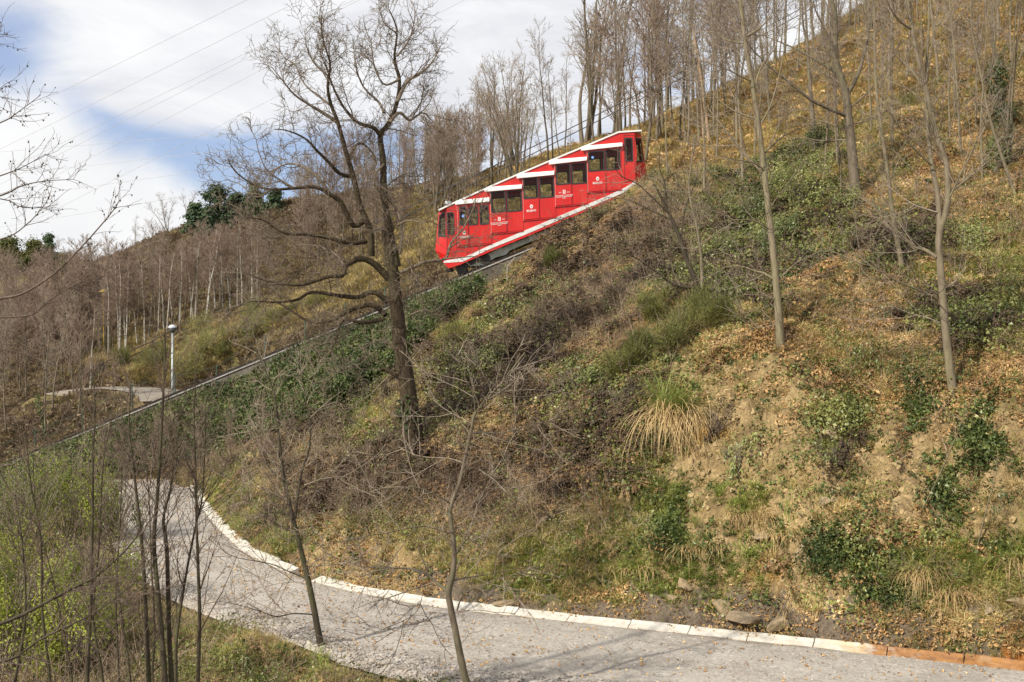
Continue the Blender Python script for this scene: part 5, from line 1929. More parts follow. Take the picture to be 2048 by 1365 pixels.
slim_list = [
    ([(1806, 542), (1788, 448), (1776, 351), (1764, 265), (1753, 187), (1749, 78), (1749, 0), (1745, -90)], 0.085, 'thin straight tree between the stout forked tree and the pale-based one', 'bark_grey', 0.5),
    ([(1630, 305), (1622, 195), (1616, 117), (1612, 39), (1606, -50)], 0.15, 'straight trunk rising behind the dark green shrubs on the right slope', 'bark_wood', 0.6),
    ([(2012, 262), (1998, 175), (1988, 109), (1983, 39), (1978, -50)], 0.13, 'ivy-clad tree near the top right corner', 'bark_wood', 0.6),
    ([(2032, 395), (1983, 249), (1963, 156), (1944, 58), (1942, -40)], 0.06, 'thin tree leaning left below the ivy-clad tree', 'bark_grey', 0.5),
    ([(1995, 350), (1990, 340), (2010, 300), (2018, 200), (2030, 60), (2036, -40)], 0.07, 'thin dark tree right of the ivy-clad tree', 'bark_wood', 0.5),
    ([(1404, 597), (1403, 525), (1397, 473), (1390, 438), (1378, 380), (1384, 320), (1392, 270)], 0.06, 'pale straight stem of the twiggy pair below the car', 'bark_grey', 0.3),
]
for k, (ps, r_, lb, bm_, t0_) in enumerate(slim_list):
    traced_tree('bare_tree', lb, 'tree', hit(*ps[0]), ps, (r_, 0.02), [], SLIM, bm_, 'twig_grey' if bm_ == 'bark_grey' else 'twig_wood', seed=90 + k, flare=0.25, t0=0.22, fac=1.25)
TW = [dict(n=4.5, L=(0.6, 1.7), ang=(30, 65), curl=0.3, up=0.03, rk=0.010, pts=6, rmin=0.006, short=0.4),
      dict(n=5.0, L=(0.3, 0.7), ang=(30, 65), curl=0.35, up=0.02, rk=0.010, pts=4, rmin=0.005),
      dict(n=4.0, L=(0.1, 0.35), ang=(30, 65), curl=0.35, up=0.02, rk=0.010, pts=3, rmin=0.004)]
traced_tree('bare_tree', 'dark leaning twiggy tree with pale sprays of twigs just right of the car', 'tree', hit(1401, 597),
            [(1401, 597), (1390, 561), (1373, 518), (1362, 483), (1345, 441), (1334, 420), (1310, 370)], (0.11, 0.03),
            [([(1397, 578), (1352, 571), (1316, 547), (1274, 518), (1211, 487)], 0.055, 0.010, -0.8),
             ([(1345, 441), (1300, 420), (1255, 400), (1215, 395)], 0.035, 0.008, 0.7),
             ([(1362, 483), (1370, 420), (1392, 360), (1396, 330)], 0.035, 0.008, 0.5),
             ([(1334, 420), (1330, 370), (1318, 330), (1322, 290)], 0.035, 0.008, -0.4),
             ([(1340, 430), (1280, 372), (1240, 350), (1205, 300)], 0.03, 0.007, -0.5),
             ([(1380, 540), (1430, 500), (1480, 530), (1500, 545)], 0.03, 0.007, 0.6),
             ([(1368, 500), (1330, 470), (1280, 450), (1260, 438)], 0.03, 0.007, 0.5)],
            TW, 'bark_dark', 'twig_grey', seed=33, flare=0.3, t0=0.25, fac=0.75)
# whips growing from the clay cut
WH = [dict(n=1.0, L=(0.2, 0.6), ang=(25, 50), curl=0.15, up=0.05, rk=0.008, pts=4, rmin=0.0035)]
for k, (ps, lb) in enumerate([([(1841, 1026), (1889, 928), (1925, 840), (1960, 760)], 'thin whip leaning right out of the clay cut below the pale-based tree'),
                              ([(1956, 1088), (1975, 1010), (1991, 955), (1996, 900)], 'short thin whip on the clay cut near the right edge')]):
    traced_tree('sapling', lb, 'sapling', hit(*ps[0]) - 0.1, ps, (0.022, 0.006), [], WH, 'bark_grey', 'twig_grey', seed=120 + k, flare=0.0, t0=0.2)

# ---- woodland trees: a few kinds built once, then copied


def wood_kind(rg, h, r0, style):
    """returns (trunk, crown) branches for a tree standing at the origin"""
    tb, cb = Branches(), Branches()
    lean = (rg.uniform(-0.06, 0.06), rg.uniform(-0.06, 0.06), 1)
    if style == 'multi':
        stems = rg.randint(3, 5)
    else:
        stems = 1
    for s_ in range(stems):
        d = norm3(lean) if stems == 1 else norm3((rg.uniform(-0.45, 0.45), rg.uniform(-0.4, 0.4), 1))
        n = 12
        hh = h * (1 if stems == 1 else rg.uniform(0.8, 1.0))
        tk = wander(rg, (rg.uniform(-.1, .1) * (stems > 1), 0, -0.4), d, hh, n, 0.07 if stems == 1 else 0.10, 0.03)
        rr = r0 * (1 if stems == 1 else rg.uniform(0.55, 0.8))
        tr_ = taper(n, rr, 0.018, 0.25)
        tb.add(tk, tr_)
        if style == 'birch':
            P = [dict(n=6.0, L=(0.8, 1.9), ang=(22, 42), curl=0.10, up=0.05, rk=0.012, pts=5, rmin=0.010, short=0.6, tip=0.8),
                 dict(n=8.0, L=(0.4, 0.9), ang=(20, 45), curl=0.15, up=0.0, rk=0.012, pts=4, rmin=0.011),
                 dict(n=5.0, L=(0.2, 0.55), ang=(20, 50), curl=0.2, up=-0.02, rk=0.012, pts=3, rmin=0.0105)]
            t0_, fac = 0.42, 1.0
        elif style == 'brush':
            P = [dict(n=7.0, L=(0.8, 2.0), ang=(22, 48), curl=0.14, up=0.07, rk=0.012, pts=5, rmin=0.011, short=0.5),
                 dict(n=7.0, L=(0.4, 1.0), ang=(20, 45), curl=0.18, up=0.05, rk=0.012, pts=4, rmin=0.012),
                 dict(n=5.0, L=(0.2, 0.5), ang=(20, 50), curl=0.2, up=0.03, rk=0.012, pts=3, rmin=0.0115)]
            t0_, fac = 0.25, 1.0
        elif style == 'multi':
            P = [dict(n=3.0, L=(1.0, 2.8), ang=(25, 50), curl=0.14, up=0.06, rk=0.013, pts=6, rmin=0.010, short=0.5),
                 dict(n=4.2, L=(0.5, 1.3), ang=(22, 48), curl=0.18, up=0.05, rk=0.012, pts=4, rmin=0.011),
                 dict(n=4.2, L=(0.2, 0.6), ang=(22, 50), curl=0.2, up=0.03, rk=0.012, pts=3, rmin=0.0105)]
            t0_, fac = 0.25, 1.0
        else:                                   # tall woodland pole
            P = [dict(n=3.8, L=(0.9, 2.6), ang=(28, 55), curl=0.14, up=0.07, rk=0.012, pts=6, rmin=0.010, short=0.5, tip=0.8),
                 dict(n=5.0, L=(0.5, 1.2), ang=(25, 50), curl=0.18, up=0.05, rk=0.012, pts=4, rmin=0.011),
                 dict(n=5.0, L=(0.2, 0.6), ang=(25, 50), curl=0.2, up=0.03, rk=0.012, pts=3, rmin=0.0105)]
            t0_, fac = 0.35, 1.0
        sprout(rg, cb, tk, tr_, 0, P, t0_, fac)
    return tb, cb


KINDS = {}


def make_kind(key, n, h, r0, style, bm_, tm_):
    KINDS[key] = []
    for k in range(n):
        rg = random.Random(hash((len(key), k, int(h * 10))) & 0xffff)
        tb, cb = wood_kind(rg, h, r0, style)
        KINDS[key].append((tb.mesh('trunk', MATS[bm_]), cb.mesh('crown', MATS[tm_]), h))


make_kind('birch', 3, 6.6, 0.07, 'birch', 'bark_birch', 'twig_red')
make_kind('brush', 4, 5.2, 0.05, 'brush', 'bark_wood', 'twig_red')
make_kind('pole', 4, 10.0, 0.088, 'pole', 'bark_wood', 'twig_wood')
make_kind('slim', 5, 8.0, 0.060, 'pole', 'bark_grey', 'twig_grey')
make_kind('multi', 3, 9.0, 0.15, 'multi', 'bark_wood', 'twig_wood')


def plant(key, x_, y_, height, name, label, cat, group, rg):
    tm_, cm_, h = rg.choice(KINDS[key])
    zb = float(hz(x_, y_))
    r_ = empty(name, (x_, y_, zb))
    s_ = height / h
    w_ = s_ * rg.uniform(0.85, 1.15)
    r_.scale = (w_, w_, s_)
    r_.rotation_euler = (0, 0, rg.uniform(0, 6.28))
    tag(r_, label, cat, group)
    link('trunk', tm_, r_)
    link('crown', cm_, r_)
    return r_


WR = random.Random(17)


def at_px(px, py, far=None):
    d = far or hit(px, py, 61.0)
    return ((px - CX) / F * d, d) if d else None


# birches along the grassy edge
birches = []
G4 = 'white-trunked birches beyond the track'
for (zx, zy) in ((690, 505), (725, 490), (745, 480), (770, 465), (800, 455), (880, 430), (955, 395), (983, 380), (1018, 365), (1040, 350), (1095, 330), (1165, 315), (1182, 305), (1235, 300), (1252, 290), (1290, 262), (1330, 245),
                 (1400, 230), (1450, 215), (1500, 205), (1550, 190), (1590, 180), (520, 745), (650, 520), (905, 405), (1130, 318), (1360, 238), (1065, 338)):
    q = at_px(zx / 3.102 + WR.uniform(-2, 2), 560 + zy / 3.102)
    if q:
        birches.append(plant('birch', q[0], q[1] + WR.uniform(0, 2.0), WR.uniform(5.4, 7.4), 'birch_tree', 'birch', 'birch', G4, WR))
ORD = 'first second third fourth fifth sixth seventh eighth ninth tenth eleventh twelfth thirteenth fourteenth'.split()
birches.sort(key=lambda o: o.location.x / o.location.y)
nb = len(birches)
for k, o in enumerate(birches):
    o['label'] = ('white-trunked birch beyond the track, %s from the left end of the row' % ORD[k]) if k < (nb + 1) // 2 else ('white-trunked birch beyond the track, %s from the oak end of the row' % ORD[nb - 1 - k])
# brown wood on the left hillside


def wood_label(px, d):
    zone = ('at the left edge of the picture', 'behind the far road bend', 'behind the street lamp', 'behind the left limbs of the oak', 'between the oak and the red car')[int(np.searchsorted([110, 260, 430, 780], px))]
    return 'bare brownish %s tree in the left hillside wood, %s' % ('lower' if d < 92 else 'middle' if d < 105 else 'upper', zone)


G5 = 'brown bare trees of the left hillside'
for _ in range(4000):
    if len([1 for o in bpy.data.objects if o.name.startswith('wood_tree')]) >= 235:
        break
    px, d = WR.uniform(-120, 960), WR.uniform(80, 118)
    x_ = (px - CX) / F * d
    zb = float(hz(x_, d))
    py = CY - F * zb / d
    lim = np.interp(px, [-120, 150, 219, 310, 414, 520, 700, 850, 960], [800, 770, 725, 688, 642, 606, 560, 460, 400])
    if py > lim - 3:
        continue
    top = np.interp(px, [-120, 0, 200, 300, 450, 960], [500, 520, 522, 490, 440, 300])
    if py < top + 8:
        continue
    if 215 < px < 420 and py < 545 and WR.random() < 0.8:
        continue
    if 350 < px < 590 and py < 505:
        continue
    key = 'brush' if WR.random() < 0.72 else 'pole'
    hh = WR.uniform(4.6, 7.4) if key == 'brush' else WR.uniform(6, 8.5)
    if px < 400:
        hh = min(hh, (py - top + WR.uniform(-12, 46)) / F * d)
    if 340 < px < 590:
        hh = min(hh, (py - 462 + WR.uniform(-25, 16)) / F * d)
    if hh < 1.6:
        continue
    plant(key, x_, d, hh, 'wood_tree',
          wood_label(px, d), 'tree', G5, WR)
# trees left of the far road bend
near_left = [((92, 882), 250, 'pole', 'thick ivy-footed tree nearest the track at far left'), ((105, 824), 240, 'pole', 'bare tree just right of the thick ivy-footed tree'),
             ((164, 827), 230, 'pole', 'paired slim trunk before the far road bend, right one'), ((156, 838), 200, 'brush', 'paired slim trunk before the far road bend, left one'),
             ((226, 798), 95, 'brush', 'small bushy tree standing in the bend of the far road'), ((198, 772), 150, 'pole', 'thin tree at the edge of the far road bend'),
             ((126, 776), 170, 'pole', 'thin tree left of the far road bend'), ((14, 868), 240, 'pole', 'thin tree by the track at the left picture edge'),
             ((52, 800), 190, 'brush', 'bare tree between the left edge and the thick ivy-footed tree'), ((92, 790), 200, 'pole', 'bare tree behind the thick ivy-footed tree'),
             ((36, 770), 210, 'pole', 'bare tree in the left wood behind the thin edge tree'), ((-40, 860), 260, 'multi', 'bare tree at the very left end of the track')]
for (px, py), hp, key, lb in near_left:
    q = at_px(px, py)
    plant(key, q[0], q[1], hp / F * q[1], 'bare_tree', lb, 'tree', 'bare trees around the far road bend', WR)
for _ in range(26):
    px, py = WR.uniform(-80, 170), WR.uniform(640, 800)
    q = at_px(px, py)
    if q:
        plant(WR.choice(['brush', 'pole', 'brush']), q[0], q[1], WR.uniform(5, 8), 'wood_tree', wood_label(px, q[1]), 'tree', G5, WR)
# the skyline behind the car and up the right-hand hill
sky_list = [((1170, 292), 420, 'multi', 'many-stemmed spreading bare tree above the middle of the red car'), ((1242, 262), 330, 'pole', 'tall pole-like tree above the upper half of the red car'),
            ((1312, 288), 420, 'pole', 'tall straight tree just right of the top of the red car'), ((1322, 280), 380, 'pole', 'twin of the tall straight tree just right of the red car'),
            ((1361, 286), 300, 'pole', 'leaning slim tree right of the twin tall trees'), ((1200, 275), 260, 'pole', 'slim bare tree beside the many-stemmed tree'),
            ((985, 335), 250, 'multi', 'spreading bare tree behind the third window bay of the car'), ((905, 385), 200, 'multi', 'bare tree over the lower end of the red car'),
            ((1035, 322), 260, 'multi', 'broad bare tree on the skyline above the car roof'), ((1095, 305), 280, 'pole', 'bare tree left of the many-stemmed tree'),
            ((1470, 258), 340, 'pole', 'tall tree right of the two broken pale trunks'), ((1540, 250), 330, 'pole', 'tall tree behind the left tree of the clay brow'),
            ((1280, 285), 260, 'pole', 'slim tree touching the upper end of the red car'), ((845, 400), 180, 'multi', 'bare tree between the oak and the red car')]
for (px, py), hp, key, lb in sky_list:
    q = at_px(px, py)
    if not q:
        q = at_px(px, py, 84.0)
    plant(key, q[0], q[1], hp / F * q[1], 'bare_tree', lb, 'tree', 'bare trees along the skyline above the car', WR)
G6 = 'bare trees crowding the crest of the hill'
cnt = 0
for _ in range(2000):
    if cnt >= 88:
        break
    px = WR.uniform(860, 1830)
    d = WR.uniform(70, 98)
    x_ = (px - CX) / F * d
    zb = float(hz(x_, d))
    py = CY - F * zb / d
    skyl = np.interp(px, [860, 1000, 1200, 1333, 1456, 1643, 1753, 1830], [375, 340, 285, 238, 180, 80, 8, -60])
    if py > skyl + 75 or (px > 1500 and WR.random() < 0.35):
        continue
    key = WR.choice(['pole', 'pole', 'multi', 'brush']) if px < 1250 else WR.choice(['pole', 'pole', 'pole', 'brush'])
    hp = WR.uniform(110, 230) if px < 1150 else WR.uniform(180, 360)
    plant(key, x_, d, hp / F * d, 'crest_tree', 'bare %s on the hill crest, %s' % ({'pole': 'tall trunk', 'multi': 'many-stemmed tree', 'brush': 'twiggy small tree'}[key],
          ('above the lower cab of the red car', 'above the middle of the red car', 'above the top of the red car', 'near the two broken pale trunks', 'behind the stout forked tree', 'near the top right corner')[int(np.searchsorted([1000, 1180, 1330, 1500, 1680], px))]), 'tree', G6, WR)
    cnt += 1
# slim pale trees scattered over the upper right slope
G14 = 'slim pale trees of the upper right slope'
taken = [(1560, 690), (1905, 785), (1710, 390), (1806, 540), (2010, 260)]
cnt = 0
for _ in range(3000):
    if cnt >= 46:
        break
    px, py = WR.uniform(1330, 2090), WR.uniform(20, 420)
    skyl = np.interp(px, [1333, 1456, 1643, 1753, 1830], [238, 180, 80, 8, -60])
    if py < skyl or py > 440 - 0.05 * (px - 1300) or WR.random() > np.interp(py - skyl, [0, 120, 400], [1.0, 0.6, 0.25]):
        continue
    if min(math.hypot((px - a) * 1.0, (py - b_) * 0.6) for a, b_ in taken) < 26:
        continue
    d = hit(px, py, 34)
    if not d:
        continue
    taken.append((px, py))
    o = plant('slim', (px - CX) / F * d, d, WR.uniform(6.5, 11), 'slim_tree', 'tree', 'tree', G14, WR)
    near = min([((1560, 690), 'behind the left brow tree'), ((1712, 392), 'around the stout forked tree'), ((1905, 785), 'behind the pale-based forked tree'), ((2010, 262), 'near the ivy-clad tree'),
                ((1410, 280), 'near the two broken pale trunks'), ((1625, 300), 'near the straight trunk behind dark shrubs')], key=lambda k: math.hypot(k[0][0] - px, (k[0][1] - py) * 0.5))
    o['label'] = 'slim pale bare tree %s on the slope, %s' % ('high' if py - skyl < 110 else 'halfway' if py - skyl < 230 else 'low', near[1])
    cnt += 1
# leafless thickets overhanging the far end of the road
for (px, py), hp, lb in [((250, 1000), 150, 'bare brown thicket left of the far end of the gravel road'), ((300, 978), 150, 'bare brown thicket overhanging the far end of the gravel road'), ((352, 972), 160, 'bare brown thicket at the right of the far end of the road'),
                         ((405, 955), 130, 'bare brown shrub above the far end of the kerb'), ((455, 930), 110, 'bare shrub at the foot of the ivy bank'), ((520, 905), 110, 'bare shrub between ivy bank and the grassy mound'), ((585, 880), 100, 'bare shrub below the ivy bank near the forking young tree top'),
                         ((205, 1010), 150, 'bare thicket above the green bushes on the left'), ((650, 850), 90, 'bare shrub below the ivy left of the oak'), ((1000, 700), 60, 'dead twiggy shrub on the shaded hollow right of the oak'), ((1075, 660), 60, 'dead twiggy shrub above the shaded hollow')]:
    q = at_px(px, py, hit(px, py))
    plant('brush', q[0], min(q[1], 57.0), hp / F * q[1], 'bare_shrub', lb, 'shrub', 'leafless shrubs on the near slope', WR)
# isolated trees on the left skyline
for (px, py), hp, key, lb in [((268, 490), 75, 'pole', 'lone thin bare tree on the left skyline'), ((338, 470), 85, 'multi', 'bare round-crowned tree left of the dark evergreens'), ((372, 455), 75, 'multi', 'bare tree touching the left side of the dark evergreens'),
                              ((95, 505), 70, 'brush', 'bare twiggy tree beside the far-left evergreen')]:
    q = at_px(px, py)
    if not q:
        q = at_px(px, py, 114)
    plant(key, q[0], q[1], hp / F * q[1], 'bare_tree', lb, 'tree', 'bare trees on the left skyline', WR)
# two broken trunks
for k, (ps, r_, lb) in enumerate([([(1407, 280), (1396, 141), (1387, 59)], 0.125, 'taller broken pale trunk without branches right of the car'), ([(1418, 282), (1407, 190), (1398, 126)], 0.12, 'shorter broken pale trunk beside its taller twin')]):
    d_ = hit(*ps[0], 61) or 70
    tk = px_limb(ps, d_, 9)
    zb = float(hz(tk[0][0], tk[0][1]))
    B_ = Branches()
    B_.add([(tk[0][0], tk[0][1], zb - 0.4)] + tk, taper(10, r_, r_ * 0.6, 0.2))
    B_.add([tk[-1], (tk[-1][0] + 0.03, tk[-1][1], tk[-1][2] + 0.25), (tk[-1][0] + 0.05, tk[-1][1], tk[-1][2] + 0.4)], [r_ * 0.58, r_ * 0.3, 0.01])
    me_ = B_.mesh('broken_trunk', MATS['bark_stub'])
    me_.transform(Matrix.Translation((-tk[0][0], -tk[0][1], -zb)))
    o = link('broken_trunk', me_, None, (tk[0][0], tk[0][1], zb))
    tag(o, lb, 'tree trunk', 'broken pale trunks')

# ------------------------------------------------------------------ ground cover: small tufts, leaves and twigs, instanced on the slope
NPX = np.random.default_rng(3)


def proto(name, V, Fc, mtl):
    me_ = raw_mesh(name, V, Fc, MATS[mtl])
    return bpy.data.objects.new(name, me_)          # never linked: only its geometry is used


def p_tuft(seed, n, h, spread, w, bend):
    rg = random.Random(seed)
    V, Fc = [], []
    for _ in range(n):
        a = rg.uniform(0, 6.283)
        r0 = spread * math.sqrt(rg.random()) * 0.6
        bx_, by_ = r0 * math.cos(a), r0 * math.sin(a)
        a2 = a + rg.uniform(-0.9, 0.9)
        L = h * rg.uniform(0.45, 1.1)
        b = bend * rg.uniform(0.3, 1.5)
        pts = []
        th = rg.uniform(0.02, 0.4)
        p = [bx_, by_, -0.03]
        for k in range(4):
            pts.append(tuple(p))
            st = L / 3
            p = [p[0] + st * math.sin(th) * math.cos(a2), p[1] + st * math.sin(th) * math.sin(a2), p[2] + st * math.cos(th)]
            th += b * 0.55
        sx, sy = -math.sin(a2), math.cos(a2)
        o = len(V)
        for k, q in enumerate(pts[:3]):
            ww = w * (1, 0.85, 0.55)[k]
            V += [(q[0] - sx * ww, q[1] - sy * ww, q[2]), (q[0] + sx * ww, q[1] + sy * ww, q[2])]
        V.append(pts[3])
        Fc += [(o, o + 1, o + 3, o + 2), (o + 2, o + 3, o + 5, o + 4), (o + 4, o + 5, o + 6)]
    return V, Fc


def leaf_at(rg, V, Fc, p, nrm, size, asp=0.62, fold=0.25):
    n = Vector(nrm).normalized()
    u = n.cross(Vector(vec_rand(rg))).normalized()
    v = n.cross(u)
    p = Vector(p)
    o = len(V)
    V += [tuple(p - u * size * 0.5), tuple(p + v * size * asp * 0.5 + n * size * fold), tuple(p + u * size * 0.5), tuple(p - v * size * asp * 0.5 + n * size * fold)]
    Fc += [(o, o + 1, o + 2), (o, o + 2, o + 3)]


def p_leaves(seed, n, spread, zmax, size, up, asp=0.62, fold=0.2):
    rg = random.Random(seed)
    V, Fc = [], []
    for _ in range(n):
        a, r_ = rg.uniform(0, 6.283), spread * math.sqrt(rg.random())
        d = vec_rand(rg)
        leaf_at(rg, V, Fc, (r_ * math.cos(a), r_ * math.sin(a), rg.uniform(0, zmax)), (d[0], d[1], d[2] + up), size * rg.uniform(0.6, 1.25), asp, fold)
    return V, Fc


def p_bracken(seed, n, L):
    rg = random.Random(seed)
    V, Fc = [], []
    for _ in range(n):
        a = rg.uniform(0, 6.283)
        th = rg.uniform(0.3, 0.9)
        p = Vector((rg.uniform(-.1, .1), rg.uniform(-.1, .1), 0))
        d = Vector((math.sin(th) * math.cos(a), math.sin(th) * math.sin(a), math.cos(th)))
        side = Vector((-math.sin(a), math.cos(a), 0))
        m = 9
        for k in range(m):
            q = p + d * (L * rg.uniform(0.8, 1.1) / m)
            d = (d + Vector((0, 0, -0.20)) + Vector(vec_rand(rg)) * 0.12).normalized()
            o = len(V)
            V += [tuple(p - side * 0.008), tuple(p + side * 0.008), tuple(q)]
            Fc.append((o, o + 1, o + 2))
            lw = L * 0.15 * (1 - k / m) + 0.015
            for s_ in (-1, 1):
                e = q + side * s_ * lw + d * lw * 0.4 + Vector((0, 0, -lw * rg.uniform(0.2, 0.8))) + Vector(vec_rand(rg)) * 0.03
                o = len(V)
                V += [tuple(q), tuple(q.lerp(e, 0.5) + d * 0.03), tuple(e), tuple(q.lerp(e, 0.5) - d * 0.03)]
                Fc += [(o, o + 1, o + 2), (o, o + 2, o + 3)]
            p = q
    return V, Fc


def p_twigs(seed, n, L, r_):
    rg = random.Random(seed)
    B_ = Branches()
    P = [dict(n=4.0, L=(0.15 * L, 0.5 * L), ang=(25, 60), curl=0.25, up=0.0, rk=0.02, pts=4, rmin=r_ * 0.6)]
    for _ in range(n):
        a = rg.uniform(0, 6.283)
        th = rg.uniform(0.1, 1.25)
        pts = wander(rg, (rg.uniform(-.25, .25), rg.uniform(-.25, .25), -0.05), (math.sin(th) * math.cos(a), math.sin(th) * math.sin(a), math.cos(th)), L * rg.uniform(0.5, 1.1), 6, 0.22, -0.05)
        rd = taper(6, r_, r_ * 0.5)
        B_.add(pts, rd)
        sprout(rg, B_, pts, rd, 0, P, 0.2)
    me_ = B_.mesh('twigs', None)
    V = [tuple(v.co) for v in me_.vertices]
    Fc = [tuple(p.vertices) for p in me_.polygons]
    return V, Fc


def p_stone(seed, s_):
    rg = random.Random(seed)
    V = []
    for i, (x, y, z) in enumerate([(1, 0, 0), (-1, 0, 0), (0, 1, 0), (0, -1, 0), (0, 0, 1), (0, 0, -1), (.7, .7, .4), (-.7, .7, -.3), (.7, -.7, -.3), (-.7, -.7, .5)]):
        k = rg.uniform(0.7, 1.15)
        V.append((x * s_ * k, y * s_ * k * 0.8, z * s_ * k * 0.6))
    bm = bmesh.new()
    for v in V:
        bm.verts.new(v)
    bmesh.ops.convex_hull(bm, input=bm.verts)
    bm.verts.ensure_lookup_table()
    loose = [v for v in bm.verts if not v.link_faces]
    bmesh.ops.delete(bm, geom=loose, context='VERTS')
    bm.verts.index_update()
    Vo = [tuple(v.co) for v in bm.verts]
    Fo = [tuple(v.index for v in f.verts) for f in bm.faces]
    bm.free()
    return Vo, Fo


def cover(name, label, cat, P, protos, nrm, smin, smax, align=0.5, far_scale=True):
    """one stuff object whose points carry small meshes"""
    n = len(P)
    if n == 0:
        return
    me_ = bpy.data.meshes.new(name)
    me_.vertices.add(n)
    me_.vertices.foreach_set('co', np.ascontiguousarray(P, dtype=np.float32).ravel())
    up = np.array([0, 0, 1.0])
    w = nrm * align + up * (1 - align)
    w /= np.linalg.norm(w, axis=1, keepdims=True)
    ph = NPX.uniform(0, 2 * np.pi, n)
    r0 = np.stack([np.cos(ph), np.sin(ph), np.zeros(n)], -1)
    xx = r0 - w * (r0 * w).sum(1, keepdims=True)
    xx /= np.linalg.norm(xx, axis=1, keepdims=True)
    yy = np.cross(w, xx)
    # columns xx, yy, w -> euler XYZ
    ry = -np.arcsin(np.clip(xx[:, 2], -1, 1))
    rx = np.arctan2(yy[:, 2], w[:, 2])
    rz_ = np.arctan2(xx[:, 1], xx[:, 0])
    e = np.stack([rx, ry, rz_], -1).astype(np.float32)
    at = me_.attributes.new('rot', 'FLOAT_VECTOR', 'POINT')
    at.data.foreach_set('vector', e.ravel())
    sc = NPX.uniform(smin, smax, n)
    if far_scale:
        sc = sc * np.clip(P[:, 1] / 38.0, 0.75, 2.6) ** 0.55
    at = me_.attributes.new('scl', 'FLOAT', 'POINT')
    at.data.foreach_set('value', sc.astype(np.float32))
    at = me_.attributes.new('pick', 'INT', 'POINT')
    at.data.foreach_set('value', NPX.integers(0, len(protos), n).astype(np.int32))
    o = link(name, me_)
    tag(o, label, cat, None, 'stuff')
    ng = bpy.data.node_groups.new(name, 'GeometryNodeTree')
    ng.interface.new_socket('Geometry', in_out='INPUT', socket_type='NodeSocketGeometry')
    ng.interface.new_socket('Geometry', in_out='OUTPUT', socket_type='NodeSocketGeometry')
    N = ng.nodes
    gi, go = N.new('NodeGroupInput'), N.new('NodeGroupOutput')
    ip = N.new('GeometryNodeInstanceOnPoints')
    j = N.new('GeometryNodeJoinGeometry')
    for pr_ in protos:
        oi = N.new('GeometryNodeObjectInfo')
        oi.inputs['Object'].default_value = pr_
        oi.inputs['As Instance'].default_value = False
        g2 = N.new('GeometryNodeGeometryToInstance')
        ng.links.new(oi.outputs['Geometry'], g2.inputs[0])
        ng.links.new(g2.outputs[0], j.inputs[0])

    def na(nm, ty):
        a = N.new('GeometryNodeInputNamedAttribute')
        a.data_type = ty
        a.inputs['Name'].default_value = nm
        return a.outputs['Attribute']
    ng.links.new(gi.outputs[0], ip.inputs['Points'])
    ng.links.new(j.outputs[0], ip.inputs['Instance'])
    ip.inputs['Pick Instance'].default_value = True
    ng.links.new(na('pick', 'INT'), ip.inputs['Instance Index'])
    ng.links.new(na('rot', 'FLOAT_VECTOR'), ip.inputs['Rotation'])
    ng.links.new(na('scl', 'FLOAT'), ip.inputs['Scale'])
    ng.links.new(ip.outputs[0], go.inputs[0])
    md = o.modifiers.new('scatter', 'NODES')
    md.node_group = ng
    return o


# candidate points, spread evenly over the picture of the slope
NC = 900000
cpx = NPX.uniform(-160, 2210, NC)
cd = np.exp(NPX.uniform(math.log(13.5), math.log(118.0), NC))
cx3 = (cpx - CX) / F * cd
cz3 = hz(cx3, cd)
cn3 = hnorm(cx3, cd)
cP = np.stack([cx3, cd, cz3], -1)
vd = cP / np.linalg.norm(cP, axis=1, keepdims=True)
facing = np.clip(-(cn3 * vd).sum(1), 0.03, 1) / np.maximum(cn3[:, 2], 0.25)
_, cpy = proj(cx3, cd, cz3)
rdist = np.full(NC, 99.0)
nr_ = (cd < 62) & (cd > 13) & (np.abs(cx3) < 45)
# signed distance to the road bed via the terrain grid's own distance field
ix_ = np.clip(np.searchsorted(xs, cx3), 0, len(xs) - 1)
iy_ = np.clip(np.searchsorted(ys, cd), 0, len(ys) - 1)
rdist = dist[iy_, ix_]
cutv = np.maximum(cutm, far_cut)[iy_, ix_]
kseg = seg[iy_, ix_]
pathd = fpd[iy_, ix_]
ontrack = (cd > 57.9) & (cd < 61.7) & (cx3 < 8.0)
inview = (cpy > -60) & (cpy < 1480)
ok = inview & (rdist > 0.22) & ~ontrack & (pathd > 2.0) & ~((kseg < 0.42) & (cx3 > -12.5))
fc_ = np.clip(facing, 0.05, 2.2) / 2.2
near_ = cd < 57.9
nA = fbm(cx3 * 0.45, cd * 0.45, 100, 3)
nB = fbm(cx3 * 0.8 + 7, cd * 0.8, 130, 3)
nC = fbm(cx3 * 0.3 - 4, cd * 0.3 + 11, 160, 3)


def blobs(L):
    m_ = np.zeros(NC)
    for b in L:
        m_ = np.maximum(m_, blob(cpx, cpy, *b))
    return m_


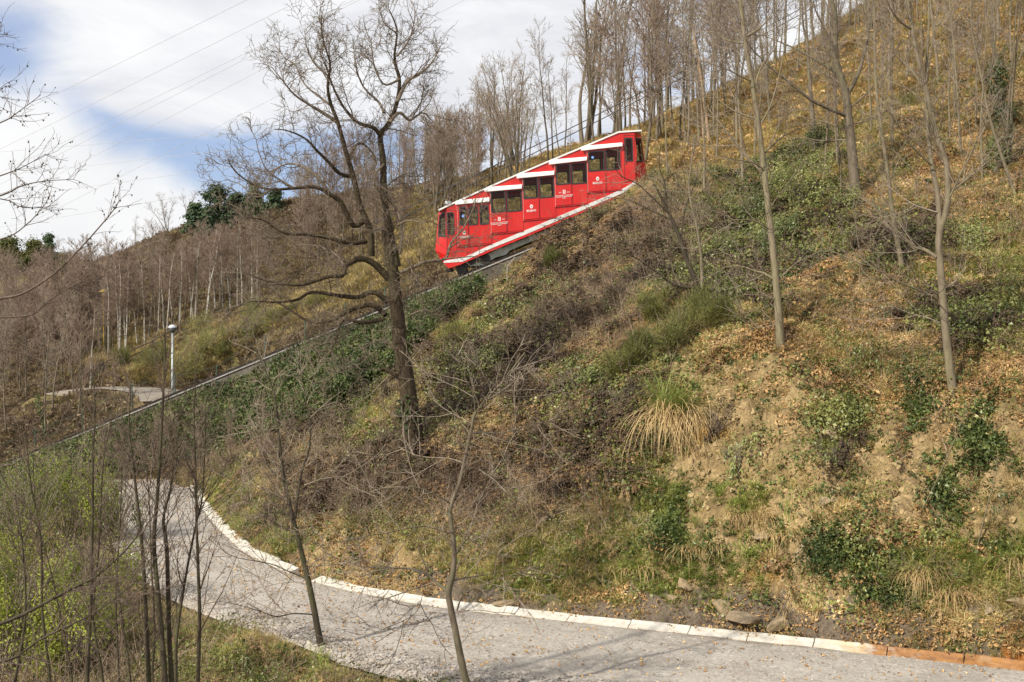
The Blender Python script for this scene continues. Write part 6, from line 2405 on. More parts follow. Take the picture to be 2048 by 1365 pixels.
GREEN = [(480, 1010, 80, 60, 30), (470, 940, 50, 40, 0), (560, 1070, 60, 25, 25), (680, 890, 90, 45, -35), (1150, 1100, 130, 55, 0), (1050, 1170, 120, 35, 5), (1380, 1150, 140, 60, 0),
         (1480, 1000, 60, 25, 0), (1850, 1140, 120, 50, 0), (2000, 550, 90, 50, 0), (1260, 1150, 90, 60, 0), (1900, 560, 130, 45, 0), (1340, 1010, 60, 60, 0), (2030, 1130, 60, 60, 0),
         (860, 430, 60, 50, 0), (700, 560, 60, 30, 0), (1100, 560, 90, 40, -40), (520, 1340, 140, 40, 10), (620, 1330, 60, 20, 0), (300, 1300, 180, 60, 0)]
LITTER = [(1750, 620, 260, 130, 15), (1950, 760, 150, 100, 0), (1650, 780, 180, 50, 5), (1600, 560, 110, 80, 0), (1950, 300, 160, 140, 0), (1700, 420, 120, 80, 0), (1450, 480, 60, 60, 0),
          (1800, 1090, 120, 60, 0), (1850, 1255, 260, 26, 4), (1300, 1195, 150, 16, 5), (750, 1150, 120, 20, 10), (1500, 680, 90, 40, -20)]
BRACK = [(1050, 740, 170, 75, -30), (960, 800, 130, 60, -30), (1130, 880, 150, 60, -20), (1150, 520, 120, 60, -30), (700, 960, 110, 50, -20), (1240, 470, 80, 60, -30), (560, 870, 70, 40, 0), (900, 960, 120, 50, 0), (1000, 900, 130, 60, 0)]
IVYP = [(1850, 850, 35, 80, -10), (1880, 990, 25, 60, 0), (1720, 1110, 70, 60, 0), (1790, 1190, 70, 30, 0), (1300, 870, 40, 40, 0), (835, 935, 55, 40, 0), (1090, 590, 60, 25, -45), (690, 830, 60, 30, -40),
        (1480, 430, 130, 90, 0), (1590, 360, 80, 80, 0), (1440, 560, 110, 60, 0), (1150, 760, 50, 40, 0), (1250, 960, 40, 50, 0), (1330, 1060, 30, 40, 0), (1950, 870, 40, 60, 0), (700, 800, 90, 40, -40)]
SCRUB = [(420, 880, 120, 70, 0), (340, 940, 90, 50, 0), (520, 860, 90, 60, -20), (620, 930, 80, 50, -20), (740, 1010, 110, 50, 0), (960, 1000, 140, 60, 0), (1320, 470, 110, 60, -30), (1180, 640, 120, 60, -30), (250, 920, 120, 50, 0)]
gG, gL, gB, gI, gS = blobs(GREEN), blobs(LITTER), blobs(BRACK), blobs(IVYP), blobs(SCRUB)
barecut = np.clip(1 - 1.9 * np.clip(cutv * 1.25, 0, 1) + 0.9 * nB, 0.03, 1)
lowleft = (cpx < 330) & near_ & (cd < 50) & (cpy > 960)


FOOTF = np.where((kseg < 1.5) & (cpx > 900) & near_, 0.10 + 0.5 * sstep(kseg, 0.8, 1.5), 1.0)


def pick(wt, n, dmask=None):
    p_ = np.clip(wt, 0, None) * fc_ * ok * FOOTF
    if dmask is not None:
        p_ = p_ * dmask
    c_ = np.cumsum(p_)
    if c_[-1] <= 0:
        return np.zeros(0, int)
    u_ = NPX.uniform(0, c_[-1], n)
    return np.unique(np.searchsorted(c_, u_))


def spread(name, label, cat, wt, n, protos, smin, smax, align, lift=0.0, dmask=None):
    i_ = pick(wt, n, dmask)
    P_ = cP[i_].copy()
    P_[:, 2] += lift
    return cover(name, label, cat, P_, protos, cn3[i_], smin, smax, align)


T_br = [proto('tuft', *p_tuft(s_, 30, 0.30, 0.20, 0.007, 0.9), 'brown_grass') for s_ in (1, 2, 3)]
T_st = [proto('tuft', *p_tuft(s_, 30, 0.36, 0.18, 0.007, 1.1), 'straw') for s_ in (4, 5, 6)]
T_ol = [proto('tuft', *p_tuft(s_, 32, 0.26, 0.20, 0.007, 0.9), 'olive_grass') for s_ in (7, 8, 9)]
T_gr = [proto('tuft', *p_tuft(s_, 34, 0.27, 0.18, 0.008, 1.0), 'green_grass') for s_ in (10, 11, 12)]
T_lt = [proto('leaves', *p_leaves(s_, 12, 0.30, 0.07, 0.13, 0.9, 0.6, 0.28), 'litter') for s_ in (13, 14, 15)]
T_iv = [proto('ivy', *p_leaves(s_, 26, 0.30, 0.20, 0.095, 0.7, 0.9, 0.12), 'ivy') for s_ in (16, 17, 18)]
T_bk = [proto('frond', *p_bracken(s_, 8, 0.50), 'bracken') for s_ in (19, 20, 21)]
T_tw = [proto('twig', *p_twigs(s_, 7, 0.9, 0.0055), 'scrub_twig') for s_ in (22, 23, 24)]
T_sh = [proto('sprig', *p_leaves(s_, 34, 0.28, 0.36, 0.06, 0.4, 0.6, 0.1), 'shrub_leaf') for s_ in (25, 26)]
T_sn = [proto('stone', *p_stone(s_, 0.05), 'stone') for s_ in (28, 29, 30, 31)]
T_clod = [proto('clod', *p_stone(s_, 0.10), 'clod') for s_ in (41, 42, 43)]

spread('brown_grass', 'short brown dead grass covering the whole slope', 'grass', (0.55 + 0.9 * (nA + 0.15)) * barecut * (1 - 0.65 * gL) * (1 - 0.6 * gG), 26000, T_br, 0.6, 1.25, 0.45, dmask=near_)
spread('straw_grass', 'pale bent straw tufts on the bank', 'grass', (0.35 + 1.3 * nB) * np.clip(barecut + 0.03, 0, 1) * (1 - 0.5 * gL), 11000, T_st, 0.6, 1.3, 0.6, dmask=near_)
spread('olive_grass', 'olive winter grass mixed through the slope', 'grass', (0.40 + 1.5 * nC + 0.5 * gG) * barecut * (1 - 0.4 * gL), 17000, T_ol, 0.6, 1.25, 0.4, dmask=near_)
spread('green_grass', 'patches of fresh green grass on the bank', 'grass', gG ** 1.5 * (0.7 + 1.2 * nB) * np.clip(barecut + 0.35, 0, 1) + 0.02 * barecut, 13000, T_gr, 0.6, 1.3, 0.45, dmask=near_)
spread('fallen_leaves', 'curled tan and orange dead leaves lying on the slope', 'leaves', gL * (0.55 + 1.3 * (nA + 0.2)) * np.clip(barecut + 0.05, 0, 1) + 0.02 * barecut, 15000, T_lt, 0.6, 1.25, 0.9, 0.03, dmask=near_)
spread('dead_bracken', 'rusty brown dead bracken lying on the slope', 'bracken', (gB * (0.5 + 1.4 * nA + 0.2) + 0.012) * barecut, 6500, T_bk, 0.6, 1.3, 0.5, dmask=near_)
spread('ground_ivy', 'dark ivy leaves creeping over the bank', 'ivy', gI ** 1.2 * (0.55 + 2.4 * nB) * np.clip(1.1 - 0.5 * cutv, 0, 1) + 0.01, 4600, T_iv, 0.6, 1.2, 0.8, 0.04, dmask=near_)
spread('bramble_twigs', 'tangled bare bramble twigs over the slope', 'brambles', (gS * 1.2 + 0.10 + 0.3 * np.clip(nC, 0, 1)) * np.clip(barecut, 0.1, 1), 5200, T_tw, 0.6, 1.4, 0.4, dmask=near_)
spread('low_scrub', 'small leaved dark green scrub sprigs on the slope', 'scrub', (0.10 + 2.0 * nB + 0.6 * gI) * barecut * (1 - 0.5 * gL), 5000, T_sh, 0.6, 1.5, 0.5, dmask=near_)
spread('loose_clods', 'loose clods of earth on the bare clay cut', 'clods', cutv * (0.5 + 1.4 * nA), 3000, T_clod, 0.25, 1.6, 0.8, -0.045, dmask=near_)
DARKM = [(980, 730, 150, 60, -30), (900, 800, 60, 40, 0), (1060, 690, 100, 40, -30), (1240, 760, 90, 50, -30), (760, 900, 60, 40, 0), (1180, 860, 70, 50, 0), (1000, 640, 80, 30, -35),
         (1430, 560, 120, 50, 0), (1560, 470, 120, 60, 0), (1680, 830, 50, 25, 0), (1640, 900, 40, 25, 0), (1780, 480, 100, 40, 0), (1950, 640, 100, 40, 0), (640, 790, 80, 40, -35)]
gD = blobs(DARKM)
T_md = []
for s_ in (91, 92, 93):
    V_, F_ = p_leaves(s_, 60, 0.55, 0.42, 0.09, 0.5, 0.7, 0.12)
    V_ = [(a, b_, c_ * (1.2 - 0.9 * min(1, math.hypot(a, b_) / 0.6))) for a, b_, c_ in V_]
    T_md.append(proto('mound', V_, F_, 'shrub_leaf'))
T_mt = [proto('mound', *p_bracken(s_, 16, 0.75), 'shaded_bramble') for s_ in (94, 95)]  # heaps take the bramble brown with shade painted into it
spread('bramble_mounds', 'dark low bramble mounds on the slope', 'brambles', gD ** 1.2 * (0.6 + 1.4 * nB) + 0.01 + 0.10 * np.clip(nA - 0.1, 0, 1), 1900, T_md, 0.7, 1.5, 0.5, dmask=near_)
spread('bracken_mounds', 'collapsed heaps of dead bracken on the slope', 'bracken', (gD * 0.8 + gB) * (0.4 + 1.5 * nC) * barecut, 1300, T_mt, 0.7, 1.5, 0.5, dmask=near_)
spread('thicket_twigs', 'thicket of bare twigs in the lower left corner', 'brambles', lowleft * 1.0, 450, T_tw, 1.0, 2.2, 0.2, dmask=near_)
# the far side of the track
farm = ~near_
yel = blobs([(430, 690, 120, 40, -20), (560, 630, 120, 40, -20), (720, 570, 110, 50, -20), (830, 470, 70, 70, 0), (250, 700, 100, 30, -15), (320, 745, 90, 20, 0)])
spread('far_straw_grass', 'yellowed grass on the bank beyond the track', 'grass', 0.05 + yel * 1.5, 6500, T_st, 0.8, 1.5, 0.4, dmask=farm)
T_bf = [proto('tuft', *p_tuft(s_, 26, 0.30, 0.22, 0.009, 0.9), 'wood_floor') for s_ in (85, 86)]
T_lb = [proto('leaves', *p_leaves(s_, 12, 0.34, 0.10, 0.16, 0.7, 0.6, 0.28), 'wood_floor') for s_ in (81, 82)]
spread('far_brown_grass', 'brown grass and litter under the woods beyond the track', 'grass', (0.6 + 0.9 * nA) * (cpx < 900), 11000, T_bf, 0.9, 1.7, 0.3, dmask=farm)
spread('crest_grass', 'tawny dead grass under the trees on the right hill crest', 'grass', (0.6 + 0.9 * nA) * (cpx >= 900), 9000, T_br, 0.9, 1.7, 0.3, dmask=farm)
spread('wood_litter', 'dull brown leaf litter on the floor of the left wood', 'leaves', (0.5 + nA) * np.clip(1 - 1.3 * yel, 0, 1) * (cpx < 1000), 7500, T_lb, 0.9, 1.7, 0.6, dmask=farm)
spread('crest_litter', 'russet leaf litter under the trees of the hill crest', 'leaves', (0.4 + 1.2 * np.clip(nB + 0.2, 0, 1)) * (cpx >= 900), 4500, T_lt, 1.0, 1.8, 0.7, dmask=farm)
spread('far_olive_grass', 'olive grass on the bank beyond the track', 'grass', (0.06 + 0.5 * np.clip(nC + 0.1, 0, 1) + 0.6 * yel) * np.where(cpx > 900, 0.45, 1), 5500, T_ol, 0.9, 1.6, 0.3, dmask=farm)

# gravel stones thrown up along the road's near edge, fewer on the carriageway
NG = 120000
gu = NPX.uniform(0, 1, NG)
gv = NPX.beta(1.0, 1.0, NG)
ri = gu * (NR - 1)
i0 = np.clip(ri.astype(int), 0, NR - 2)
fr_ = (ri - i0)[:, None]
ca_ = curbL[i0] * (1 - fr_) + curbL[i0 + 1] * fr_
na_ = nearL[i0] * (1 - fr_) + nearL[i0 + 1] * fr_
gp = ca_ * (1 - gv[:, None]) + na_ * gv[:, None]
bermw = np.exp(-((gv - 0.93) / 0.13) ** 2)
keep = (NPX.uniform(0, 1, NG) < (0.05 + 0.55 * bermw)) & (gp[:, 1] < 50)
gp, gv2, i02 = gp[keep], gv[keep], i0[keep]
RZ = rzv
vi = np.clip((gv2 * 59).astype(int), 0, 58)
ff = (gv2 * 59 - vi)
zz = RZ[i02, vi] * (1 - ff) + RZ[i02, vi + 1] * ff
P_ = np.c_[gp, zz + 0.004]
cover('loose_gravel', 'loose grey stones strewn along the gravel road', 'gravel', P_, T_sn, np.tile([0, 0, 1.0], (len(P_), 1)), 0.22, 0.85, 1.0, far_scale=False)
big = (gv2 > 0.72) & (gp[:, 0] > -7) & (gp[:, 0] < 3) & (NPX.uniform(0, 1, len(gp)) < 0.22)
P_ = np.c_[gp[big], zz[big] + 0.012]
cover('rubble', 'coarse grey rubble heaped along the near edge of the road', 'rubble', P_, T_sn, np.tile([0, 0, 1.0], (len(P_), 1)), 0.7, 1.5, 1.0, far_scale=False)
i_ = np.nonzero(NPX.uniform(0, 1, NG) < 0.012)[0]
vi = np.clip((gv[i_] * 59).astype(int), 0, 58)
gp2 = ca_[i_] * (1 - gv[i_][:, None]) + na_[i_] * gv[i_][:, None]
P_ = np.c_[gp2, RZ[i0[i_], vi] + 0.012]
T_lk = [proto('leaves', *p_leaves(s_, 9, 0.22, 0.05, 0.10, 1.0, 0.6, 0.28), 'litter') for s_ in (63, 64)]
nk = 2600
su = NPX.uniform(0, last_s, nk)
kp = np.stack([np.interp(su, arc, curbL[:, 0]), np.interp(su, arc, curbL[:, 1])], -1)
kt = np.stack([np.interp(su + 0.3, arc, curbL[:, 0]), np.interp(su + 0.3, arc, curbL[:, 1])], -1) - kp
kt /= np.linalg.norm(kt, axis=1, keepdims=True)
kn = np.stack([kt[:, 1], -kt[:, 0]], -1)
kn *= np.sign((kn * (kp - np.array([0, 10.0]))).sum(1))[:, None]
ko = NPX.uniform(0.20, 1.5, nk)
kq = kp + kn * ko[:, None]
kz = np.maximum(hz(kq[:, 0], kq[:, 1]), np.where(ko < 0.32, ROAD_Z + 0.13, -99)) + 0.015
kkeep = NPX.uniform(0, 1, nk) < np.clip(0.55 + 2.2 * fbm(kq[:, 0] * 0.9, kq[:, 1] * 0.9, 400, 2), 0.05, 1)
cover('kerb_leaves', 'dead leaves drifted along the soil behind the kerb', 'leaves', np.c_[kq, kz][kkeep], T_lk, hnorm(kq[kkeep][:, 0], kq[kkeep][:, 1]), 0.6, 1.2, 0.9, far_scale=False)
T_l1 = [proto('leaf', *p_leaves(s_, 2, 0.15, 0.02, 0.09, 1.2, 0.6, 0.2), 'litter') for s_ in (61, 62)]
cover('road_leaves', 'scattered brown leaves lying on the gravel road', 'leaves', P_, T_l1, np.tile([0, 0, 1.0], (len(P_), 1)), 0.6, 1.1, 1.0, far_scale=False)

# ------------------------------------------------------------------ the ivy bank under the track wall
poly = [(330, 800), (480, 738), (640, 672), (780, 622), (930, 575), (1005, 560), (1010, 585), (930, 625), (860, 680), (800, 740), (720, 790), (650, 850), (560, 880), (450, 915), (330, 940), (200, 990), (60, 1060), (-120, 1080), (-120, 1000), (60, 935), (200, 870)]


def inside(px, py, poly):
    c_ = np.zeros(px.shape, bool)
    j = len(poly) - 1
    for i in range(len(poly)):
        xi, yi = poly[i]
        xj, yj = poly[j]
        c_ ^= ((yi > py) != (yj > py)) & (px < (xj - xi) * (py - yi) / (yj - yi + 1e-9) + xi)
        j = i
    return c_


ivm = ((inside(cpx, cpy + 6, poly) & ((cpx < 760) | (cpy > 600))) | (inside(cpx, cpy + 34, poly) & (cpx < 740))) & (cd < 57.95) & (cd > 40) & (rdist > 0.3)
ih = np.clip(0.55 + 1.5 * fbm(cx3 * 0.7, cd * 0.7, 200, 3) + 0.5 * fbm(cx3 * 2.2, cd * 2.2, 220, 2), 0.0, 1.4)
sel = np.nonzero(ivm)[0]
sel = sel[NPX.uniform(0, 1, len(sel)) < np.clip(0.35 + 1.3 * (fbm(cx3[sel] * 0.5, cd[sel] * 0.5, 300, 3) + 0.32), 0.05, 1)]
if len(sel) > 24000:
    sel = NPX.choice(sel, 24000, replace=False)
P_ = cP[sel].copy()
P_[:, 2] += ih[sel] * NPX.uniform(0.3, 1.0, len(sel)) * np.where(cpx[sel] > 430, 1.35, 0.9)
ipx, ipy = proj(P_[:, 0], P_[:, 1], P_[:, 2])
clr = ipy > rail_py(ipx) + np.where(ipx < 420, 22, 17)
sel, P_ = sel[clr], P_[clr]
T_ivb = [proto('ivy', *p_leaves(s_, 34, 0.34, 0.26, 0.105, 0.5, 0.9, 0.12), 'ivy') for s_ in (71, 72, 73)]
nn = cn3[sel] * 0.6 + np.array([0, -0.5, 0.3])
nn /= np.linalg.norm(nn, axis=1, keepdims=True)
cover('ivy_bank', 'thick glossy ivy smothering the bank below the track wall', 'ivy', P_, T_ivb, nn, 0.6, 1.25, 0.9)
sel2 = sel[NPX.uniform(0, 1, len(sel)) < 0.035]
sel2 = sel2[cpy[sel2] > rail_py(cpx[sel2]) + 50]
P_ = cP[sel2].copy()
P_[:, 2] += ih[sel2] * 0.5
cover('ivy_bank_twigs', 'bare bramble stems poking out of the ivy bank', 'brambles', P_, T_tw, cn3[sel2], 0.9, 1.8, 0.5)


# ------------------------------------------------------------------ shrubs, evergreens, clumps


def shrub(name, label, cat, px, py, wpx, hpx, leafm, n, leaf, group=None, seed=1, d=None, stems=9, fine=False, depth=1.0, base_up=0.0):
    rg = random.Random(seed)
    d = d or hit(px, py)
    if d is None:
        d = 60.0
    x_ = (px - CX) / F * d
    zb = float(hz(x_, d))
    w_, h_ = wpx / F * d / 2, hpx / F * d
    root = empty(name, (x_, d, zb))
    tag(root, label, cat, group)
    B_ = Branches()
    tips = []
    P = [dict(n=3.0 / max(h_, 0.5), L=(0.25 * h_, 0.6 * h_), ang=(20, 50), curl=0.15, up=0.04, rk=0.012, pts=4, rmin=0.006)]
    for _ in range(stems):
        a, th = rg.uniform(0, 6.283), rg.uniform(0.05, 0.9)
        dirv = (math.sin(th) * math.cos(a) * w_ / max(h_, 0.2) * 1.2, math.sin(th) * math.sin(a) * w_ / max(h_, 0.2) * 1.2, math.cos(th))
        L = h_ * rg.uniform(0.7, 1.05)
        pts = wander(rg, (0, 0, -0.1), norm3(dirv), L, 6, 0.12, 0.02)
        rd = taper(6, 0.018, 0.007)
        B_.add(pts, rd)
        sprout(rg, B_, pts, rd, 0, P, 0.2)
    me_ = B_.mesh('stems', MATS['twig_grey' if not fine else 'twig_wood'])
    link('stems', me_, root)
    V, Fc = [], []
    lumps = [(rg.uniform(-0.75, 0.75) * w_, rg.uniform(-0.75, 0.75) * w_ * depth, rg.uniform(0.25, 0.8) * h_, rg.uniform(0.30, 0.55)) for _ in range(11)]
    slope = hnorm(np.array([x_]), np.array([d]))[0]
    for _ in range(n):
        lx, ly, lz, lr = rg.choice(lumps)
        v = vec_rand(rg)
        rr = rg.random() ** 0.45 * lr
        p = (lx + v[0] * rr * w_, ly + v[1] * rr * w_ * depth, lz + v[2] * rr * h_ * 0.8)
        if fine:
            dirv = norm3((v[0] * 1.1 + rg.uniform(-.4, .4), v[1] * 1.1, 0.75 + v[2] * 0.5))
            L = leaf * rg.uniform(0.6, 1.4)
            o = len(V)
            sd_ = norm3((rg.uniform(-1, 1), rg.uniform(-1, 1), 0.01))
            ww = 0.010
            V += [(p[0] - sd_[0] * ww, p[1] - sd_[1] * ww, p[2]), (p[0] + sd_[0] * ww, p[1] + sd_[1] * ww, p[2]), (p[0] + dirv[0] * L, p[1] + dirv[1] * L, p[2] + dirv[2] * L)]
            Fc.append((o, o + 1, o + 2))
        else:
            leaf_at(rg, V, Fc, p, (v[0], v[1], v[2] + 0.5), leaf * rg.uniform(0.6, 1.3), 0.6, 0.12)
    # follow the lie of the ground
    gx_, gy_ = -slope[0] / max(slope[2], 0.3), -slope[1] / max(slope[2], 0.3)
    V = [(a, b, c_ + (gx_ * a + gy_ * b) * (0.35 if fine else 0.7) + base_up) for a, b, c_ in V]
    link('foliage', raw_mesh('foliage', V, Fc, MATS[leafm]), root)
    return root


G7 = 'young-leaved bushes at lower left'
for k, (px, py, w, h, lb) in enumerate([
        (40, 1120, 200, 230, 'green bush at the left edge just below the track'), (140, 1090, 200, 215, 'fresh green bush below the ivy bank at left'), (225, 1070, 120, 150, 'green bush beside the far end of the gravel road'),
        (60, 1290, 260, 230, 'broad twiggy green bush at the lower left edge'), (190, 1230, 190, 190, 'twiggy green bush left of the gravel road'), (10, 1400, 260, 230, 'green bush in the bottom left corner'),
        (160, 1400, 240, 210, 'twiggy bush at the bottom behind the thin saplings'), (-60, 1200, 240, 240, 'green bush cut by the left picture edge')]):
    dd_ = hit(px, min(py + 20, 1360)) or 22
    shrub('green_bush', lb, 'bush', px, py + 20, w, h, 'young_leaf', 4600, 0.075, G7, 200 + k, d=min(dd_, 46), stems=46)
G8 = 'dark bushes beyond the track'
for k, (px, py, w, h, lb) in enumerate([
        (392, 726, 92, 58, 'dark green gorse bush right of the street lamp'), (300, 742, 72, 48, 'olive gorse bush left of the street lamp'), (240, 738, 46, 36, 'small round bush above the far road bend'),
        (515, 668, 78, 46, 'dark bush on the grassy bank under the left limbs of the oak'), (575, 640, 76, 30, 'low dark bush right of the others on the grassy bank'), (455, 700, 50, 26, 'low bush between the two dark gorse bushes'),
        (640, 612, 60, 24, 'low green bush beside the oak trunk beyond the track')]):
    shrub('gorse_bush', lb, 'bush', px, py, w, h, 'broom', 4200, 0.24, G8, 220 + k, d=hit(px, py, 61.8), stems=8, fine=True)
G9 = 'green shrubs of the right-hand slope'
for k, (px, py, w, h, lf, lb, sz, n) in enumerate([
        (1600, 420, 130, 120, 'shrub_leaf', 'glossy dark shrub at the foot of the straight trunk on the right slope', 0.10, 2200), (1500, 450, 120, 90, 'shrub_leaf', 'glossy shrub left of the tall slender tree', 0.10, 1900),
        (1545, 500, 110, 70, 'shrub_leaf', 'low shrub behind the tall slender tree', 0.09, 1600), (1440, 520, 110, 60, 'shrub_leaf', 'low dark shrub behind the twiggy pair of trees', 0.09, 1400),
        (1640, 300, 60, 70, 'shrub_leaf', 'small evergreen shrub high on the right slope', 0.11, 1000), (1690, 420, 80, 60, 'shrub_leaf', 'tangled shrub left of the stout forked tree', 0.09, 900),
        (2005, 340, 70, 90, 'shrub_leaf', 'dark shrub below the ivy-clad tree', 0.10, 1200), (1960, 500, 130, 60, 'shrub_leaf', 'low shrub on the right slope beside the forked grey tree', 0.08, 1300)]):
    shrub('shrub', lb, 'shrub', px, py, w, h, lf, n, sz, G9, 240 + k, stems=10)
G10 = 'broom on the slope below the car'
for k, (px, py, w, h, lb) in enumerate([
        (1355, 690, 150, 95, 'wispy green broom bush in the middle of the slope'), (1420, 660, 90, 60, 'smaller broom bush right of the wispy one'), (1290, 720, 90, 55, 'thin broom bush left of the wispy one'),
        (1250, 760, 90, 60, 'low broom bush above the pampas clump'), (1110, 545, 44, 50, 'dark shrub on the crest just below the red car'), (905, 690, 60, 40, 'small olive shrub right of the oak trunk'), (1310, 640, 70, 50, 'broom sprig bush below the leaning twiggy tree')]):
    shrub('broom_bush', lb, 'bush', px, py, w, h, 'broom', 2600, 0.20, G10, 260 + k, stems=9, fine=True)
G15 = 'dead brown bramble bushes on the slope'
for k, (px, py, w, h, lb) in enumerate([
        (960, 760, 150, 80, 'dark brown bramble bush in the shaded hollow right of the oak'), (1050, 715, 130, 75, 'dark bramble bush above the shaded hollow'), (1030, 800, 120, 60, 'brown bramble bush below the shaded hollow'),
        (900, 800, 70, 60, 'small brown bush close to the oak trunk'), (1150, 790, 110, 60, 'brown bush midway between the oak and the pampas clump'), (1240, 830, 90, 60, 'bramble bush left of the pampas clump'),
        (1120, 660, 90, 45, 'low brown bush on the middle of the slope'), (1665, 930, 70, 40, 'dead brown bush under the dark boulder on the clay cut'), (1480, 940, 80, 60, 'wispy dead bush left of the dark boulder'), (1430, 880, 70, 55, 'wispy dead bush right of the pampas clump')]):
    shrub('bramble_bush', lb, 'bush', px, py, w, h, 'shaded_bramble' if k % 4 else 'shrub_leaf', 1300 if k < 7 else 350, 0.085, G15, 280 + k, stems=26)  # most of these bushes carry painted shade in their leaf colour
# ivy round the upper right tree and the oak's foot
rg = random.Random(88)


def ivy_sleeve(px0, py0, px1, py1, dbase, rad, n, name, label):
    a, b_ = Vector(pt(px0, py0, dbase)), Vector(pt(px1, py1, dbase))
    V, Fc = [], []
    for _ in range(n):
        u = rg.random()
        p = a.lerp(b_, u)
        v = vec_rand(rg)
        r_ = rad * rg.uniform(0.5, 1.15) * (0.7 + 0.5 * math.sin(u * 9 + 1))
        leaf_at(rg, V, Fc, (p.x + v[0] * r_, p.y + v[1] * r_, p.z + v[2] * r_), (v[0], v[1], v[2] + 0.3), 0.11 * rg.uniform(0.6, 1.3), 0.9, 0.12)
    V = [(x - a.x, y - a.y, z - a.z) for x, y, z in V]
    o = link(name, raw_mesh(name, V, Fc, MATS['ivy']), None, tuple(a))
    tag(o, label, 'ivy')


dt8 = hit(2012, 262)
ivy_sleeve(2008, 250, 1992, 130, dt8, 0.75, 2200, 'climbing_ivy', 'thick ivy growing round the trunk near the top right corner')
ivy_sleeve(837, 925, 812, 800, d_oak - 0.05, 0.46, 700, 'climbing_ivy', 'ivy creeping up the foot of the big oak')
d9 = hit(92, 882, 61)
ivy_sleeve(94, 885, 74, 790, d9, 0.22, 500, 'climbing_ivy', 'ivy on the lower trunk of the tree nearest the track at far left')

# dark evergreens on the left skyline


def evergreen(name, label, px, py, wpx, hpx, d, n, group, seed, leafm='evergreen', pine=True):
    n = n * 3
    rg = random.Random(seed)
    x_ = (px - CX) / F * d
    zb = min(float(hz(x_, d)), (CY - py) / F * d)
    zt = (CY - (py - hpx)) / F * d
    h_, w_ = zt - zb, wpx / F * d / 2
    root = empty(name, (x_, d, zb))
    tag(root, label, 'tree', group)
    B_ = Branches()
    tk = wander(rg, (0, 0, -0.5), (0.02, 0, 1), h_ * 0.95, 9, 0.05, 0.05)
    tr_ = taper(9, 0.16, 0.03, 0.2)
    B_.add(tk, tr_)
    lumps = []
    n = n * 2
    for k in range(44):
        u = rg.uniform(0.10, 1.0)
        a = rg.uniform(0, 6.283)
        rr = w_ * (1.0 - 0.75 * max(0, u - 0.35) / 0.65) * rg.uniform(0.3, 1.0)
        c_ = (rr * math.cos(a), rr * math.sin(a), h_ * u * 0.95)
        lumps.append((c_, w_ * rg.uniform(0.14, 0.42)))
        j = min(int(u * 8), 7)
        B_.add([tk[j], (c_[0] * .5, c_[1] * .5, c_[2] - 0.2), c_], [0.05, 0.03, 0.012])
    link('trunk', B_.mesh('trunk', MATS['bark_dark']), root)
    V, Fc = [], []
    for _ in range(n):
        c_, lr = rg.choice(lumps)
        v = vec_rand(rg)
        rr = lr * abs(rg.gauss(0, 0.62))
        leaf_at(rg, V, Fc, (c_[0] + v[0] * rr * 1.2, c_[1] + v[1] * rr * 1.2, c_[2] + v[2] * rr * 0.9), (v[0], v[1], v[2] + 0.4), 0.36 * rg.uniform(0.6, 1.3), 0.5, 0.15)
    link('crown', raw_mesh('crown', V, Fc, MATS[leafm]), root)


G11 = 'dark evergreens on the left skyline'
for k, (px, py, w, h, lb) in enumerate([(432, 478, 96, 104, 'largest dark green pine on the left skyline'), (392, 476, 54, 70, 'small dark pine left of the largest one'), (470, 470, 60, 84, 'dark pine right of the largest one'),
                                        (508, 450, 54, 84, 'slim dark pine nearest the oak on the left skyline'), (550, 440, 50, 60, 'small brownish pine behind the oak limbs')]):
    evergreen('pine_tree', lb, px, py, w, h, 109, 1700 if k == 0 else 900, G11, 300 + k)
G12 = 'dark trees at far left'
for k, (px, py, w, h, lb) in enumerate([(20, 540, 80, 62, 'rounded dark green tree at the far left edge'), (70, 540, 70, 60, 'rounded olive tree second from the left edge'), (98, 535, 40, 68, 'dark pointed evergreen at far left'), (130, 545, 60, 36, 'low dark tree right of the pointed evergreen'), (-40, 545, 90, 60, 'dark tree cut by the left picture edge')]):
    evergreen('evergreen_tree', lb, px, py, w, h, 150, 1300, G12, 320 + k, 'evergreen' if k == 2 else 'broom')

# grass clumps


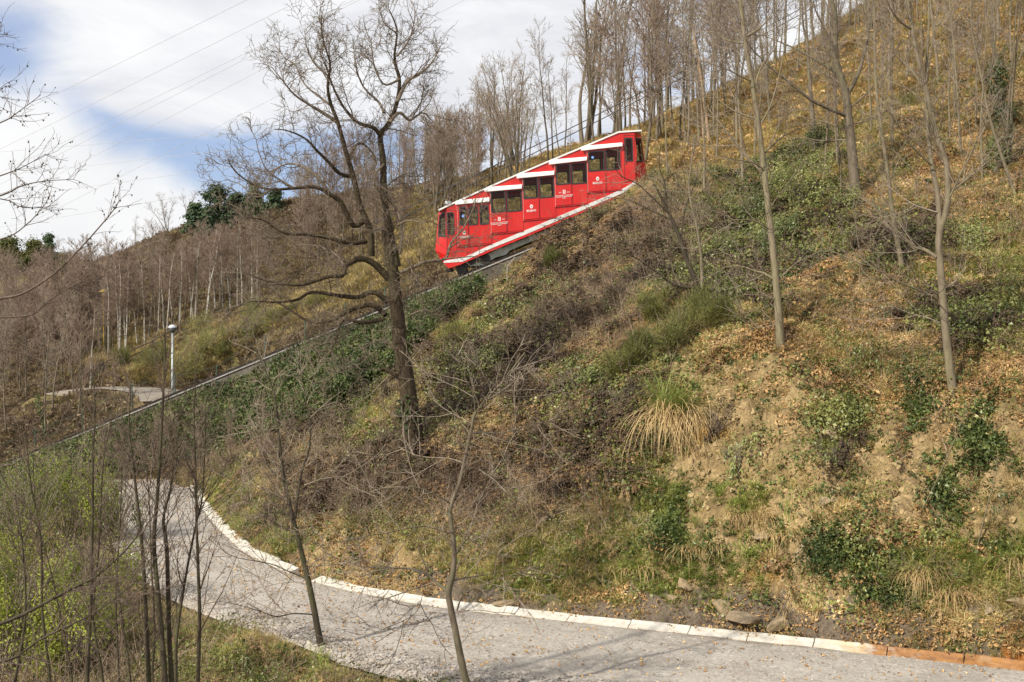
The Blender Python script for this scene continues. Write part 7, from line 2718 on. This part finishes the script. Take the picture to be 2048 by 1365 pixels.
def clump(name, label, px, py, n, L, hang, seed, d=None, mats=('pampas', 'dry_blade'), spread_=0.25, group=None, width=0.010):
    rg = random.Random(seed)
    d = d or (hit(px, py) - 0.15)
    x_ = (px - CX) / F * d
    zb = float(hz(x_, d))
    root = empty(name, (x_, d, zb))
    tag(root, label, 'grass', group)
    for part, mm, cnt_, dead in (('green_blades', mats[0], n, False), ('dead_blades', mats[1], hang, True)):
        V, Fc = [], []
        for _ in range(cnt_):
            a = rg.uniform(0, 6.283)
            th = rg.uniform(0.05, 0.75) if not dead else rg.uniform(0.7, 1.6)
            if dead:
                a = rg.gauss(-1.75, 0.55)
            q = [rg.gauss(0, 0.6) * spread_ * (1.5 if dead else 1), rg.uniform(-1, 1) * spread_ * 0.6, 0.0]
            ln = L * rg.uniform(0.35, 1.2) * (1.25 if dead else 1) * (1 + 0.35 * math.sin(q[0] * 7 + seed))
            m = 7
            sx, sy = -math.sin(a), math.cos(a)
            o = len(V)
            bend = rg.uniform(0.14, 0.40) if not dead else rg.uniform(0.20, 0.36)
            for k in range(m):
                ww = width * (1 - (k / (m - 1)) ** 2 * 0.85)
                V += [(q[0] - sx * ww, q[1] - sy * ww, q[2]), (q[0] + sx * ww, q[1] + sy * ww, q[2])]
                st = ln / (m - 1)
                q = [q[0] + st * math.sin(th) * math.cos(a), q[1] + st * math.sin(th) * math.sin(a), q[2] + st * math.cos(th)]
                th = min(th + bend, 2.95 if dead else 2.7)
                a += rg.uniform(-.08, .08)
            Fc += [(o + 2 * k, o + 2 * k + 1, o + 2 * k + 3, o + 2 * k + 2) for k in range(m - 1)]
        # blades rest on the slope instead of sinking into it
        VA = np.array(V)
        gz = hz(VA[:, 0] + x_, VA[:, 1] + d) - zb
        VA[:, 2] = np.maximum(VA[:, 2], gz + 0.02)
        link(part, raw_mesh(part, VA.tolist(), Fc, MATS[mm]), root)


clump('pampas_clump', 'large arching green and straw grass clump hanging down the bank', 1348, 815, 640, 1.65, 330, 400, spread_=0.36)
G13 = 'grass clumps on the clay bank'
for k, (px, py, n, h, L, lb) in enumerate([
        (1490, 1008, 130, 170, 0.55, 'grass tuft with straw beard in the middle of the clay bank'), (1560, 1030, 50, 120, 0.5, 'straw tuft right of the bearded grass tuft'), (1845, 1130, 160, 200, 0.7, 'long swept grass clump low on the right of the bank'),
        (1910, 1160, 120, 120, 0.6, 'green grass clump beside the long swept clump'), (2000, 545, 160, 60, 0.8, 'bright green long grass beside the pale-based tree'), (1400, 1085, 60, 120, 0.55, 'pale hanging straw tuft left on the clay bank'),
        (1610, 1190, 70, 110, 0.5, 'grass tuft near the rocks above the kerb'), (1270, 1120, 140, 60, 0.5, 'green tuft above the middle of the kerb'), (1130, 1150, 140, 50, 0.5, 'green tuft low on the bank left of the middle'),
        (2035, 1110, 110, 80, 0.6, 'grass tuft at the right edge of the bank'), (640, 1325, 150, 60, 0.45, 'grass tuft at the foot of the forking young tree'), (470, 1010, 150, 40, 0.5, 'bright green tuft by the bend of the road'), (560, 1085, 130, 40, 0.45, 'green tuft above the broken kerb')]):
    clump('grass_clump', lb, px, py, n, L, h, 420 + k, mats=('green_grass', 'dry_blade'), spread_=0.28, group=G13, width=0.008)

# ------------------------------------------------------------------ rocks and sticks


def rock(px, py, wpx, hpx, label, seed, sink=0.42, dd=0.0):
    rg = random.Random(seed)
    d = (hit(px, py) or 26) + dd
    x_ = (px - CX) / F * d
    zb = float(hz(x_, d))
    w_, h_ = wpx / F * d / 2, hpx / F * d / 2
    bm = bmesh.new()
    bmesh.ops.create_icosphere(bm, subdivisions=3, radius=1.3)
    cuts = [Vector(vec_rand(rg)) for _ in range(11)]
    offs = [rg.uniform(0.35, 0.75) for _ in cuts]
    for v in bm.verts:
        for c_, of in zip(cuts, offs):
            e = v.co.dot(c_) - of
            if e > 0:
                v.co -= c_ * e
        v.co += Vector(vec_rand(rg)) * 0.05
        v.co = Vector((v.co.x * w_, v.co.y * w_ * 0.8, v.co.z * h_ + h_ * (1 - 2 * sink)))
    me_ = bpy.data.meshes.new('rock')
    bm.to_mesh(me_)
    bm.free()
    me_.materials.append(MATS['rock'])
    o = link('rock', me_, None, (x_, d, zb))
    o.rotation_euler = (0, 0, rg.uniform(0, 6.28) * 0.1)
    tag(o, label, 'rock', 'rocks on the cut bank')


for k, (px, py, w, h, lb) in enumerate([
        (1452, 1222, 66, 44, 'greyish rock block at the foot of the bank, left one of the group'), (1500, 1243, 74, 34, 'layered flat rock at the foot of the bank'), (1556, 1262, 52, 40, 'wedge-shaped tan rock above the kerb'),
        (1650, 892, 58, 40, 'dark brown boulder overhanging a hollow in the clay cut'), (1020, 1212, 60, 16, 'thin dark slab above the kerb left of the middle'), (1530, 1078, 46, 22, 'small tan slab halfway up the clay bank'),
        (1600, 1105, 40, 30, 'blocky tan rock right of the small slab'), (1872, 1266, 24, 12, 'small flat pale stone on the soil above the kerb'), (1985, 1222, 44, 30, 'grey rock at the right end above the kerb'),
        (2030, 1216, 50, 34, 'dark rock at the right picture edge above the kerb'), (1370, 1172, 40, 30, 'ochre rock low on the bank left of the rock group'), (1345, 1200, 34, 24, 'grey stone by the foot of the bank left of the rock group'),
        (1740, 1085, 44, 26, 'brown stone half buried in the ivy on the bank'), (1660, 1010, 40, 22, 'yellowish lump in the clay cut below the boulder')]):
    rock(px, py, w, h, lb, 500 + k)


def stick(p0, p1, r_, label):
    P = []
    for k in range(6):
        u = k / 5
        px, py = p0[0] + (p1[0] - p0[0]) * u, p0[1] + (p1[1] - p0[1]) * u
        d = hit(px, py)
        x_ = (px - CX) / F * d
        P.append((x_, d, float(hz(x_, d)) + 0.10))
    a, b_ = Vector(P[0]), Vector(P[-1])
    P = [tuple(a.lerp(b_, k / 5) + Vector((0, 0, 0.03 * math.sin(k * 1.3) + 0.08))) for k in range(6)]
    o = MB().tube(P, [r_ * (1 - 0.1 * k) for k in range(6)], 6).build('stick', MATS['bark_stub'], None, P[0], True)
    tag(o, label, 'stick', 'dead sticks on the slope')


stick((1135, 530), (1166, 566), 0.035, 'pale dead stick lying on the slope below the red car')
stick((1312, 586), (1352, 616), 0.03, 'pale dead stick lying below the twiggy tree pair')
stick((1335, 690), (1342, 730), 0.018, 'short whitish stick above the pampas clump')
